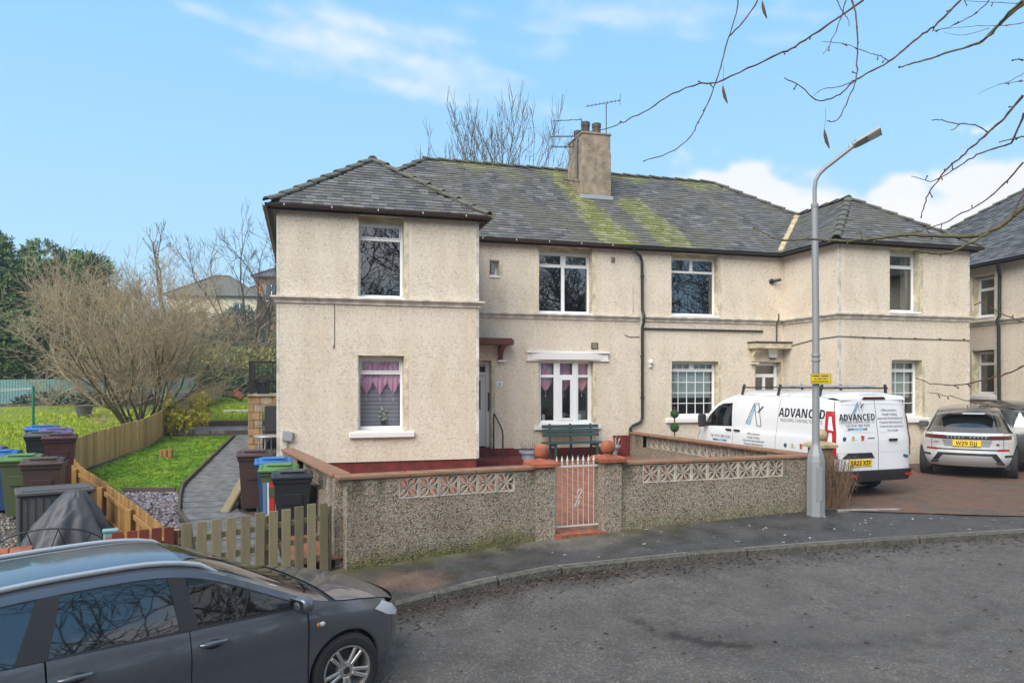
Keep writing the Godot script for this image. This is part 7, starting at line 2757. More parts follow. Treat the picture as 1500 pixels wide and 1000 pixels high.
	for side in [1.0, -1.0]: g.tube([Vector3(3.2, 0.985, side * 0.1 + 0.1), Vector3(3.16, 1.01, 0.2 * side + 0.28), Vector3(3.10, 1.02, 0.3 * side + 0.3)], [0.012, 0.010, 0.006], 6)
	part("scuttle", g, M.dark_trim, car)
	# nose and tail
	var nose := []
	for i in 11: nose.append(Vector2(0.8 * Shell.at(S.W, lerpf(0.2, 0.73, i / 10.0)), lerpf(0.2, 0.73, i / 10.0)))
	var back := []
	for i in 11: back.append(Vector2(-nose[10 - i].x, nose[10 - i].y))
	g = G.new()
	g.panel(PackedVector2Array(nose + back), S.front, 0.06, true)
	part("front_bumper", g, M.paint_slate, car)
	g = G.new()
	for r in [[0.30, 0.42, 0.5], [0.52, 0.62, 0.36]]:
		g.panel(PackedVector2Array([Vector2(-r[2], r[0]), Vector2(r[2], r[0]), Vector2(r[2] * 0.9, r[1]), Vector2(-r[2] * 0.9, r[1])]), func(z, y): return S.front(z, y) + Vector3(0.005, 0, 0), 0.08, true)
	part("grille", g, M.dark_trim, car)
	nose = []; back = []
	for i in 13: nose.append(Vector2(0.8 * Shell.at(S.W, lerpf(0.2, 1.30, i / 12.0)), lerpf(0.2, 1.30, i / 12.0)))
	for i in 13: back.append(Vector2(-nose[12 - i].x, nose[12 - i].y))
	g = G.new()
	g.panel(PackedVector2Array(nose + back), S.rear, 0.08, false)
	part("tailgate", g, M.paint_slate, car)
	# floor and what can be seen through the glass
	g = G.new()
	g.mm(Vector3(0.3, 0.20, -0.70), Vector3(2.98, 0.26, 0.70))
	g.mm(Vector3(2.98, 0.21, -0.5), Vector3(3.85, 0.27, 0.5))
	for side in [1.0, -1.0]: g.mm(Vector3(1.3, 0.26, side * 0.70 - 0.03), Vector3(2.96, 0.86, side * 0.70 + 0.03))
	g.mm(Vector3(2.98, 0.26, -0.7), Vector3(3.04, 0.86, 0.7))
	part("cabin_floor", g, M.rubber, car)
	g = G.new()
	g.box(Vector3(2.93, 0.86, 0), Vector3(0.42, 0.16, 1.36), Basis(Vector3.BACK, -0.12), 0.05)
	part("dashboard", g, M.dark_trim, car)
	for z in [-0.36, 0.36]:
		g = G.new()
		g.box(Vector3(2.15, 0.48, z), Vector3(0.5, 0.16, 0.5), Basis(), 0.05)
		g.box(Vector3(1.93, 0.82, z), Vector3(0.14, 0.66, 0.48), Basis(Vector3.BACK, 0.22), 0.05)
		g.box(Vector3(1.83, 1.22, z), Vector3(0.10, 0.17, 0.26), Basis(Vector3.BACK, 0.15), 0.04)
		part("seat", g, M.seat_cloth, car)
	g = G.new()
	g.box(Vector3(1.15, 0.5, 0), Vector3(0.5, 0.2, 1.3), Basis(), 0.06)
	g.box(Vector3(0.92, 0.82, 0), Vector3(0.14, 0.6, 1.3), Basis(Vector3.BACK, 0.25), 0.05)
	part("rear_seat", g, M.seat_cloth, car)
	g = G.new()
	var ringp := []
	var wb := Basis(Vector3.BACK, 1.15)
	for k in 25: ringp.append(Vector3(2.60, 0.93, 0.36) + wb * Vector3(cos(TAU * k / 24) * 0.18, 0, sin(TAU * k / 24) * 0.18))
	g.tube(ringp, [0.016], 8, false)
	g.box(Vector3(2.61, 0.925, 0.36), Vector3(0.14, 0.05, 0.12), wb, 0.02)
	for a in [0.0, 2.2, 4.1]: g.beam(Vector3(2.60, 0.93, 0.36), Vector3(2.60, 0.93, 0.36) + wb * Vector3(cos(a) * 0.18, 0, sin(a) * 0.18), 0.03, 0.02)
	part("steering_wheel", g, M.dark_trim, car)
	g = G.new()
	g.box(Vector3(2.92, 0.965, 0.02), Vector3(0.21, 0.004, 0.30), Basis(Vector3.UP, 0.3) * Basis(Vector3.BACK, -0.15))
	tag(part("paper_sheet", g, M.sticker_white, car), "")

func make_van() -> void:
	var car := place_car("van", "white panel van with roof bars and black and blue lettering on the drive", Vector3(6.80, 0.47, -13.72), 1.92)
	car.set_meta("category", "van")
	var S := Shell.new()
	S.W = [Vector2(0.28, 0.93), Vector2(0.42, 0.985), Vector2(0.7, 0.993), Vector2(1.08, 0.985), Vector2(1.12, 0.975), Vector2(1.45, 0.945), Vector2(1.72, 0.90), Vector2(1.84, 0.865), Vector2(1.92, 0.80), Vector2(2.0, 0.66)]
	S.LF = [Vector2(0.28, 4.82), Vector2(0.55, 4.96), Vector2(0.8, 4.95), Vector2(0.98, 4.86), Vector2(1.15, 4.70), Vector2(1.5, 4.45), Vector2(2.0, 4.2)]
	S.LR = [Vector2(0.28, 0.04), Vector2(0.5, 0.0), Vector2(1.0, 0.0), Vector2(1.4, 0.045), Vector2(1.8, 0.10), Vector2(2.0, 0.14)]
	S.xf = 3.7; S.xr = 0.45; S.nf = 2.6; S.nr = 4.5
	S.P = [Vector2(0.12, 1.90), Vector2(0.3, 1.955), Vector2(1.0, 1.975), Vector2(2.6, 1.98), Vector2(3.15, 1.95), Vector2(3.5, 1.85), Vector2(3.9, 1.60), Vector2(4.3, 1.32), Vector2(4.45, 1.22), Vector2(4.7, 1.11), Vector2(4.93, 0.93)]
	S.E = [Vector2(0.12, 1.78), Vector2(0.3, 1.83), Vector2(1.0, 1.85), Vector2(2.6, 1.85), Vector2(3.15, 1.81), Vector2(3.5, 1.71), Vector2(3.9, 1.45), Vector2(4.3, 1.18), Vector2(4.45, 1.10), Vector2(4.7, 1.0), Vector2(4.93, 0.85)]
	var Ex := func(x): return Shell.at(S.E, x)
	var ax_f := Vector2(3.99, 0.33)
	var ax_r := Vector2(1.05, 0.33)
	for side in [1.0, -1.0]:
		var f: Callable = S.right if side > 0 else S.left
		var fl: bool = side < 0
		var win := PackedVector2Array([Vector2(3.04, 1.17), Vector2(3.98, 1.135), Vector2(4.08, 1.17), Vector2(3.90, 1.36), Vector2(3.58, 1.60), Vector2(3.40, 1.66), Vector2(3.08, 1.68)])
		# body side behind the cab door, in three panels
		var q := []
		var g := G.new()
		for i in 9: q.append(Vector2(S.xrear(lerpf(0.42, 1.78, i / 8.0), 0.93), lerpf(0.42, 1.78, i / 8.0)))
		q.append_array(curve(Ex, S.xrear(1.80, 0.93), 1.56, 8))
		q.append(Vector2(1.62, 0.42))
		g.panel(shrink(minus(PackedVector2Array(q), circle(ax_r, 0.40)), 0.004), f, 0.07, fl)
		part("rear_side_panel", g, M.paint_white, car)
		q = [Vector2(1.62, 0.42)]
		q.append_array(curve(Ex, 1.56, 2.98, 8))
		q.append_array([Vector2(2.98, 0.42)])
		g = G.new()
		g.panel(shrink(PackedVector2Array(q), 0.004), f, 0.07, fl)
		part("load_door" if side < 0 else "side_panel", g, M.paint_white, car)
		# cab door below and around the glass
		q = [Vector2(2.98, 0.42), Vector2(3.62, 0.42), Vector2(3.98, 0.75), Vector2(4.09, 1.165), Vector2(3.98, 1.135), Vector2(3.04, 1.17), Vector2(2.98, 1.17)]
		g = G.new()
		g.panel(shrink(minus(PackedVector2Array(q), circle(ax_f, 0.40)), 0.004), f, 0.06, fl)
		var dn := part("cab_door", g, M.paint_white, car)
		q = [Vector2(2.98, 1.17), Vector2(3.04, 1.17), Vector2(3.08, 1.68), Vector2(3.40, 1.66), Vector2(3.58, 1.60), Vector2(3.90, 1.36), Vector2(4.08, 1.17)]
		q.append_array(curve(Ex, 4.30, 2.98, 16))
		g = G.new()
		g.panel(PackedVector2Array(q), f, 0.06, fl)
		part("cab_side", g, M.paint_white, car)
		g = G.new()
		g.panel(win, func(x, y): return f.call(x, y) - Vector3(0, 0, side * 0.008), 0.08, fl)
		part("cab_glass", g, M.car_glass, car)
		g = G.new()
		g.strip(Array(win) + [win[0]], f, 0.04, 0.003, not fl)
		g.strip([Vector2(3.62, 1.15), Vector2(3.58, 1.60)], f, 0.04, 0.004, not fl)
		part("window_surround", g, M.dark_trim, car)
		# front wing
		q = [Vector2(3.62, 0.42)]
		for i in 9: q.append(Vector2(S.xfront(lerpf(0.42, 0.98, i / 8.0)), lerpf(0.42, 0.98, i / 8.0)))
		q.append_array(curve(Ex, 4.55, 4.30, 5))
		q.append_array([Vector2(4.09, 1.165), Vector2(3.98, 0.75)])
		g = G.new()
		g.panel(minus(PackedVector2Array(q), circle(ax_f, 0.40)), f, 0.05, fl)
		part("front_wing", g, M.paint_white, car)
		g = G.new()
		g.panel(PackedVector2Array([Vector2(4.30, 0.98), Vector2(4.50, 0.80), Vector2(4.62, 0.80), Vector2(4.50, 0.98), Vector2(4.36, 1.10)]), func(x, y): return f.call(x, y) + Vector3(0, 0, side * 0.008), 0.04, fl)
		part("headlamp", g, M.lens_white, car)
		# dark sill, runner, handles
		g = G.new()
		g.panel(minus(minus(PackedVector2Array([Vector2(S.xrear(0.36, 0.9), 0.29), Vector2(4.6, 0.29), Vector2(4.6, 0.42), Vector2(S.xrear(0.4, 0.9), 0.42)]), circle(ax_f, 0.40)), circle(ax_r, 0.40)), f, 0.09, fl)
		part("sill", g, M.dark_trim, car)
		g = G.new()
		g.strip([Vector2(0.42, 1.02), Vector2(1.58, 1.02)], f, 0.045, 0.004, not fl)
		part("door_runner", g, M.dark_trim, car)
		for hx in [2.83, 3.12]:
			g = G.new()
			var p: Vector3 = f.call(hx, 1.09)
			g.box(p + Vector3(0, 0, side * 0.02), Vector3(0.19, 0.04, 0.035), Basis(), 0.012)
			part("handle", g, M.dark_trim, car)
		g = G.new()
		g.strip([Vector2(0.5, 1.105), Vector2(2.96, 1.13)], f, 0.022, 0.004, not fl)
		g.strip([Vector2(3.0, 1.13), Vector2(3.95, 1.08)], f, 0.02, 0.004, not fl)
		part("swage_line", g, M.paint_white, car)
		for c in [ax_f, ax_r]:
			g = G.new()
			var ring := arch(c, 0.402, -0.25, PI + 0.25, 18)
			for i in 18:
				var p: Vector2 = ring[i]
				var r2: Vector2 = ring[i + 1]
				g.quad(Vector3(p.x, p.y, side * (S.half(p.x, maxf(p.y, 0.3)) - 0.004)), Vector3(r2.x, r2.y, side * (S.half(r2.x, maxf(r2.y, 0.3)) - 0.004)), Vector3(r2.x, r2.y, side * 0.6), Vector3(p.x, p.y, side * 0.6))
			part("wheel_arch", g, M.rubber, car)
			road_wheel(car, Vector3(c.x, 0.33, side * 0.86), 0.33, 0.21, 0.20, side, 5, 0.0, "post_grey")
		# mirror
		var mi := node("door_mirror", car, Node3D.new())
		g = G.new()
		g.box(Vector3(3.93, 1.26, side * 1.13), Vector3(0.13, 0.30, 0.17), Basis(Vector3.UP, side * 0.2), 0.05)
		part("shell", g, M.dark_trim, mi)
		g = G.new()
		g.beam(Vector3(3.95, 1.16, side * 0.93), Vector3(3.94, 1.19, side * 1.08), 0.09, 0.08, Vector3.UP, 0.02)
		part("arm", g, M.dark_trim, mi)
		# tail lamps round the rear corner
		var tl := node("tail_lamp", car, Node3D.new())
		for s in [["lens_red", 0.74, 1.60, 0.012, 0.0, 0.135], ["lens_white", 0.93, 1.20, 0.02, 0.03, 0.10], ["sticker_white", 1.24, 1.50, 0.02, 0.04, 0.085]]:
			g = G.new()
			var lens := func(t, y):
				# t runs from the rear face round to the side
				var w := Shell.at(S.W, y)
				var a: float = lerpf(0.05, 0.95, t) * PI / 2
				var cx := pow(maxf(sin(a), 0.0), 2.0 / S.nr)
				var cz := pow(maxf(cos(a), 0.0), 2.0 / S.nr)
				var back := Shell.at(S.LR, y)
				# superellipse point between the rear and the side
				var q2: float = pow(pow(cos(a), S.nr) + pow(sin(a), S.nr), -1.0 / S.nr)
				return Vector3(S.xr - (S.xr - back) * q2 * cos(a), y, side * w * q2 * sin(a)) + Vector3(-0.6 * s[3], 0, side * s[3])
			var t0 := 0.52
			var t1 := 0.80
			if s[0] != "lens_red":
				t0 = 0.58; t1 = 0.70
			g.panel(PackedVector2Array([Vector2(t0, s[1]), Vector2(t1 + (0.0 if s[0] != "lens_red" else 0.02), s[1] + 0.02), Vector2(t1 - 0.03, s[2]), Vector2(t0 + 0.03, s[2])]), lens, 0.05, side < 0)
			part("lens", g, M[s[0]], tl)
	# roof
	var zE := func(x, k): return S.half(x, Shell.at(S.E, x)) * k
	var lid := func(x0: float, x1: float, k0: float, n := 12):
		var q := []
		for i in n + 1: q.append(Vector2(lerpf(x0, x1, float(i) / n), zE.call(lerpf(x0, x1, float(i) / n), k0)))
		for i in n + 1: q.append(Vector2(lerpf(x1, x0, float(i) / n), -zE.call(lerpf(x1, x0, float(i) / n), k0)))
		return PackedVector2Array(q)
	var g := G.new()
	g.panel(lid.call(0.13, 3.3, 0.999, 16), S.top, 0.09, true)
	part("roof", g, M.paint_white, car)
	g = G.new()
	g.panel(lid.call(3.3, 4.36, 0.999), S.top, 0.09, true)
	part("windscreen", g, M.privacy_glass, car)
	g = G.new()
	g.panel(lid.call(4.36, 4.9, 0.98), S.top, 0.07, true)
	part("bonnet", g, M.paint_white, car)
	var edge := func(k: float, y0: float, y1: float, n := 10):
		var a := []
		for i in n + 1: a.append(Vector2(k * Shell.at(S.W, lerpf(y0, y1, float(i) / n)), lerpf(y0, y1, float(i) / n)))
		return a
	g = G.new()
	var e: Array = edge.call(0.8, 0.3, 0.98)
	var poly := e.duplicate()
	for i in e.size(): poly.append(Vector2(-e[e.size() - 1 - i].x, e[e.size() - 1 - i].y))
	g.panel(PackedVector2Array(poly), S.front, 0.08, true)
	part("front_bumper", g, M.paint_white, car)
	# rear doors, split off the middle
	var cut := 0.03
	for d in 2:
		var a: Array = edge.call(0.93, 0.50, 1.80)
		poly = []
		for p in a: poly.append(Vector2(p.x if d == 1 else -p.x, p.y))
		poly.append(Vector2(cut, 1.83)); poly.append(Vector2(cut, 0.50))
		g = G.new()
		g.panel(shrink(PackedVector2Array(poly), 0.006), S.rear, 0.06, d == 0 and false)
		var rd := part("rear_door", g, M.paint_white, car)
		if d == 0:
			g = G.new()
			g.panel(PackedVector2Array([Vector2(-0.80, 0.725), Vector2(-0.06, 0.725), Vector2(-0.13, 0.83), Vector2(-0.68, 0.83)]), func(z, y): return S.rear(z, y) + Vector3(-0.006, 0, 0), 0.08)
			part("plate_lamp_bar", g, M.dark_trim, rd)
			g = G.new()
			g.box(S.rear(-0.40, 0.645) + Vector3(-0.012, 0, 0), Vector3(0.012, 0.125, 0.535), Basis(), 0.003)
			part("number_plate", g, M.plate_yellow, rd)
			part("plate_characters", text_mesh("SA22 XZF", 0.080, true), M.ink, rd, Transform3D(Basis(Vector3.UP, -PI / 2), S.rear(-0.40, 0.645) + Vector3(-0.0205, 0, 0)))
		else:
			g = G.new()
			g.box(S.rear(0.38, 1.06) + Vector3(-0.02, 0, 0), Vector3(0.03, 0.045, 0.20), Basis(), 0.01)
			part("handle", g, M.dark_trim, rd)
			g = G.new()
			g.box(S.rear(0.72, 0.745) + Vector3(-0.01, 0, 0), Vector3(0.02, 0.05, 0.12), Basis(Vector3.RIGHT, 0.25), 0.006)
			part("badge", g, M.ink_navy, rd)
		# pressed window panel
		g = G.new()
		var s2 := -1.0 if d == 0 else 1.0
		var in0: float = cut + s2 * 0.04
		var line := [Vector2(in0, 1.74), Vector2(s2 * 0.74, 1.72), Vector2(s2 * 0.80, 1.40), Vector2(s2 * 0.70, 1.25), Vector2(in0 + s2 * 0.02, 1.21)]
		g.strip(line, S.rear, 0.022, 0.006, false)
		g.strip(line, S.rear, 0.022, 0.006, true)
		part("window_pressing", g, M.paint_white, rd)
	g = G.new()
	g.strip([Vector2(-0.88, 0.84), Vector2(0.88, 0.84)], S.rear, 0.012, 0.005, false)
	g.strip([Vector2(-0.88, 0.84), Vector2(0.88, 0.84)], S.rear, 0.012, 0.005, true)
	part("door_rib", g, M.paint_white, car)
	g = G.new()
	var a2: Array = edge.call(0.93, 0.51, 1.82)
	poly = a2.duplicate()
	for i in a2.size(): poly.append(Vector2(-a2[a2.size() - 1 - i].x, a2[a2.size() - 1 - i].y))
	g.panel(PackedVector2Array(poly), func(z, y): return S.rear(z, y) + Vector3(0.03, 0, 0), 0.12)
	part("door_frame", g, M.ink, car)
	g = G.new()
	var xs := edge.call(0.93, 1.795, 1.84, 2)
	g.panel(PackedVector2Array([Vector2(-0.28, 1.81), Vector2(0.30, 1.81), Vector2(0.26, 1.86), Vector2(-0.24, 1.86)]), func(z, y): return Vector3(0.085, y, z), 0.06)
	part("high_brake_lamp", g, M.lens_dark_red, car)
	g = G.new()
	g.panel(PackedVector2Array([Vector2(-0.80, 1.80), Vector2(0.80, 1.80), Vector2(0.76, 1.87), Vector2(0.4, 1.905), Vector2(-0.4, 1.905), Vector2(-0.76, 1.87)]), func(z, y): return Vector3(0.10 + 0.4 * maxf(0.0, y - 1.80), y, z), 0.06)
	part("roof_header", g, M.paint_white, car)
	g = G.new()
	var bq: Array = edge.call(0.985, 0.30, 0.50, 4)
	poly = bq.duplicate()
	for i in bq.size(): poly.append(Vector2(-bq[bq.size() - 1 - i].x, bq[bq.size() - 1 - i].y))
	g.panel(PackedVector2Array(poly), func(z, y): return S.rear(z, y) + Vector3(-0.05, 0, 0), 0.06)
	g.mm(Vector3(-0.04, 0.49, -0.9), Vector3(0.06, 0.505, 0.9), 0.004)
	var rb := part("rear_bumper", g, M.dark_trim, car)
	g = G.new()
	for z in [-0.62, 0.72]: g.mm(Vector3(-0.062, 0.39, z - 0.09), Vector3(-0.048, 0.43, z + 0.09), 0.003)
	part("reflector", g, M.lens_red, rb)
	g = G.new()
	g.mm(Vector3(0.3, 0.28, -0.85), Vector3(4.6, 0.36, 0.85))
	g.mm(Vector3(2.9, 0.36, -0.85), Vector3(2.94, 1.8, 0.85))
	part("floor", g, M.rubber, car)
	g = G.new()
	for z in [-0.45, 0.45]:
		g.box(Vector3(3.2, 0.9, z), Vector3(0.14, 0.9, 0.5), Basis(Vector3.BACK, 0.15), 0.05)
	g.box(Vector3(4.1, 1.05, 0), Vector3(0.4, 0.2, 1.6), Basis(), 0.05)
	part("cab_seats", g, M.seat_cloth, car)
	# roof bars
	for x in [0.55, 1.7, 2.85]:
		var bar := node("roof_bar", car, Node3D.new())
		g = G.new()
		g.beam(Vector3(x, 2.02, -0.84), Vector3(x, 2.02, 0.84), 0.045, 0.03, Vector3.UP, 0.008)
		part("crossbar", g, M.dark_trim, bar)
		for z in [-0.80, 0.80]:
			g = G.new()
			g.beam(Vector3(x + 0.02, 1.86, z * 1.03), Vector3(x, 2.09, z * 0.97), 0.05, 0.05, Vector3.RIGHT, 0.01)
			part("upright", g, M.dark_trim, bar)
	g = G.new()
	g.tube([Vector3(0.35, 2.055, 0.30), Vector3(3.0, 2.055, 0.28)], [0.02], 8)
	g.tube([Vector3(0.25, 2.055, -0.45), Vector3(2.2, 2.055, -0.46)], [0.02], 8)
	part("roof_rack_tube", g, M.galvanised, car)
	# lettering. side: -z face, reading from rear to front is right to left, so x runs backwards
	var sv := Basis(Vector3.UP, PI)
	var put := func(text: String, x: float, y: float, size: float, m: Material, bold := false):
		var tilt := atan2(S.half(x, y - 0.05) - S.half(x, y + 0.05), 0.1)
		var b := Basis(Vector3(-1, 0, 0), Vector3(0, cos(tilt), sin(tilt)), Vector3(0, sin(tilt), -cos(tilt)))
		part("lettering", text_mesh(text, size, bold), m, car, Transform3D(b, Vector3(x, y, -S.half(x, y) - 0.004)))
	put.call("ADVANCED", 0.92, 1.53, 0.17, M.ink, true)
	put.call("BUILDING CONTRACTORS LTD", 0.92, 1.385, 0.060, M.ink_grey)
	put.call("Tel: 0141 886 8330", 3.42, 0.93, 0.062, M.ink_grey)
	put.call("www.", 3.60, 0.845, 0.055, M.ink_navy, true)
	put.call("abcltd", 3.42, 0.845, 0.055, M.ink_blue, true)
	put.call(".net", 3.26, 0.845, 0.055, M.ink_navy, true)
	var services := ["Office Interiors", "Rough Casting", "Insurance Reinstatement", "Property Maintenance", "Commercial Contractor", "New Build"]
	for k in 6: put.call(services[k], 2.28, 1.045 - k * 0.072, 0.044, M.ink_grey)
	var rput := func(text: String, z: float, y: float, size: float, m: Material, bold := false):
		var p := S.rear(z, y)
		part("lettering", text_mesh(text, size, bold), m, car, Transform3D(Basis(Vector3.UP, -PI / 2) * Basis(Vector3.RIGHT, -atan2(S.rear(z, y + 0.05).x - S.rear(z, y - 0.05).x, 0.1)), p + Vector3(-0.006, 0, 0)))
	rput.call("ADVANCED", -0.42, 1.485, 0.115, M.ink, true)
	rput.call("BUILDING CONTRACTORS LTD", -0.42, 1.40, 0.042, M.ink_grey)
	rput.call("Tel: 0141 886 8330", -0.42, 1.335, 0.048, M.ink_grey)
	rput.call("www.", -0.58, 1.27, 0.046, M.ink_navy, true)
	rput.call("abcltd", -0.42, 1.27, 0.046, M.ink_blue, true)
	rput.call(".net", -0.27, 1.27, 0.046, M.ink_navy, true)
	for k in 6: rput.call(services[k], 0.40 - 0.03 * (5 - k) * 0.3, 1.61 - k * 0.075, 0.040, M.ink_grey)
	# the emblem: a slanted letter A, striped on its left leg, with a trowel
	for where in 2:
		var lg := G.new()
		var lb := G.new()
		var place: Transform3D
		if where == 0:
			var tilt := 0.1
			place = Transform3D(Basis(Vector3(-1, 0, 0), Vector3(0, cos(tilt), sin(tilt)), Vector3(0, sin(tilt), -cos(tilt))), Vector3(2.32, 1.46, -S.half(2.3, 1.46) - 0.006))
		else:
			place = Transform3D(Basis(Vector3.UP, -PI / 2).scaled(Vector3.ONE * 0.52) , S.rear(-0.40, 1.65) + Vector3(-0.012, 0, 0))
		for seg in [[-0.24, -0.20, 0.0, 0.24], [0.0, 0.24, 0.13, 0.24], [0.13, 0.24, 0.26, -0.24], [0.26, -0.24, 0.12, -0.23], [0.12, -0.23, 0.0, 0.2]]:
			lg.beam(Vector3(seg[0], seg[1], 0), Vector3(seg[2], seg[3], 0), 0.004, 0.014, Vector3.BACK)
		lg.beam(Vector3(0.13, 0.04, 0.002), Vector3(0.28, 0.17, 0.002), 0.004, 0.04, Vector3.BACK)
		for k in 9:
			var t := k / 8.0
			lb.box(Vector3(lerpf(-0.15, 0.02, t), lerpf(-0.20, 0.18, t), 0), Vector3(lerpf(0.13, 0.05, t), 0.026, 0.004))
		part("emblem_outline", lg, M.ink, car, place)
		part("emblem_stripes", lb, M.ink_blue, car, place)
		# row of four trade marks
		for k in 4:
			var mg := G.new()
			var o: Transform3D
			if where == 0:
				o = Transform3D(Basis(Vector3(-1, 0, 0), Vector3.UP, Vector3(0, 0, -1)), Vector3(1.30 - k * 0.22, 0.90, -S.half(1.2, 0.9) - 0.004))
			else:
				o = Transform3D(Basis(Vector3.UP, -PI / 2), S.rear(-0.74 + k * 0.2, 1.10) + Vector3(-0.005, 0, 0))
			match k:
				0:
					mg.prism(circle(Vector2(0, -0.01), 0.042, 18), 0.003)
				1:
					mg.prism(circle(Vector2(-0.02, 0.01), 0.03, 12), 0.003); mg.box(Vector3(0.0, -0.035, 0), Vector3(0.13, 0.01, 0.003))
				2:
					mg.box(Vector3(-0.018, 0, 0), Vector3(0.03, 0.10, 0.004)); mg.box(Vector3(0.02, -0.01, 0), Vector3(0.022, 0.075, 0.004)); mg.box(Vector3(0, 0.03, 0), Vector3(0.075, 0.02, 0.0035))
				3:
					mg.box(Vector3(0, 0.0, 0), Vector3(0.16, 0.022, 0.003))
			if where == 0 and k == 3: continue
			part("trade_mark", mg, [M.ink_navy, M.ink_gold, M.ink_red, M.ink_grey][k], car, o)

func make_suv() -> void:
	var car := place_car("suv", "silver grey sport utility car with a black roof, seen from behind on the drive", Vector3(10.0, 0.445, -16.2), 0.991)
	var S := Shell.new()
	S.W = [Vector2(0.24, 0.86), Vector2(0.42, 0.925), Vector2(0.62, 0.945), Vector2(0.82, 0.95), Vector2(0.95, 0.925), Vector2(1.04, 0.87), Vector2(1.10, 0.83), Vector2(1.30, 0.73), Vector2(1.50, 0.63), Vector2(1.64, 0.54)]
	S.LR = [Vector2(0.24, 0.20), Vector2(0.40, 0.07), Vector2(0.55, 0.03), Vector2(0.72, 0.04), Vector2(0.80, 0.03), Vector2(0.95, 0.0), Vector2(1.02, 0.05), Vector2(1.10, 0.14), Vector2(1.30, 0.36), Vector2(1.46, 0.52), Vector2(1.64, 0.60)]
	S.LF = [Vector2(0.24, 4.2), Vector2(0.6, 4.37), Vector2(0.85, 4.34), Vector2(1.0, 4.2), Vector2(1.64, 3.9)]
	S.xf = 3.4; S.xr = 1.25; S.nf = 2.8; S.nr = 3.0
	S.P = [Vector2(0.42, 1.475), Vector2(0.6, 1.555), Vector2(1.0, 1.60), Vector2(1.6, 1.635), Vector2(2.1, 1.63), Vector2(2.5, 1.56), Vector2(2.9, 1.36), Vector2(3.2, 1.17), Vector2(3.35, 1.13), Vector2(3.8, 1.07), Vector2(4.15, 0.97), Vector2(4.33, 0.86)]
	S.E = [Vector2(0.42, 1.42), Vector2(0.6, 1.475), Vector2(1.0, 1.52), Vector2(1.6, 1.55), Vector2(2.1, 1.535), Vector2(2.5, 1.45), Vector2(2.9, 1.24), Vector2(3.2, 1.06), Vector2(3.35, 1.03), Vector2(3.8, 0.98), Vector2(4.15, 0.89), Vector2(4.33, 0.80)]
	var Ex := func(x): return Shell.at(S.E, x)
	var ax_f := Vector2(3.50, 0.36)
	var ax_r := Vector2(0.84, 0.36)
	for side in [1.0, -1.0]:
		var f: Callable = S.right if side > 0 else S.left
		var fl: bool = side < 0
		var q := []
		for i in 11: q.append(Vector2(S.xrear(lerpf(0.30, 1.03, i / 10.0)), lerpf(0.30, 1.03, i / 10.0)))
		q.append_array([Vector2(3.3, 1.02)])
		q.append_array(curve(Ex, 3.4, 4.15, 6))
		for i in 7: q.append(Vector2(S.xfront(lerpf(0.85, 0.30, i / 6.0)), lerpf(0.85, 0.30, i / 6.0)))
		var g := G.new()
		g.panel(minus(minus(PackedVector2Array(q), circle(ax_f, 0.42)), circle(ax_r, 0.42)), f, 0.07, fl)
		part("body_side", g, M.paint_silver, car)
		g = G.new()
		q = []
		for i in 9: q.append(Vector2(S.xrear(lerpf(1.03, 1.42, i / 8.0), 0.86), lerpf(1.03, 1.42, i / 8.0)))
		q.append_array(curve(Ex, 0.70, 3.25, 20))
		q.append(Vector2(3.3, 1.025))
		g.panel(PackedVector2Array(q), f, 0.07, fl)
		part("side_glass", g, M.privacy_glass, car)
		g = G.new()
		var roofedge := curve(Ex, 0.6, 3.25, 20)
		roofedge.append_array(curve(func(x): return Shell.at(S.E, x) - 0.06, 3.15, 0.60, 20))
		g.panel(PackedVector2Array(roofedge), func(x, y): return f.call(x, y) + Vector3(0, 0, side * 0.005), 0.07, fl)
		part("roof_side", g, M.paint_roof, car)
		for c in [ax_f, ax_r]:
			g = G.new()
			g.strip(arch(c, 0.435, -0.2, PI + 0.2, 20), f, 0.045, 0.006, not fl)
			part("arch_trim", g, M.dark_trim, car)
			g = G.new()
			var ring := arch(c, 0.42, -0.3, PI + 0.3, 18)
			for i in 18:
				var p: Vector2 = ring[i]
				var r2: Vector2 = ring[i + 1]
				g.quad(Vector3(p.x, p.y, side * (S.half(p.x, maxf(p.y, 0.3)) - 0.004)), Vector3(r2.x, r2.y, side * (S.half(r2.x, maxf(r2.y, 0.3)) - 0.004)), Vector3(r2.x, r2.y, side * 0.5), Vector3(p.x, p.y, side * 0.5))
			part("wheel_arch", g, M.rubber, car)
			road_wheel(car, Vector3(c.x, 0.36, side * 0.83), 0.36, 0.235, 0.25, side, 5, 0.0, "post_grey")
		var mi := node("door_mirror", car, Node3D.new())
		g = G.new()
		g.box(Vector3(2.72, 1.10, side * 1.02), Vector3(0.12, 0.15, 0.22), Basis(Vector3.UP, side * 0.15), 0.045)
		part("shell", g, M.paint_roof, mi)
		g = G.new()
		g.beam(Vector3(2.75, 1.03, side * 0.86), Vector3(2.73, 1.06, side * 0.98), 0.06, 0.05, Vector3.UP, 0.012)
		part("arm", g, M.dark_trim, mi)
	# roof and rear spoiler
	var zE := func(x, k): return S.half(x, Shell.at(S.E, x)) * k
	var lid := func(x0: float, x1: float, k0: float, n := 12):
		var q := []
		for i in n + 1: q.append(Vector2(lerpf(x0, x1, float(i) / n), zE.call(lerpf(x0, x1, float(i) / n), k0)))
		for i in n + 1: q.append(Vector2(lerpf(x1, x0, float(i) / n), -zE.call(lerpf(x1, x0, float(i) / n), k0)))
		return PackedVector2Array(q)
	var g := G.new()
	g.panel(lid.call(0.46, 2.3, 0.999, 14), S.top, 0.08, true)
	part("roof", g, M.paint_roof, car)
	g = G.new()
	g.panel(lid.call(2.3, 3.25, 0.98), S.top, 0.09, true)
	part("windscreen", g, M.privacy_glass, car)
	g = G.new()
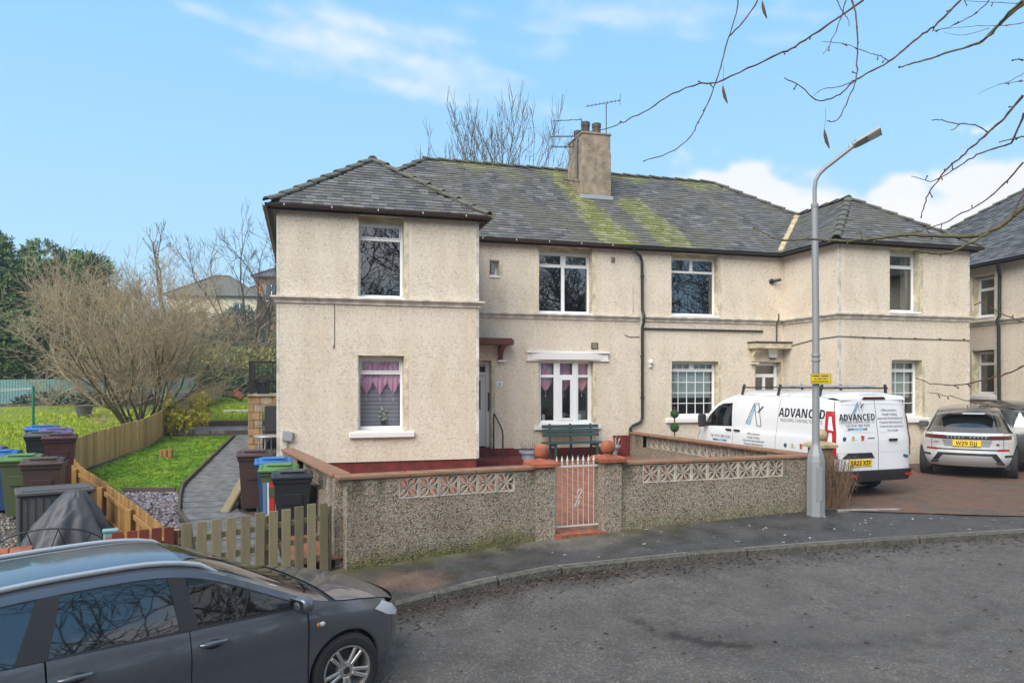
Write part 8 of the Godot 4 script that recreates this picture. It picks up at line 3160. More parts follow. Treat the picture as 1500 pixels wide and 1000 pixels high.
	g.panel(lid.call(3.25, 4.25, 0.98), S.top, 0.08, true)
	part("bonnet", g, M.paint_silver, car)
	g = G.new()
	g.panel(PackedVector2Array([Vector2(0.32, -0.60), Vector2(0.30, -0.3), Vector2(0.30, 0.3), Vector2(0.32, 0.60), Vector2(0.56, 0.60), Vector2(0.56, -0.60)]), func(x, z): return Vector3(x, 1.515 - 0.20 * (z * z) - 0.28 * maxf(0.0, 0.5 - x) + 0.02, z), 0.06, true)
	g.box(Vector3(0.33, 1.452, 0), Vector3(0.03, 0.03, 0.62), Basis(), 0.008)
	part("spoiler", g, M.paint_roof, car)
	g = G.new()
	g.box(Vector3(0.305, 1.462, 0.12), Vector3(0.012, 0.022, 0.42), Basis(), 0.004)
	part("spoiler_light", g, M.sticker_white, car)
	g = G.new()
	g.prism(PackedVector2Array([Vector2(-0.07, 0), Vector2(0.09, 0), Vector2(-0.05, 0.075)]), 0.02, Vector3(0.72, 1.57, -0.01))
	part("fin_aerial", g, M.ink, car)
	# rear face, from the bumper up
	var face := func(k: float, y0: float, y1: float, n := 8):
		var a := []
		for i in n + 1: a.append(Vector2(k * Shell.at(S.W, lerpf(y0, y1, float(i) / n)), lerpf(y0, y1, float(i) / n)))
		var m := a.size()
		for i in m: a.append(Vector2(-a[m - 1 - i].x, a[m - 1 - i].y))
		return PackedVector2Array(a)
	g = G.new()
	g.panel(face.call(0.8, 0.30, 0.66), S.rear, 0.06)
	part("rear_bumper", g, M.paint_silver, car)
	g = G.new()
	g.panel(face.call(0.8, 0.668, 1.045), S.rear, 0.06)
	var tg := part("tailgate", g, M.paint_silver, car)
	g = G.new()
	g.panel(PackedVector2Array([Vector2(-0.73, 1.05), Vector2(0.73, 1.05), Vector2(0.68, 1.16), Vector2(-0.68, 1.16)]), func(z, y): return S.rear(z, y) + Vector3(0.004, 0, 0), 0.06)
	part("lower_screen_panel", g, M.paint_dark, tg)
	g = G.new()
	g.panel(face.call(0.86, 1.04, 1.46), S.rear, 0.06)
	part("screen_surround", g, M.paint_roof, tg)
	g = G.new()
	g.panel(PackedVector2Array([Vector2(-0.64, 1.19), Vector2(-0.4, 1.165), Vector2(0.4, 1.165), Vector2(0.64, 1.19), Vector2(0.66, 1.23), Vector2(0.56, 1.37), Vector2(0.3, 1.40), Vector2(-0.3, 1.40), Vector2(-0.56, 1.37), Vector2(-0.66, 1.23)]), func(z, y): return S.rear(z, y) + Vector3(-0.006, 0, 0), 0.06)
	part("rear_screen", g, M.privacy_glass, tg)
	g = G.new()
	g.panel(PackedVector2Array([Vector2(-0.80, 0.905), Vector2(0.80, 0.905), Vector2(0.80, 0.985), Vector2(-0.80, 0.985)]), func(z, y): return S.rear(z, y) + Vector3(-0.004, 0, 0), 0.05)
	part("lamp_band", g, M.ink, tg)
	for s in [-1.0, 1.0]:
		g = G.new()
		var z0: float = s * 0.42
		var z1: float = s * 0.83
		g.panel(PackedVector2Array([Vector2(minf(z0, z1), 0.912), Vector2(maxf(z0, z1), 0.912), Vector2(maxf(z0, z1), 0.99), Vector2(minf(z0, z1), 0.99)]), func(z, y): return S.rear(z, y) + Vector3(-0.010, 0, 0), 0.05)
		part("tail_lamp", g, M.lens_dark_red, car)
		g = G.new()
		g.panel(PackedVector2Array([Vector2(minf(s * 0.56, s * 0.80), 0.655), Vector2(maxf(s * 0.56, s * 0.80), 0.655), Vector2(maxf(s * 0.58, s * 0.78), 0.70), Vector2(minf(s * 0.58, s * 0.78), 0.70)]), func(z, y): return S.rear(z, y) + Vector3(-0.010, 0, 0), 0.05)
		part("fog_lamp", g, M.lens_red, car)
		g = G.new()
		g.panel(PackedVector2Array([Vector2(minf(s * 0.70, s * 0.85), 0.52), Vector2(maxf(s * 0.70, s * 0.85), 0.52), Vector2(maxf(s * 0.70, s * 0.85), 0.565), Vector2(minf(s * 0.70, s * 0.85), 0.565)]), func(z, y): return S.rear(z, y) + Vector3(-0.008, 0, 0), 0.05)
		part("bumper_slot", g, M.ink, car)
		g = G.new()
		g.box(S.rear(s * 0.60, 0.40) + Vector3(-0.035, 0, 0), Vector3(0.05, 0.05, 0.17), Basis(Vector3.RIGHT, s * 0.12), 0.01)
		part("exhaust", g, M.ink, car)
	g = G.new()
	g.panel(PackedVector2Array([Vector2(-0.62, 0.668), Vector2(0.62, 0.668), Vector2(0.62, 0.69), Vector2(-0.62, 0.69)]), func(z, y): return S.rear(z, y) + Vector3(-0.006, 0, 0), 0.06)
	part("shut_line", g, M.ink, car)
	g = G.new()
	g.panel(PackedVector2Array([Vector2(-0.72, 0.34), Vector2(0.72, 0.34), Vector2(0.55, 0.60), Vector2(-0.55, 0.60)]), func(z, y): return S.rear(z, y) + Vector3(-0.012, 0, 0), 0.06)
	part("lower_valance", g, M.dark_trim, car)
	g = G.new()
	g.panel(PackedVector2Array([Vector2(-0.70, 0.31), Vector2(0.70, 0.31), Vector2(0.70, 0.345), Vector2(0.60, 0.37), Vector2(0.46, 0.545), Vector2(-0.46, 0.545), Vector2(-0.60, 0.37), Vector2(-0.70, 0.345)]), func(z, y): return S.rear(z, y) + Vector3(-0.026, 0, 0), 0.06)
	part("diffuser", g, M.silver_paint, car)
	for z in [-0.79 * 0.86, 0.79 * 0.86]:
		g = G.new()
		g.strip([Vector2(z, 0.69), Vector2(z, 1.04)], S.rear, 0.008, 0.004, true)
		g.strip([Vector2(z, 0.69), Vector2(z, 1.04)], S.rear, 0.008, 0.004, false)
		part("shut_line", g, M.ink, tg)
	g = G.new()
	g.panel(PackedVector2Array([Vector2(-0.42, 0.74), Vector2(0.42, 0.74), Vector2(0.48, 0.895), Vector2(-0.48, 0.895)]), func(z, y): return S.rear(z, y) + Vector3(-0.003, 0, 0), 0.06)
	part("plate_recess", g, M.silver_paint, tg)
	g = G.new()
	g.box(S.rear(0, 0.815) + Vector3(-0.016, 0, 0), Vector3(0.012, 0.125, 0.535), Basis(), 0.003)
	part("number_plate", g, M.plate_yellow, tg)
	part("plate_characters", text_mesh("W29 DJJ", 0.080, true), M.ink, tg, Transform3D(Basis(Vector3.UP, -PI / 2), S.rear(0, 0.815) + Vector3(-0.0245, 0, 0)))
	var word := "RANGE ROVER"
	for k in word.length():
		if word[k] == " ": continue
		var z := -0.36 + k * 0.072
		part("lettering", text_mesh(word[k], 0.036, true), M.silver_paint, tg, Transform3D(Basis(Vector3.UP, -PI / 2), S.rear(z, 0.945) + Vector3(-0.009, 0, 0)))
	part("lettering", text_mesh("EVOQUE", 0.028, true), M.dark_trim, tg, Transform3D(Basis(Vector3.UP, -PI / 2), S.rear(-0.56, 0.83) + Vector3(-0.006, 0, 0)))
	g = G.new()
	g.box(S.rear(0.56, 0.80) + Vector3(-0.006, 0, 0), Vector3(0.006, 0.032, 0.085), Basis(), 0.002)
	part("badge", g, M.dark_trim, tg)
	g = G.new()
	g.mm(Vector3(0.4, 0.24, -0.8), Vector3(4.1, 0.34, 0.8))
	part("floor", g, M.rubber, car)
	g = G.new()
	var e := face.call(0.8, 0.3, 0.85)
	g.panel(e, S.front, 0.1, true)
	part("front_bumper", g, M.paint_silver, car)

func make_far_car() -> void:
	var car := place_car("parked_car", "dark green grey car half hidden behind the silver car at the right edge", Vector3(12.3, 0.5, -17.0), 1.35)
	var S := Shell.new()
	S.W = [Vector2(0.24, 0.82), Vector2(0.6, 0.88), Vector2(0.9, 0.88), Vector2(1.05, 0.83), Vector2(1.4, 0.68), Vector2(1.6, 0.58)]
	S.LR = [Vector2(0.24, 0.15), Vector2(0.6, 0.0), Vector2(1.0, 0.05), Vector2(1.6, 0.4)]
	S.LF = [Vector2(0.24, 4.1), Vector2(0.6, 4.3), Vector2(0.9, 4.2), Vector2(1.6, 3.8)]
	S.xf = 3.3; S.xr = 1.0; S.nf = 2.8; S.nr = 3.2
	S.P = [Vector2(0.3, 1.5), Vector2(0.8, 1.62), Vector2(1.6, 1.65), Vector2(2.2, 1.6), Vector2(3.0, 1.15), Vector2(3.6, 1.05), Vector2(4.2, 0.85)]
	S.E = [Vector2(0.3, 1.42), Vector2(0.8, 1.54), Vector2(1.6, 1.57), Vector2(2.2, 1.50), Vector2(3.0, 1.05), Vector2(3.6, 0.96), Vector2(4.2, 0.78)]
	var Ex := func(x): return Shell.at(S.E, x)
	for side in [1.0, -1.0]:
		var f: Callable = S.right if side > 0 else S.left
		var q := []
		for i in 9: q.append(Vector2(S.xrear(lerpf(0.25, 1.0, i / 8.0)), lerpf(0.25, 1.0, i / 8.0)))
		q.append_array([Vector2(3.05, 1.0)])
		q.append_array(curve(Ex, 3.2, 4.0, 5))
		for i in 7: q.append(Vector2(S.xfront(lerpf(0.85, 0.25, i / 6.0)), lerpf(0.85, 0.25, i / 6.0)))
		var g := G.new()
		g.panel(minus(minus(PackedVector2Array(q), circle(Vector2(3.4, 0.33), 0.38)), circle(Vector2(0.85, 0.33), 0.38)), f, 0.09, side < 0)
		part("body_side", g, M.paint_dark, car)
		g = G.new()
		q = [Vector2(0.25, 1.0), Vector2(3.05, 1.0)]
		q.append_array(curve(Ex, 3.05, 0.35, 16))
		g.panel(PackedVector2Array(q), f, 0.09, side < 0)
		part("pillars", g, M.paint_dark, car)
		for wn in [[0.55, 1.15], [1.22, 1.95], [2.02, 2.75]]:
			var Et := func(x): return Shell.at(S.E, x) - 0.07
			q = [Vector2(wn[0], 1.04), Vector2(wn[1], 1.04)]
			q.append_array(curve(Et, wn[1] - 0.05, wn[0] + 0.06, 6))
			g = G.new()
			g.panel(PackedVector2Array(q), func(x, y): return f.call(x, y) + Vector3(0, 0, side * 0.004), 0.09, side < 0)
			part("side_window", g, M.privacy_glass, car)
		road_wheel(car, Vector3(3.4, 0.33, side * 0.77), 0.33, 0.21, 0.21, side)
		road_wheel(car, Vector3(0.85, 0.33, side * 0.77), 0.33, 0.21, 0.21, side)
	var g := G.new()
	var q := []
	for i in 21: q.append(Vector2(lerpf(0.34, 4.1, i / 20.0), S.half(lerpf(0.34, 4.1, i / 20.0), Ex.call(lerpf(0.34, 4.1, i / 20.0)))))
	for i in 21: q.append(Vector2(q[20 - i].x, -q[20 - i].y))
	g.panel(PackedVector2Array(q), S.top, 0.1, true)
	part("roof", g, M.paint_dark, car)
	g = G.new()
	q = []
	for i in 11: q.append(Vector2(0.8 * Shell.at(S.W, lerpf(0.25, 1.45, i / 10.0)), lerpf(0.25, 1.45, i / 10.0)))
	for i in 11: q.append(Vector2(-q[10 - i].x, q[10 - i].y))
	g.panel(PackedVector2Array(q), S.rear, 0.1)
	part("tailgate", g, M.paint_dark, car)
	g = G.new()
	g.panel(PackedVector2Array([Vector2(-0.6, 1.05), Vector2(0.6, 1.05), Vector2(0.5, 1.4), Vector2(-0.5, 1.4)]), func(z, y): return S.rear(z, y) + Vector3(-0.006, 0, 0), 0.1)
	part("rear_screen", g, M.privacy_glass, car)

# ---------------------------------------------------------------- plants
func foliage(called: String, parent: Node, lumps: Array, count: int, size: Vector2, tones: Array, seed_: int, shell := 0.55) -> MultiMeshInstance3D:
	# lumps: [centre, radii]; leaves lie mostly in the outer part of each
	var q := RandomNumberGenerator.new()
	q.seed = seed_
	var n := FastNoiseLite.new()
	n.seed = seed_
	n.frequency = 0.5
	n.fractal_octaves = 3
	var vol := []
	var total := 0.0
	for l in lumps:
		var v: float = l[1].x * l[1].y + l[1].y * l[1].z + l[1].x * l[1].z
		total += v; vol.append(total)
	# one sprig: several leaves on a short twig
	var g := G.new()
	for k in 7:
		var a := TAU * k / 7.0 * 2.4
		var o := Vector3(0, k * 0.12, 0)
		var d := Vector3(cos(a), 0.55, sin(a)).normalized()
		var s := d.cross(Vector3.UP).normalized() * 0.16
		var t := o + d * 0.55
		g.tri(o, o + d * 0.28 + s, t); g.tri(o, t, o + d * 0.28 - s)
	var mesh := g.mesh()
	var xfs := []
	var cols := []
	while xfs.size() < count:
		var x := q.randf() * total
		var k := 0
		while vol[k] < x: k += 1
		var d := Vector3(q.randfn(0, 1), q.randfn(0, 1), q.randfn(0, 1)).normalized()
		var r := lerpf(shell, 1.06, sqrt(q.randf()))
		var p: Vector3 = lumps[k][0] + d * r * (lumps[k][1] as Vector3)
		var nn := n.get_noise_3d(p.x * 2.2, p.y * 2.2, p.z * 2.2)
		if nn < -0.22 and q.randf() < 0.7: continue
		var b := Basis(Quaternion(Vector3.UP, (d + Vector3(0, 0.25, 0)).normalized())) * Basis.from_euler(Vector3(q.randf_range(-0.9, 0.9), q.randf() * TAU, q.randf_range(-0.9, 0.9)))
		xfs.append(Transform3D(b.scaled(Vector3.ONE * q.randf_range(size.x, size.y)), p))
		var c: Color = tones[0].lerp(tones[1], clampf(0.5 + nn * 1.2 + q.randf_range(-0.3, 0.3), 0, 1))
		if tones.size() > 2 and q.randf() < 0.12: c = tones[2]
		cols.append(c)
	return many(called, mesh, M.leaf, xfs, cols, parent)

# a leafless tree or bush grown branch by branch: big limbs go to one mesh, twigs to another
class Grower:
	var q := RandomNumberGenerator.new()
	var limbs := G.new()
	var twigs := G.new()
	var fork := 0.55
	var up := 0.12
	var wiggle := 0.16
	var shrink := 0.68
	var thin := 0.62
	var side_every := 0.3
	var min_r := 0.004
	var drop := 0.0

	func grow(p: Vector3, dir: Vector3, length: float, r: float, level: int) -> void:
		var n := 3 if level > 1 else 4
		var pts := [p]
		var rad := [r]
		var d := dir
		for i in n:
			d = (d + Vector3(q.randfn(0, wiggle), q.randfn(0, wiggle) + up * 0.4 - drop * 0.3, q.randfn(0, wiggle))).normalized()
			pts.append(pts[-1] + d * length / n)
			rad.append(lerpf(r, r * thin, float(i + 1) / n))
		var g := limbs if r > 0.02 else twigs
		g.tube(pts, rad, 7 if r > 0.05 else (4 if r > 0.015 else 3), level == 0)
		if level <= 0: return
		# end forks
		var forks := 2 if q.randf() < 0.75 else 3
		for k in forks:
			var ax := Vector3(q.randfn(0, 1), q.randfn(0, 0.6), q.randfn(0, 1)).normalized()
			var nd := (d + ax * fork * q.randf_range(0.6, 1.2) + Vector3(0, up, 0)).normalized()
			grow(pts[-1], nd, length * shrink * q.randf_range(0.75, 1.15), maxf(rad[-1] * q.randf_range(0.75, 0.95), min_r), level - 1)
		# side shoots
		for i in range(1, n):
			if q.randf() < side_every:
				var ax := Vector3(q.randfn(0, 1), q.randfn(0, 0.5), q.randfn(0, 1)).normalized()
				var nd := (d * 0.5 + ax * 0.9 + Vector3(0, up, 0)).normalized()
				grow(pts[i], nd, length * shrink * q.randf_range(0.5, 0.9), maxf(rad[i] * 0.5, min_r), level - 1)

func bare_tree(called: String, label: String, pos: Vector3, height: float, r: float, levels: int, seed_: int, opt := {}, category := "tree", group := "", m_limb := "bark", m_twig := "bark") -> Node3D:
	var t := thing(called, label, category, pos, 0.0, group)
	var w := Grower.new()
	w.q.seed = seed_
	for k in opt:
		if k in ["stems", "lean", "first"]: continue
		w.set(k, opt[k])
	var stems: int = opt.get("stems", 1)
	for s in stems:
		var a := TAU * s / stems + w.q.randf()
		var lean: float = opt.get("lean", 0.0) * w.q.randf_range(0.4, 1.0)
		var d := Vector3(cos(a) * lean, 1.0, sin(a) * lean).normalized()
		w.grow(Vector3(cos(a), 0, sin(a)) * (0.12 if stems > 1 else 0.0) - Vector3(0, 0.15, 0), d, height * opt.get("first", 0.3), r * w.q.randf_range(0.8, 1.1), levels)
	part("trunk" if stems == 1 else "stems", w.limbs, M[m_limb], t)
	if w.twigs.v.size(): part("branches", w.twigs, M[m_twig], t)
	return t

func make_plants() -> void:
	# the big leafless shrub over the lawn fence
	bare_tree("bare_shrub", "large many stemmed bare shrub spreading over the lawn fence", on_land(-4.1, 8.3), 5.4, 0.046, 5, 11, {"stems": 20, "lean": 1.0, "first": 0.34, "fork": 0.55, "up": 0.08, "wiggle": 0.10, "shrink": 0.74, "thin": 0.64, "side_every": 0.6, "min_r": 0.0058}, "shrub", "", "bark_green", "bark_pale")
	bare_tree("bare_shrub", "broad tangle of tan twigs behind the teal fence, left of the many stemmed shrub", on_land(-6.9, 17.0), 7.2, 0.07, 6, 12, {"stems": 9, "lean": 0.75, "first": 0.29, "fork": 0.75, "up": 0.06, "wiggle": 0.2, "shrink": 0.75, "side_every": 0.5, "min_r": 0.0075}, "shrub", "", "bark_pale", "bark_pale")
	bare_tree("bare_shrub", "thin bare saplings among the hedge right of the many stemmed shrub", on_land(-4.6, 16.5), 4.2, 0.04, 5, 14, {"stems": 6, "lean": 0.5, "first": 0.32, "fork": 0.5, "up": 0.15, "shrink": 0.74, "min_r": 0.005}, "shrub", "", "bark_pale", "bark_green")
	# yellow flowering shrub at the corner of the lawn
	var ys := thing("yellow_shrub", "low shrub with bright yellow variegated leaves at the corner of the small lawn", "shrub", on_land(-3.0, 8.2))
	foliage("leaves", ys, [[Vector3(-0.1, 0.32, 0), Vector3(0.5, 0.36, 0.4)], [Vector3(0.35, 0.52, -0.4), Vector3(0.38, 0.32, 0.35)], [Vector3(-0.35, 0.65, -0.1), Vector3(0.25, 0.45, 0.25)], [Vector3(0.2, 0.95, -0.9), Vector3(0.3, 0.2, 0.25)]], 620, Vector2(0.09, 0.16), [Color(0.45, 0.40, 0.02), Color(0.78, 0.68, 0.06), Color(0.14, 0.2, 0.03)], 51, 0.3)
	var g := G.new()
	for k in 8: g.tube([Vector3(0, 0, 0), Vector3(sin(k) * 0.2, 0.35, cos(k * 2.0) * 0.2), Vector3(sin(k) * 0.4, 0.6, cos(k * 2.0) * 0.35)], [0.014, 0.01, 0.005], 5)
	part("stems", g, M.bark_pale, ys)
	# conifers at the left edge
	for k in 3:
		var p: Vector3 = [on_land(-11.2, 23.5), on_land(-13.2, 22.8), on_land(-10.6, 27.0)][k]
		var hgt: float = [7.2, 7.7, 7.0][k]
		var t := thing("evergreen_tree", ["dark bushy evergreen at the left, right hand one of the front pair", "dark bushy evergreen at the left edge of the picture", "dark evergreen behind the front pair, half hidden by bare branches"][k], "tree", p, 0.0, "evergreens at the left")
		g = G.new()
		g.tube([Vector3(0, -0.2, 0), Vector3(0.1, 3.0, 0.1), Vector3(0, hgt * 0.85, 0)], [0.28, 0.2, 0.05], 9)
		part("trunk", g, M.bark, t)
		var lumps := []
		var q := RandomNumberGenerator.new()
		q.seed = 60 + k
		for i in 34:
			var y := q.randf_range(0.2, hgt * 0.9)
			var rr := 2.2 * (1.0 - pow(y / hgt, 2.2) * 0.8)
			var a := q.randf() * TAU
			var rad := q.randf_range(0.55, 1.15)
			lumps.append([Vector3(cos(a) * rr * q.randf_range(0.5, 0.95), y, sin(a) * rr * q.randf_range(0.5, 0.95)), Vector3(rad, rad * 0.62, rad)])
		lumps.append([Vector3(0, hgt * 0.9, 0), Vector3(0.9, 0.7, 0.9)])
		foliage("foliage", t, lumps, 11000, Vector2(0.16, 0.30), [Color(0.032, 0.078, 0.022), Color(0.08, 0.155, 0.032), Color(0.15, 0.22, 0.045)], 70 + k, 0.45)
	# ivy covered bank and hedges behind the lawns
	var beds := [
		["ivy_bank", "dark green ivy growing along the foot of the teal fence", [[on_land(-9.5, 18.9, 0.05), Vector3(1.6, 0.35, 0.35)], [on_land(-6.8, 19.6, 0.05), Vector3(1.5, 0.4, 0.4)], [on_land(-7.9, 19.3, 0.1), Vector3(0.9, 0.3, 0.3)]], 900, Color(0.02, 0.045, 0.015), Color(0.05, 0.085, 0.025)],
		["hedge", "glossy dark hedge at the end of the raised lawn, behind the clay pot", [[on_land(-3.0, 22.2, 0.5), Vector3(1.3, 0.9, 0.6)], [on_land(-1.2, 22.5, 0.6), Vector3(1.3, 1.0, 0.6)], [on_land(0.3, 22.8, 0.6), Vector3(1.3, 1.0, 0.6)], [on_land(-5.0, 22.5, 0.7), Vector3(1.3, 1.2, 0.7)]], 3600, Color(0.018, 0.05, 0.018), Color(0.06, 0.115, 0.035)],
		["bramble_bank", "yellowish olive brambles covering the bank above the raised lawn", [[on_land(-4.2, 27.5, 0.9), Vector3(2.6, 1.3, 1.5)], [on_land(-1.2, 28.0, 0.8), Vector3(2.4, 1.2, 1.5)], [on_land(-7.5, 27.5, 1.2), Vector3(2.4, 1.9, 1.5)]], 5200, Color(0.12, 0.135, 0.03), Color(0.29, 0.28, 0.07)],
		["bank_scrub", "dark green scrub higher on the bank beside the house gable", [[on_land(-4.0, 34.5, 1.0), Vector3(3.4, 1.6, 1.8)], [on_land(0.5, 34.0, 0.9), Vector3(2.8, 1.5, 1.8)], [on_land(-8.5, 33.5, 1.3), Vector3(3.2, 2.0, 1.8)], [on_land(-13.0, 32.0, 1.4), Vector3(3.6, 2.4, 2.0)]], 7000, Color(0.05, 0.085, 0.022), Color(0.12, 0.155, 0.04)],
		["brown_hedge", "reddish brown winter hedge below the pale cream house on the hill", [[on_land(-6.5, 46.0, 0.7), Vector3(4.0, 1.2, 1.0)], [on_land(-0.5, 46.5, 0.7), Vector3(4.0, 1.2, 1.0)], [on_land(5.0, 46.5, 0.7), Vector3(3.0, 1.2, 1.0)]], 5200, Color(0.07, 0.045, 0.025), Color(0.14, 0.10, 0.05)],
		["clipped_bush", "rounded dark green bush in front of the pale cream house on the hill", [[on_land(-4.7, 52.0, 1.0), Vector3(1.7, 1.5, 1.2)]], 1300, Color(0.018, 0.05, 0.02), Color(0.045, 0.085, 0.03)],
	]
	for k in beds.size():
		var e: Array = beds[k]
		tag(foliage(e[0], self, e[2], e[3], Vector2(0.14, 0.26) if k != 1 else Vector2(0.12, 0.2), [e[4], e[5]], 80 + k, 0.5), e[1], "hedge" if k != 0 else "ivy")
	# brown climber dried on the pillar by the van
	var dr := thing("dried_grass", "clump of dried brown grass and stems between the lamp post and the van", "dried grass", Vector3(5.42, 0.44, -12.62))
	g = G.new()
	var q := RandomNumberGenerator.new()
	q.seed = 15
	for k in 260:
		var o := Vector3(q.randf_range(-0.08, 0.30), 0.0, q.randf_range(-0.14, 0.12))
		var hh := q.randf_range(0.35, 0.95)
		var l := Vector3(q.randfn(0.03, 0.10), hh, q.randfn(0.0, 0.08))
		g.tube([o, o + l * 0.55 + Vector3(q.randfn(0, 0.015), 0, q.randfn(0, 0.015)), o + l, o + l + Vector3(q.randfn(0.06, 0.07), q.randf_range(-0.18, 0.03), q.randfn(0, 0.05))], [0.0045, 0.004, 0.003, 0.0015], 3)
	part("stems", g, M.dry_stalk, dr)

# branches seen at the top right: each is a line of points (x, y, depth, radius in mm)
func make_trees() -> void:
	bare_tree("bare_tree", "tall bare tree behind the main roof, left of the chimney", from_house(11.3, 2.6, 27.0), 13.2, 0.14, 5, 21, {"stems": 10, "lean": 0.36, "first": 0.42, "fork": 0.42, "up": 0.16, "wiggle": 0.06, "shrink": 0.70, "side_every": 0.42, "min_r": 0.012})
	bare_tree("bare_tree", "lower bare tree behind the main roof close to the chimney", from_house(14.0, 2.4, 28.0), 11.0, 0.12, 5, 22, {"stems": 4, "lean": 0.4, "first": 0.42, "fork": 0.45, "up": 0.16, "wiggle": 0.07, "shrink": 0.70, "side_every": 0.4, "min_r": 0.012})
	bare_tree("bare_tree", "bare tree leaning out beside the gable of the cream block", on_land(-2.5, 30.0), 9.6, 0.13, 5, 23, {"stems": 5, "lean": 0.55, "first": 0.36, "fork": 0.5, "up": 0.12, "wiggle": 0.10, "shrink": 0.70, "side_every": 0.42, "min_r": 0.010})
	bare_tree("bare_tree", "pollarded bare tree on the skyline above the many stemmed shrub", on_land(-9.0, 42.0), 8.6, 0.22, 5, 24, {"first": 0.42, "fork": 0.5, "up": 0.2, "wiggle": 0.12, "shrink": 0.6, "side_every": 0.35, "min_r": 0.014})
	bare_tree("bare_tree", "bare tree on the skyline just right of the evergreens", on_land(-11.6, 33.0), 7.5, 0.14, 6, 25, {"first": 0.32, "fork": 0.6, "up": 0.12, "wiggle": 0.12, "shrink": 0.7, "side_every": 0.4, "min_r": 0.010})
	bare_tree("bare_tree", "small bare tree far behind, above the right wing roof", from_house(27.0, 6.0, 42.0), 12.0, 0.16, 5, 26, {"first": 0.38, "fork": 0.5, "up": 0.15, "wiggle": 0.1, "shrink": 0.68, "side_every": 0.4, "min_r": 0.016})
	# across the road, behind the viewer: what the windows mirror
	var proto := []
	var k := 0
	var q := RandomNumberGenerator.new()
	q.seed = 91
	for row in 2:
		var n := 11
		for i in n:
			var x: float = [-16.0, -9.5, -3.0, 3.0, 8.5, 14.0, 20.0, 26.5, 33.0, 40.0, 47.0][i] + q.randf_range(-1.2, 1.2) + row * 3.0
			var d: float = minf(-5.5 - row * 5.5 + maxf(0.0, x - 22.0) * 0.38, 2.0 - row * 5.0)
			var pos := Vector3(x, -0.35, -d)
			var label := "bare tree across the road, seen mirrored in the windows"
			if k < 3:
				proto.append(bare_tree("roadside_tree", label, pos, 18.0 + k, 0.34, 6, 31 + k, {"first": 0.20, "fork": 0.70, "up": 0.08, "wiggle": 0.13, "shrink": 0.79, "side_every": 0.5, "min_r": 0.019}, "tree", "bare trees across the road"))
			else:
				copy(proto[k % 3], "", pos, q.randf() * TAU).scale = Vector3.ONE * (1.0 if x < 18 else 1.4)
			k += 1
	overhanging_tree()

func overhanging_tree() -> void:
	var t := thing("overhanging_tree", "bare tree at the right whose mossy twigs hang into the top right of the view", "tree", Vector3.ZERO)
	var lines := BRANCHES
	for l in lines:
		var g := G.new()
		var pts := []
		var rad := []
		for p in l[1]:
			pts.append(Vector3(p[0], p[1], p[2]))
		# ease the corners
		var fine := []
		for i in pts.size() - 1:
			var p0: Vector3 = pts[maxi(i - 1, 0)]
			var p3: Vector3 = pts[mini(i + 2, pts.size() - 1)]
			for k in 4:
				fine.append(pts[i].cubic_interpolate(pts[i + 1], p0, p3, k / 4.0) + Vector3(rng.randfn(0, 0.0022), rng.randfn(0, 0.0022), rng.randfn(0, 0.0022)))
		fine.append(pts[-1])
		for i in fine.size(): rad.append(lerpf(l[0][0], l[0][1], float(i) / (fine.size() - 1)) * 0.001 * (1.0 + 0.14 * sin(i * 2.1) + rng.randf_range(-0.08, 0.08)))
		g.tube(fine, rad, 8)
		# knots, buds and spurs
		for i in range(2, fine.size() - 1, 3):
			if rng.randf() < 0.6:
				var r: float = rad[i]
				g.ball(fine[i], Vector3.ONE * r * rng.randf_range(1.25, 1.6), 6)
			if rng.randf() < 0.28:
				var d := Vector3(rng.randfn(0, 1), rng.randfn(-0.3, 1), rng.randfn(0, 0.6)).normalized()
				var e: Vector3 = fine[i] + d * rng.randf_range(0.015, 0.04)
				g.tube([fine[i], e], [0.0035, 0.003], 5)
				g.ball(e, Vector3(0.006, 0.007, 0.006), 6)
		g.ball(fine[-1], Vector3.ONE * (rad[-1] * 1.9), 6)
		part("branch", g, M[["bark_red", "bark_green", "bark"][l[0][2]]], t)
	var w := Grower.new()
	w.q.seed = 8
	for o in [["fork", 0.6], ["up", 0.16], ["wiggle", 0.12], ["shrink", 0.74], ["side_every", 0.45], ["min_r", 0.007]]: w.set(o[0], o[1])
	w.grow(Vector3(6.3, 3.6, -2.6), Vector3(-0.35, 0.9, -0.1).normalized(), 2.6, 0.15, 6)
	part("limbs", w.limbs, M.bark_green, t)
	part("twigs", w.twigs, M.bark_red, t)
	var g := G.new()
	g.tube([Vector3(7.0, -0.4, -2.2), Vector3(6.8, 1.5, -2.3), Vector3(6.3, 3.7, -2.6)], [0.27, 0.22, 0.17], 12)
	part("bole", g, M.bark_green, t)
	g = G.new()
	g.tube([Vector3(6.7, 2.2, -2.4), Vector3(6.75, 2.7, -3.4), Vector3(6.4, 3.1, -4.5), Vector3(5.9, 3.6, -5.1), Vector3(5.0, 4.05, -5.35)], [0.13, 0.11, 0.09, 0.06, 0.035], 10)
	part("trunk", g, M.bark_green, t)
	# a few catkin-like dead leaves still hanging
	for p in HANGING:
		g = G.new()
		var o := Vector3(p[0], p[1], p[2])
		g.tube([o, o + Vector3(0.004, -0.03, 0), o + Vector3(0.012, -0.07, 0.004), o + Vector3(0.03, -0.11, 0.0)], [0.003, 0.009, 0.010, 0.003], 6)
		g.tube([o + Vector3(0, 0.12, 0.02), o + Vector3(0.002, 0.05, 0.01), o], [0.0012], 3)
		part("dead_leaf", g, M.chain_brown, t)

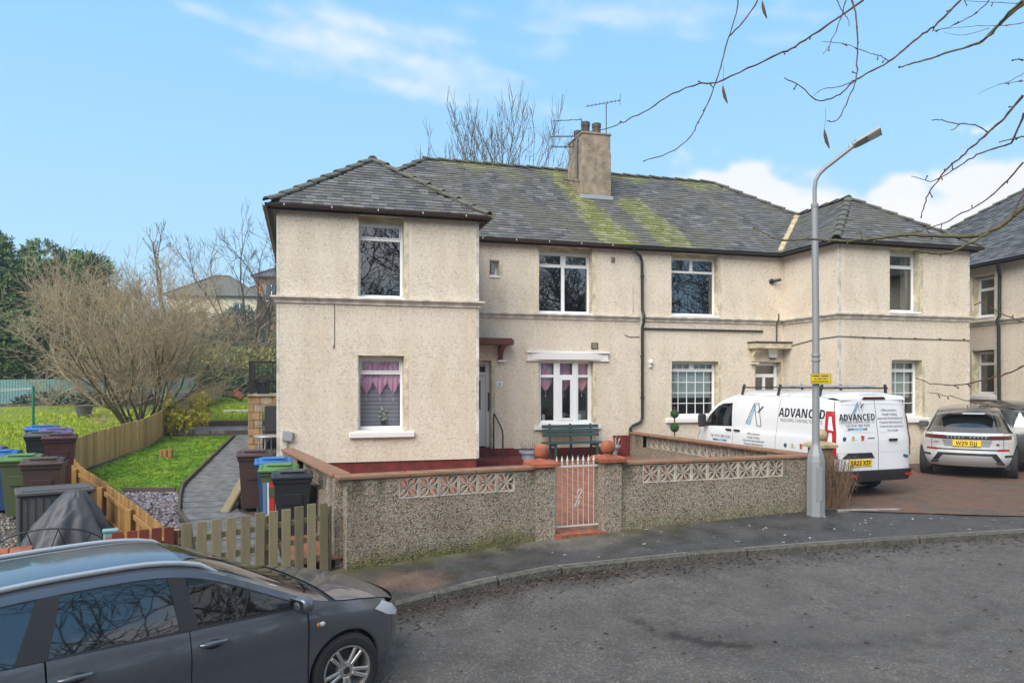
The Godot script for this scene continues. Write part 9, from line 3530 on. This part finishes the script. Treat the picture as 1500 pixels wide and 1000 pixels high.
const BRANCHES := [
	[[7, 2.5, 0], [[2.480, 5.296, -5.200], [2.144, 5.054, -5.145], [1.956, 4.919, -5.091], [1.819, 4.838, -5.036], [1.591, 4.722, -4.982], [1.369, 4.603, -4.927], [1.241, 4.576, -4.873], [1.048, 4.487, -4.818], [0.882, 4.364, -4.764], [0.746, 4.283, -4.709], [0.668, 4.229, -4.655], [0.554, 4.176, -4.600]]],
	[[5, 2.5, 0], [[1.667, 5.193, -5.000], [1.551, 5.014, -4.956], [1.446, 4.901, -4.911], [1.388, 4.718, -4.867], [1.335, 4.565, -4.822], [1.261, 4.392, -4.778], [1.183, 4.244, -4.733], [1.129, 4.154, -4.689], [0.989, 4.045, -4.644], [0.822, 3.980, -4.600]]],
	[[4, 3, 0], [[1.476, 5.089, -4.800], [1.436, 4.911, -4.800], [1.413, 4.849, -4.800]]],
	[[7, 2.5, 0], [[2.985, 5.141, -4.900], [2.815, 4.973, -4.864], [2.691, 4.880, -4.827], [2.551, 4.765, -4.791], [2.435, 4.669, -4.755], [2.272, 4.575, -4.718], [2.168, 4.507, -4.682], [2.065, 4.415, -4.645], [1.972, 4.367, -4.609], [1.884, 4.353, -4.573], [1.785, 4.419, -4.536], [1.667, 4.458, -4.500]]],
	[[3, 1.5, 0], [[2.147, 4.491, -4.600], [2.042, 4.435, -4.567], [1.910, 4.405, -4.533], [1.846, 4.350, -4.500]]],
	[[5, 2.5, 0], [[2.172, 5.037, -4.700], [2.176, 4.910, -4.663], [2.171, 4.741, -4.625], [2.149, 4.575, -4.588], [2.123, 4.462, -4.550], [2.068, 4.355, -4.513], [2.005, 4.237, -4.475], [1.939, 4.170, -4.438], [1.886, 4.160, -4.400]]],
	[[4, 1.5, 0], [[2.223, 5.141, -4.900], [2.176, 5.015, -4.875], [2.120, 4.881, -4.850], [2.068, 4.789, -4.825], [2.031, 4.742, -4.800]]],
	[[3, 1.5, 0], [[2.111, 5.089, -4.800], [2.156, 5.009, -4.800], [2.191, 4.964, -4.800], [2.196, 4.920, -4.800]]],
	[[3, 1.5, 0], [[2.509, 4.732, -4.900], [2.450, 4.769, -4.900], [2.382, 4.787, -4.900], [2.246, 4.841, -4.900], [2.141, 4.859, -4.900], [2.064, 4.864, -4.900]]],
	[[11, 4, 1], [[3.194, 4.964, -4.600], [3.138, 4.913, -4.643], [3.080, 4.856, -4.686], [3.021, 4.789, -4.729], [2.960, 4.778, -4.771], [2.786, 4.731, -4.814], [2.653, 4.705, -4.857], [2.577, 4.696, -4.900]]],
	[[9, 4, 1], [[2.986, 4.830, -4.300], [2.941, 4.776, -4.400], [2.938, 4.733, -4.500], [2.930, 4.730, -4.600]]],
	[[4, 2, 0], [[3.366, 5.296, -5.200], [3.252, 5.185, -5.150], [3.140, 5.112, -5.100], [2.993, 5.031, -5.050], [2.856, 4.984, -5.000]]],
	[[3, 1.2, 0], [[3.819, 5.279, -5.500], [3.638, 5.280, -5.533], [3.479, 5.291, -5.567], [3.334, 5.291, -5.600]]],
	[[3, 1, 0], [[4.028, 5.581, -5.800], [3.796, 5.552, -5.733], [3.542, 5.528, -5.667], [3.433, 5.504, -5.600]]],
	[[2.5, 1, 0], [[3.889, 5.483, -6.000], [3.706, 5.428, -6.000], [3.583, 5.433, -6.000], [3.522, 5.456, -6.000]]],
	[[2.5, 1, 0], [[3.819, 4.907, -5.500], [3.702, 4.841, -5.500], [3.631, 4.820, -5.500], [3.483, 4.754, -5.500]]],
	[[2.5, 1, 0], [[3.681, 4.769, -5.300], [3.582, 4.754, -5.300], [3.499, 4.745, -5.300]]],
	[[5, 3, 1], [[2.778, 4.348, -4.000], [2.719, 4.348, -4.000]]],
	[[8, 3, 0], [[3.194, 4.389, -4.600], [3.172, 4.358, -4.630], [3.115, 4.270, -4.660], [3.031, 4.189, -4.690], [2.950, 4.108, -4.720], [2.881, 4.038, -4.750], [2.841, 4.003, -4.780], [2.788, 3.927, -4.810], [2.743, 3.855, -4.840], [2.728, 3.772, -4.870], [2.722, 3.698, -4.900]]],
	[[4, 2.5, 0], [[3.038, 4.193, -4.700], [2.977, 4.216, -4.680], [2.891, 4.235, -4.660], [2.793, 4.228, -4.640], [2.695, 4.243, -4.620], [2.624, 4.236, -4.600]]],
	[[3, 2, 0], [[2.790, 4.206, -4.600], [2.769, 4.184, -4.600], [2.743, 4.176, -4.600]]],
	[[6, 2, 0], [[2.986, 4.173, -4.300], [2.969, 4.034, -4.362], [2.950, 4.018, -4.425], [2.875, 4.004, -4.487], [2.823, 3.973, -4.550], [2.755, 3.924, -4.612], [2.705, 3.890, -4.675], [2.676, 3.894, -4.737], [2.604, 3.942, -4.800]]],
	[[4, 3, 0], [[3.056, 4.067, -4.400], [2.990, 4.054, -4.400], [2.913, 4.034, -4.400]]],
	[[6, 3, 0], [[3.333, 4.031, -4.800], [3.302, 3.962, -4.871], [3.272, 3.904, -4.943], [3.204, 3.826, -5.014], [3.108, 3.768, -5.086], [3.008, 3.708, -5.157], [2.905, 3.675, -5.229], [2.822, 3.665, -5.300]]],
	[[15, 5, 1], [[3.194, 3.695, -4.600], [3.108, 3.601, -4.662], [3.053, 3.562, -4.723], [3.013, 3.552, -4.785], [2.827, 3.560, -4.846], [2.636, 3.582, -4.908], [2.531, 3.580, -4.969], [2.413, 3.574, -5.031], [2.310, 3.576, -5.092], [2.195, 3.593, -5.154], [2.076, 3.614, -5.215], [1.930, 3.616, -5.277], [1.829, 3.678, -5.338], [1.775, 3.735, -5.400]]],
	[[9, 5, 1], [[3.038, 3.549, -4.700], [2.885, 3.478, -4.650], [2.747, 3.414, -4.600], [2.612, 3.396, -4.550], [2.500, 3.396, -4.500]]],
	[[6, 3, 0], [[3.194, 3.771, -4.600], [3.160, 3.716, -4.600], [3.135, 3.665, -4.600]]],
	[[5, 3, 1], [[3.185, 3.598, -4.900], [3.274, 3.649, -4.967], [3.402, 3.719, -5.033], [3.542, 3.771, -5.100]]],
	[[5, 2.5, 0], [[3.056, 2.702, -4.400], [2.998, 2.650, -4.467], [2.896, 2.613, -4.533], [2.811, 2.587, -4.600], [2.744, 2.583, -4.667], [2.682, 2.596, -4.733], [2.636, 2.627, -4.800]]],
	[[4, 1.5, 0], [[3.056, 2.437, -4.400], [2.958, 2.454, -4.500], [2.896, 2.472, -4.600], [2.829, 2.504, -4.700], [2.800, 2.520, -4.800], [2.772, 2.536, -4.900]]],
	[[3, 2, 1], [[2.380, 3.568, -5.000], [2.370, 3.605, -5.000], [2.361, 3.632, -5.000]]],
	[[4, 2, 0], [[3.194, 2.975, -4.600], [3.134, 3.047, -4.733], [3.145, 3.105, -4.867], [3.171, 3.151, -5.000]]],
]
const HANGING := [[1.345, 4.489, -4.700], [1.866, 4.107, -4.400], [1.631, 5.080, -4.800]]
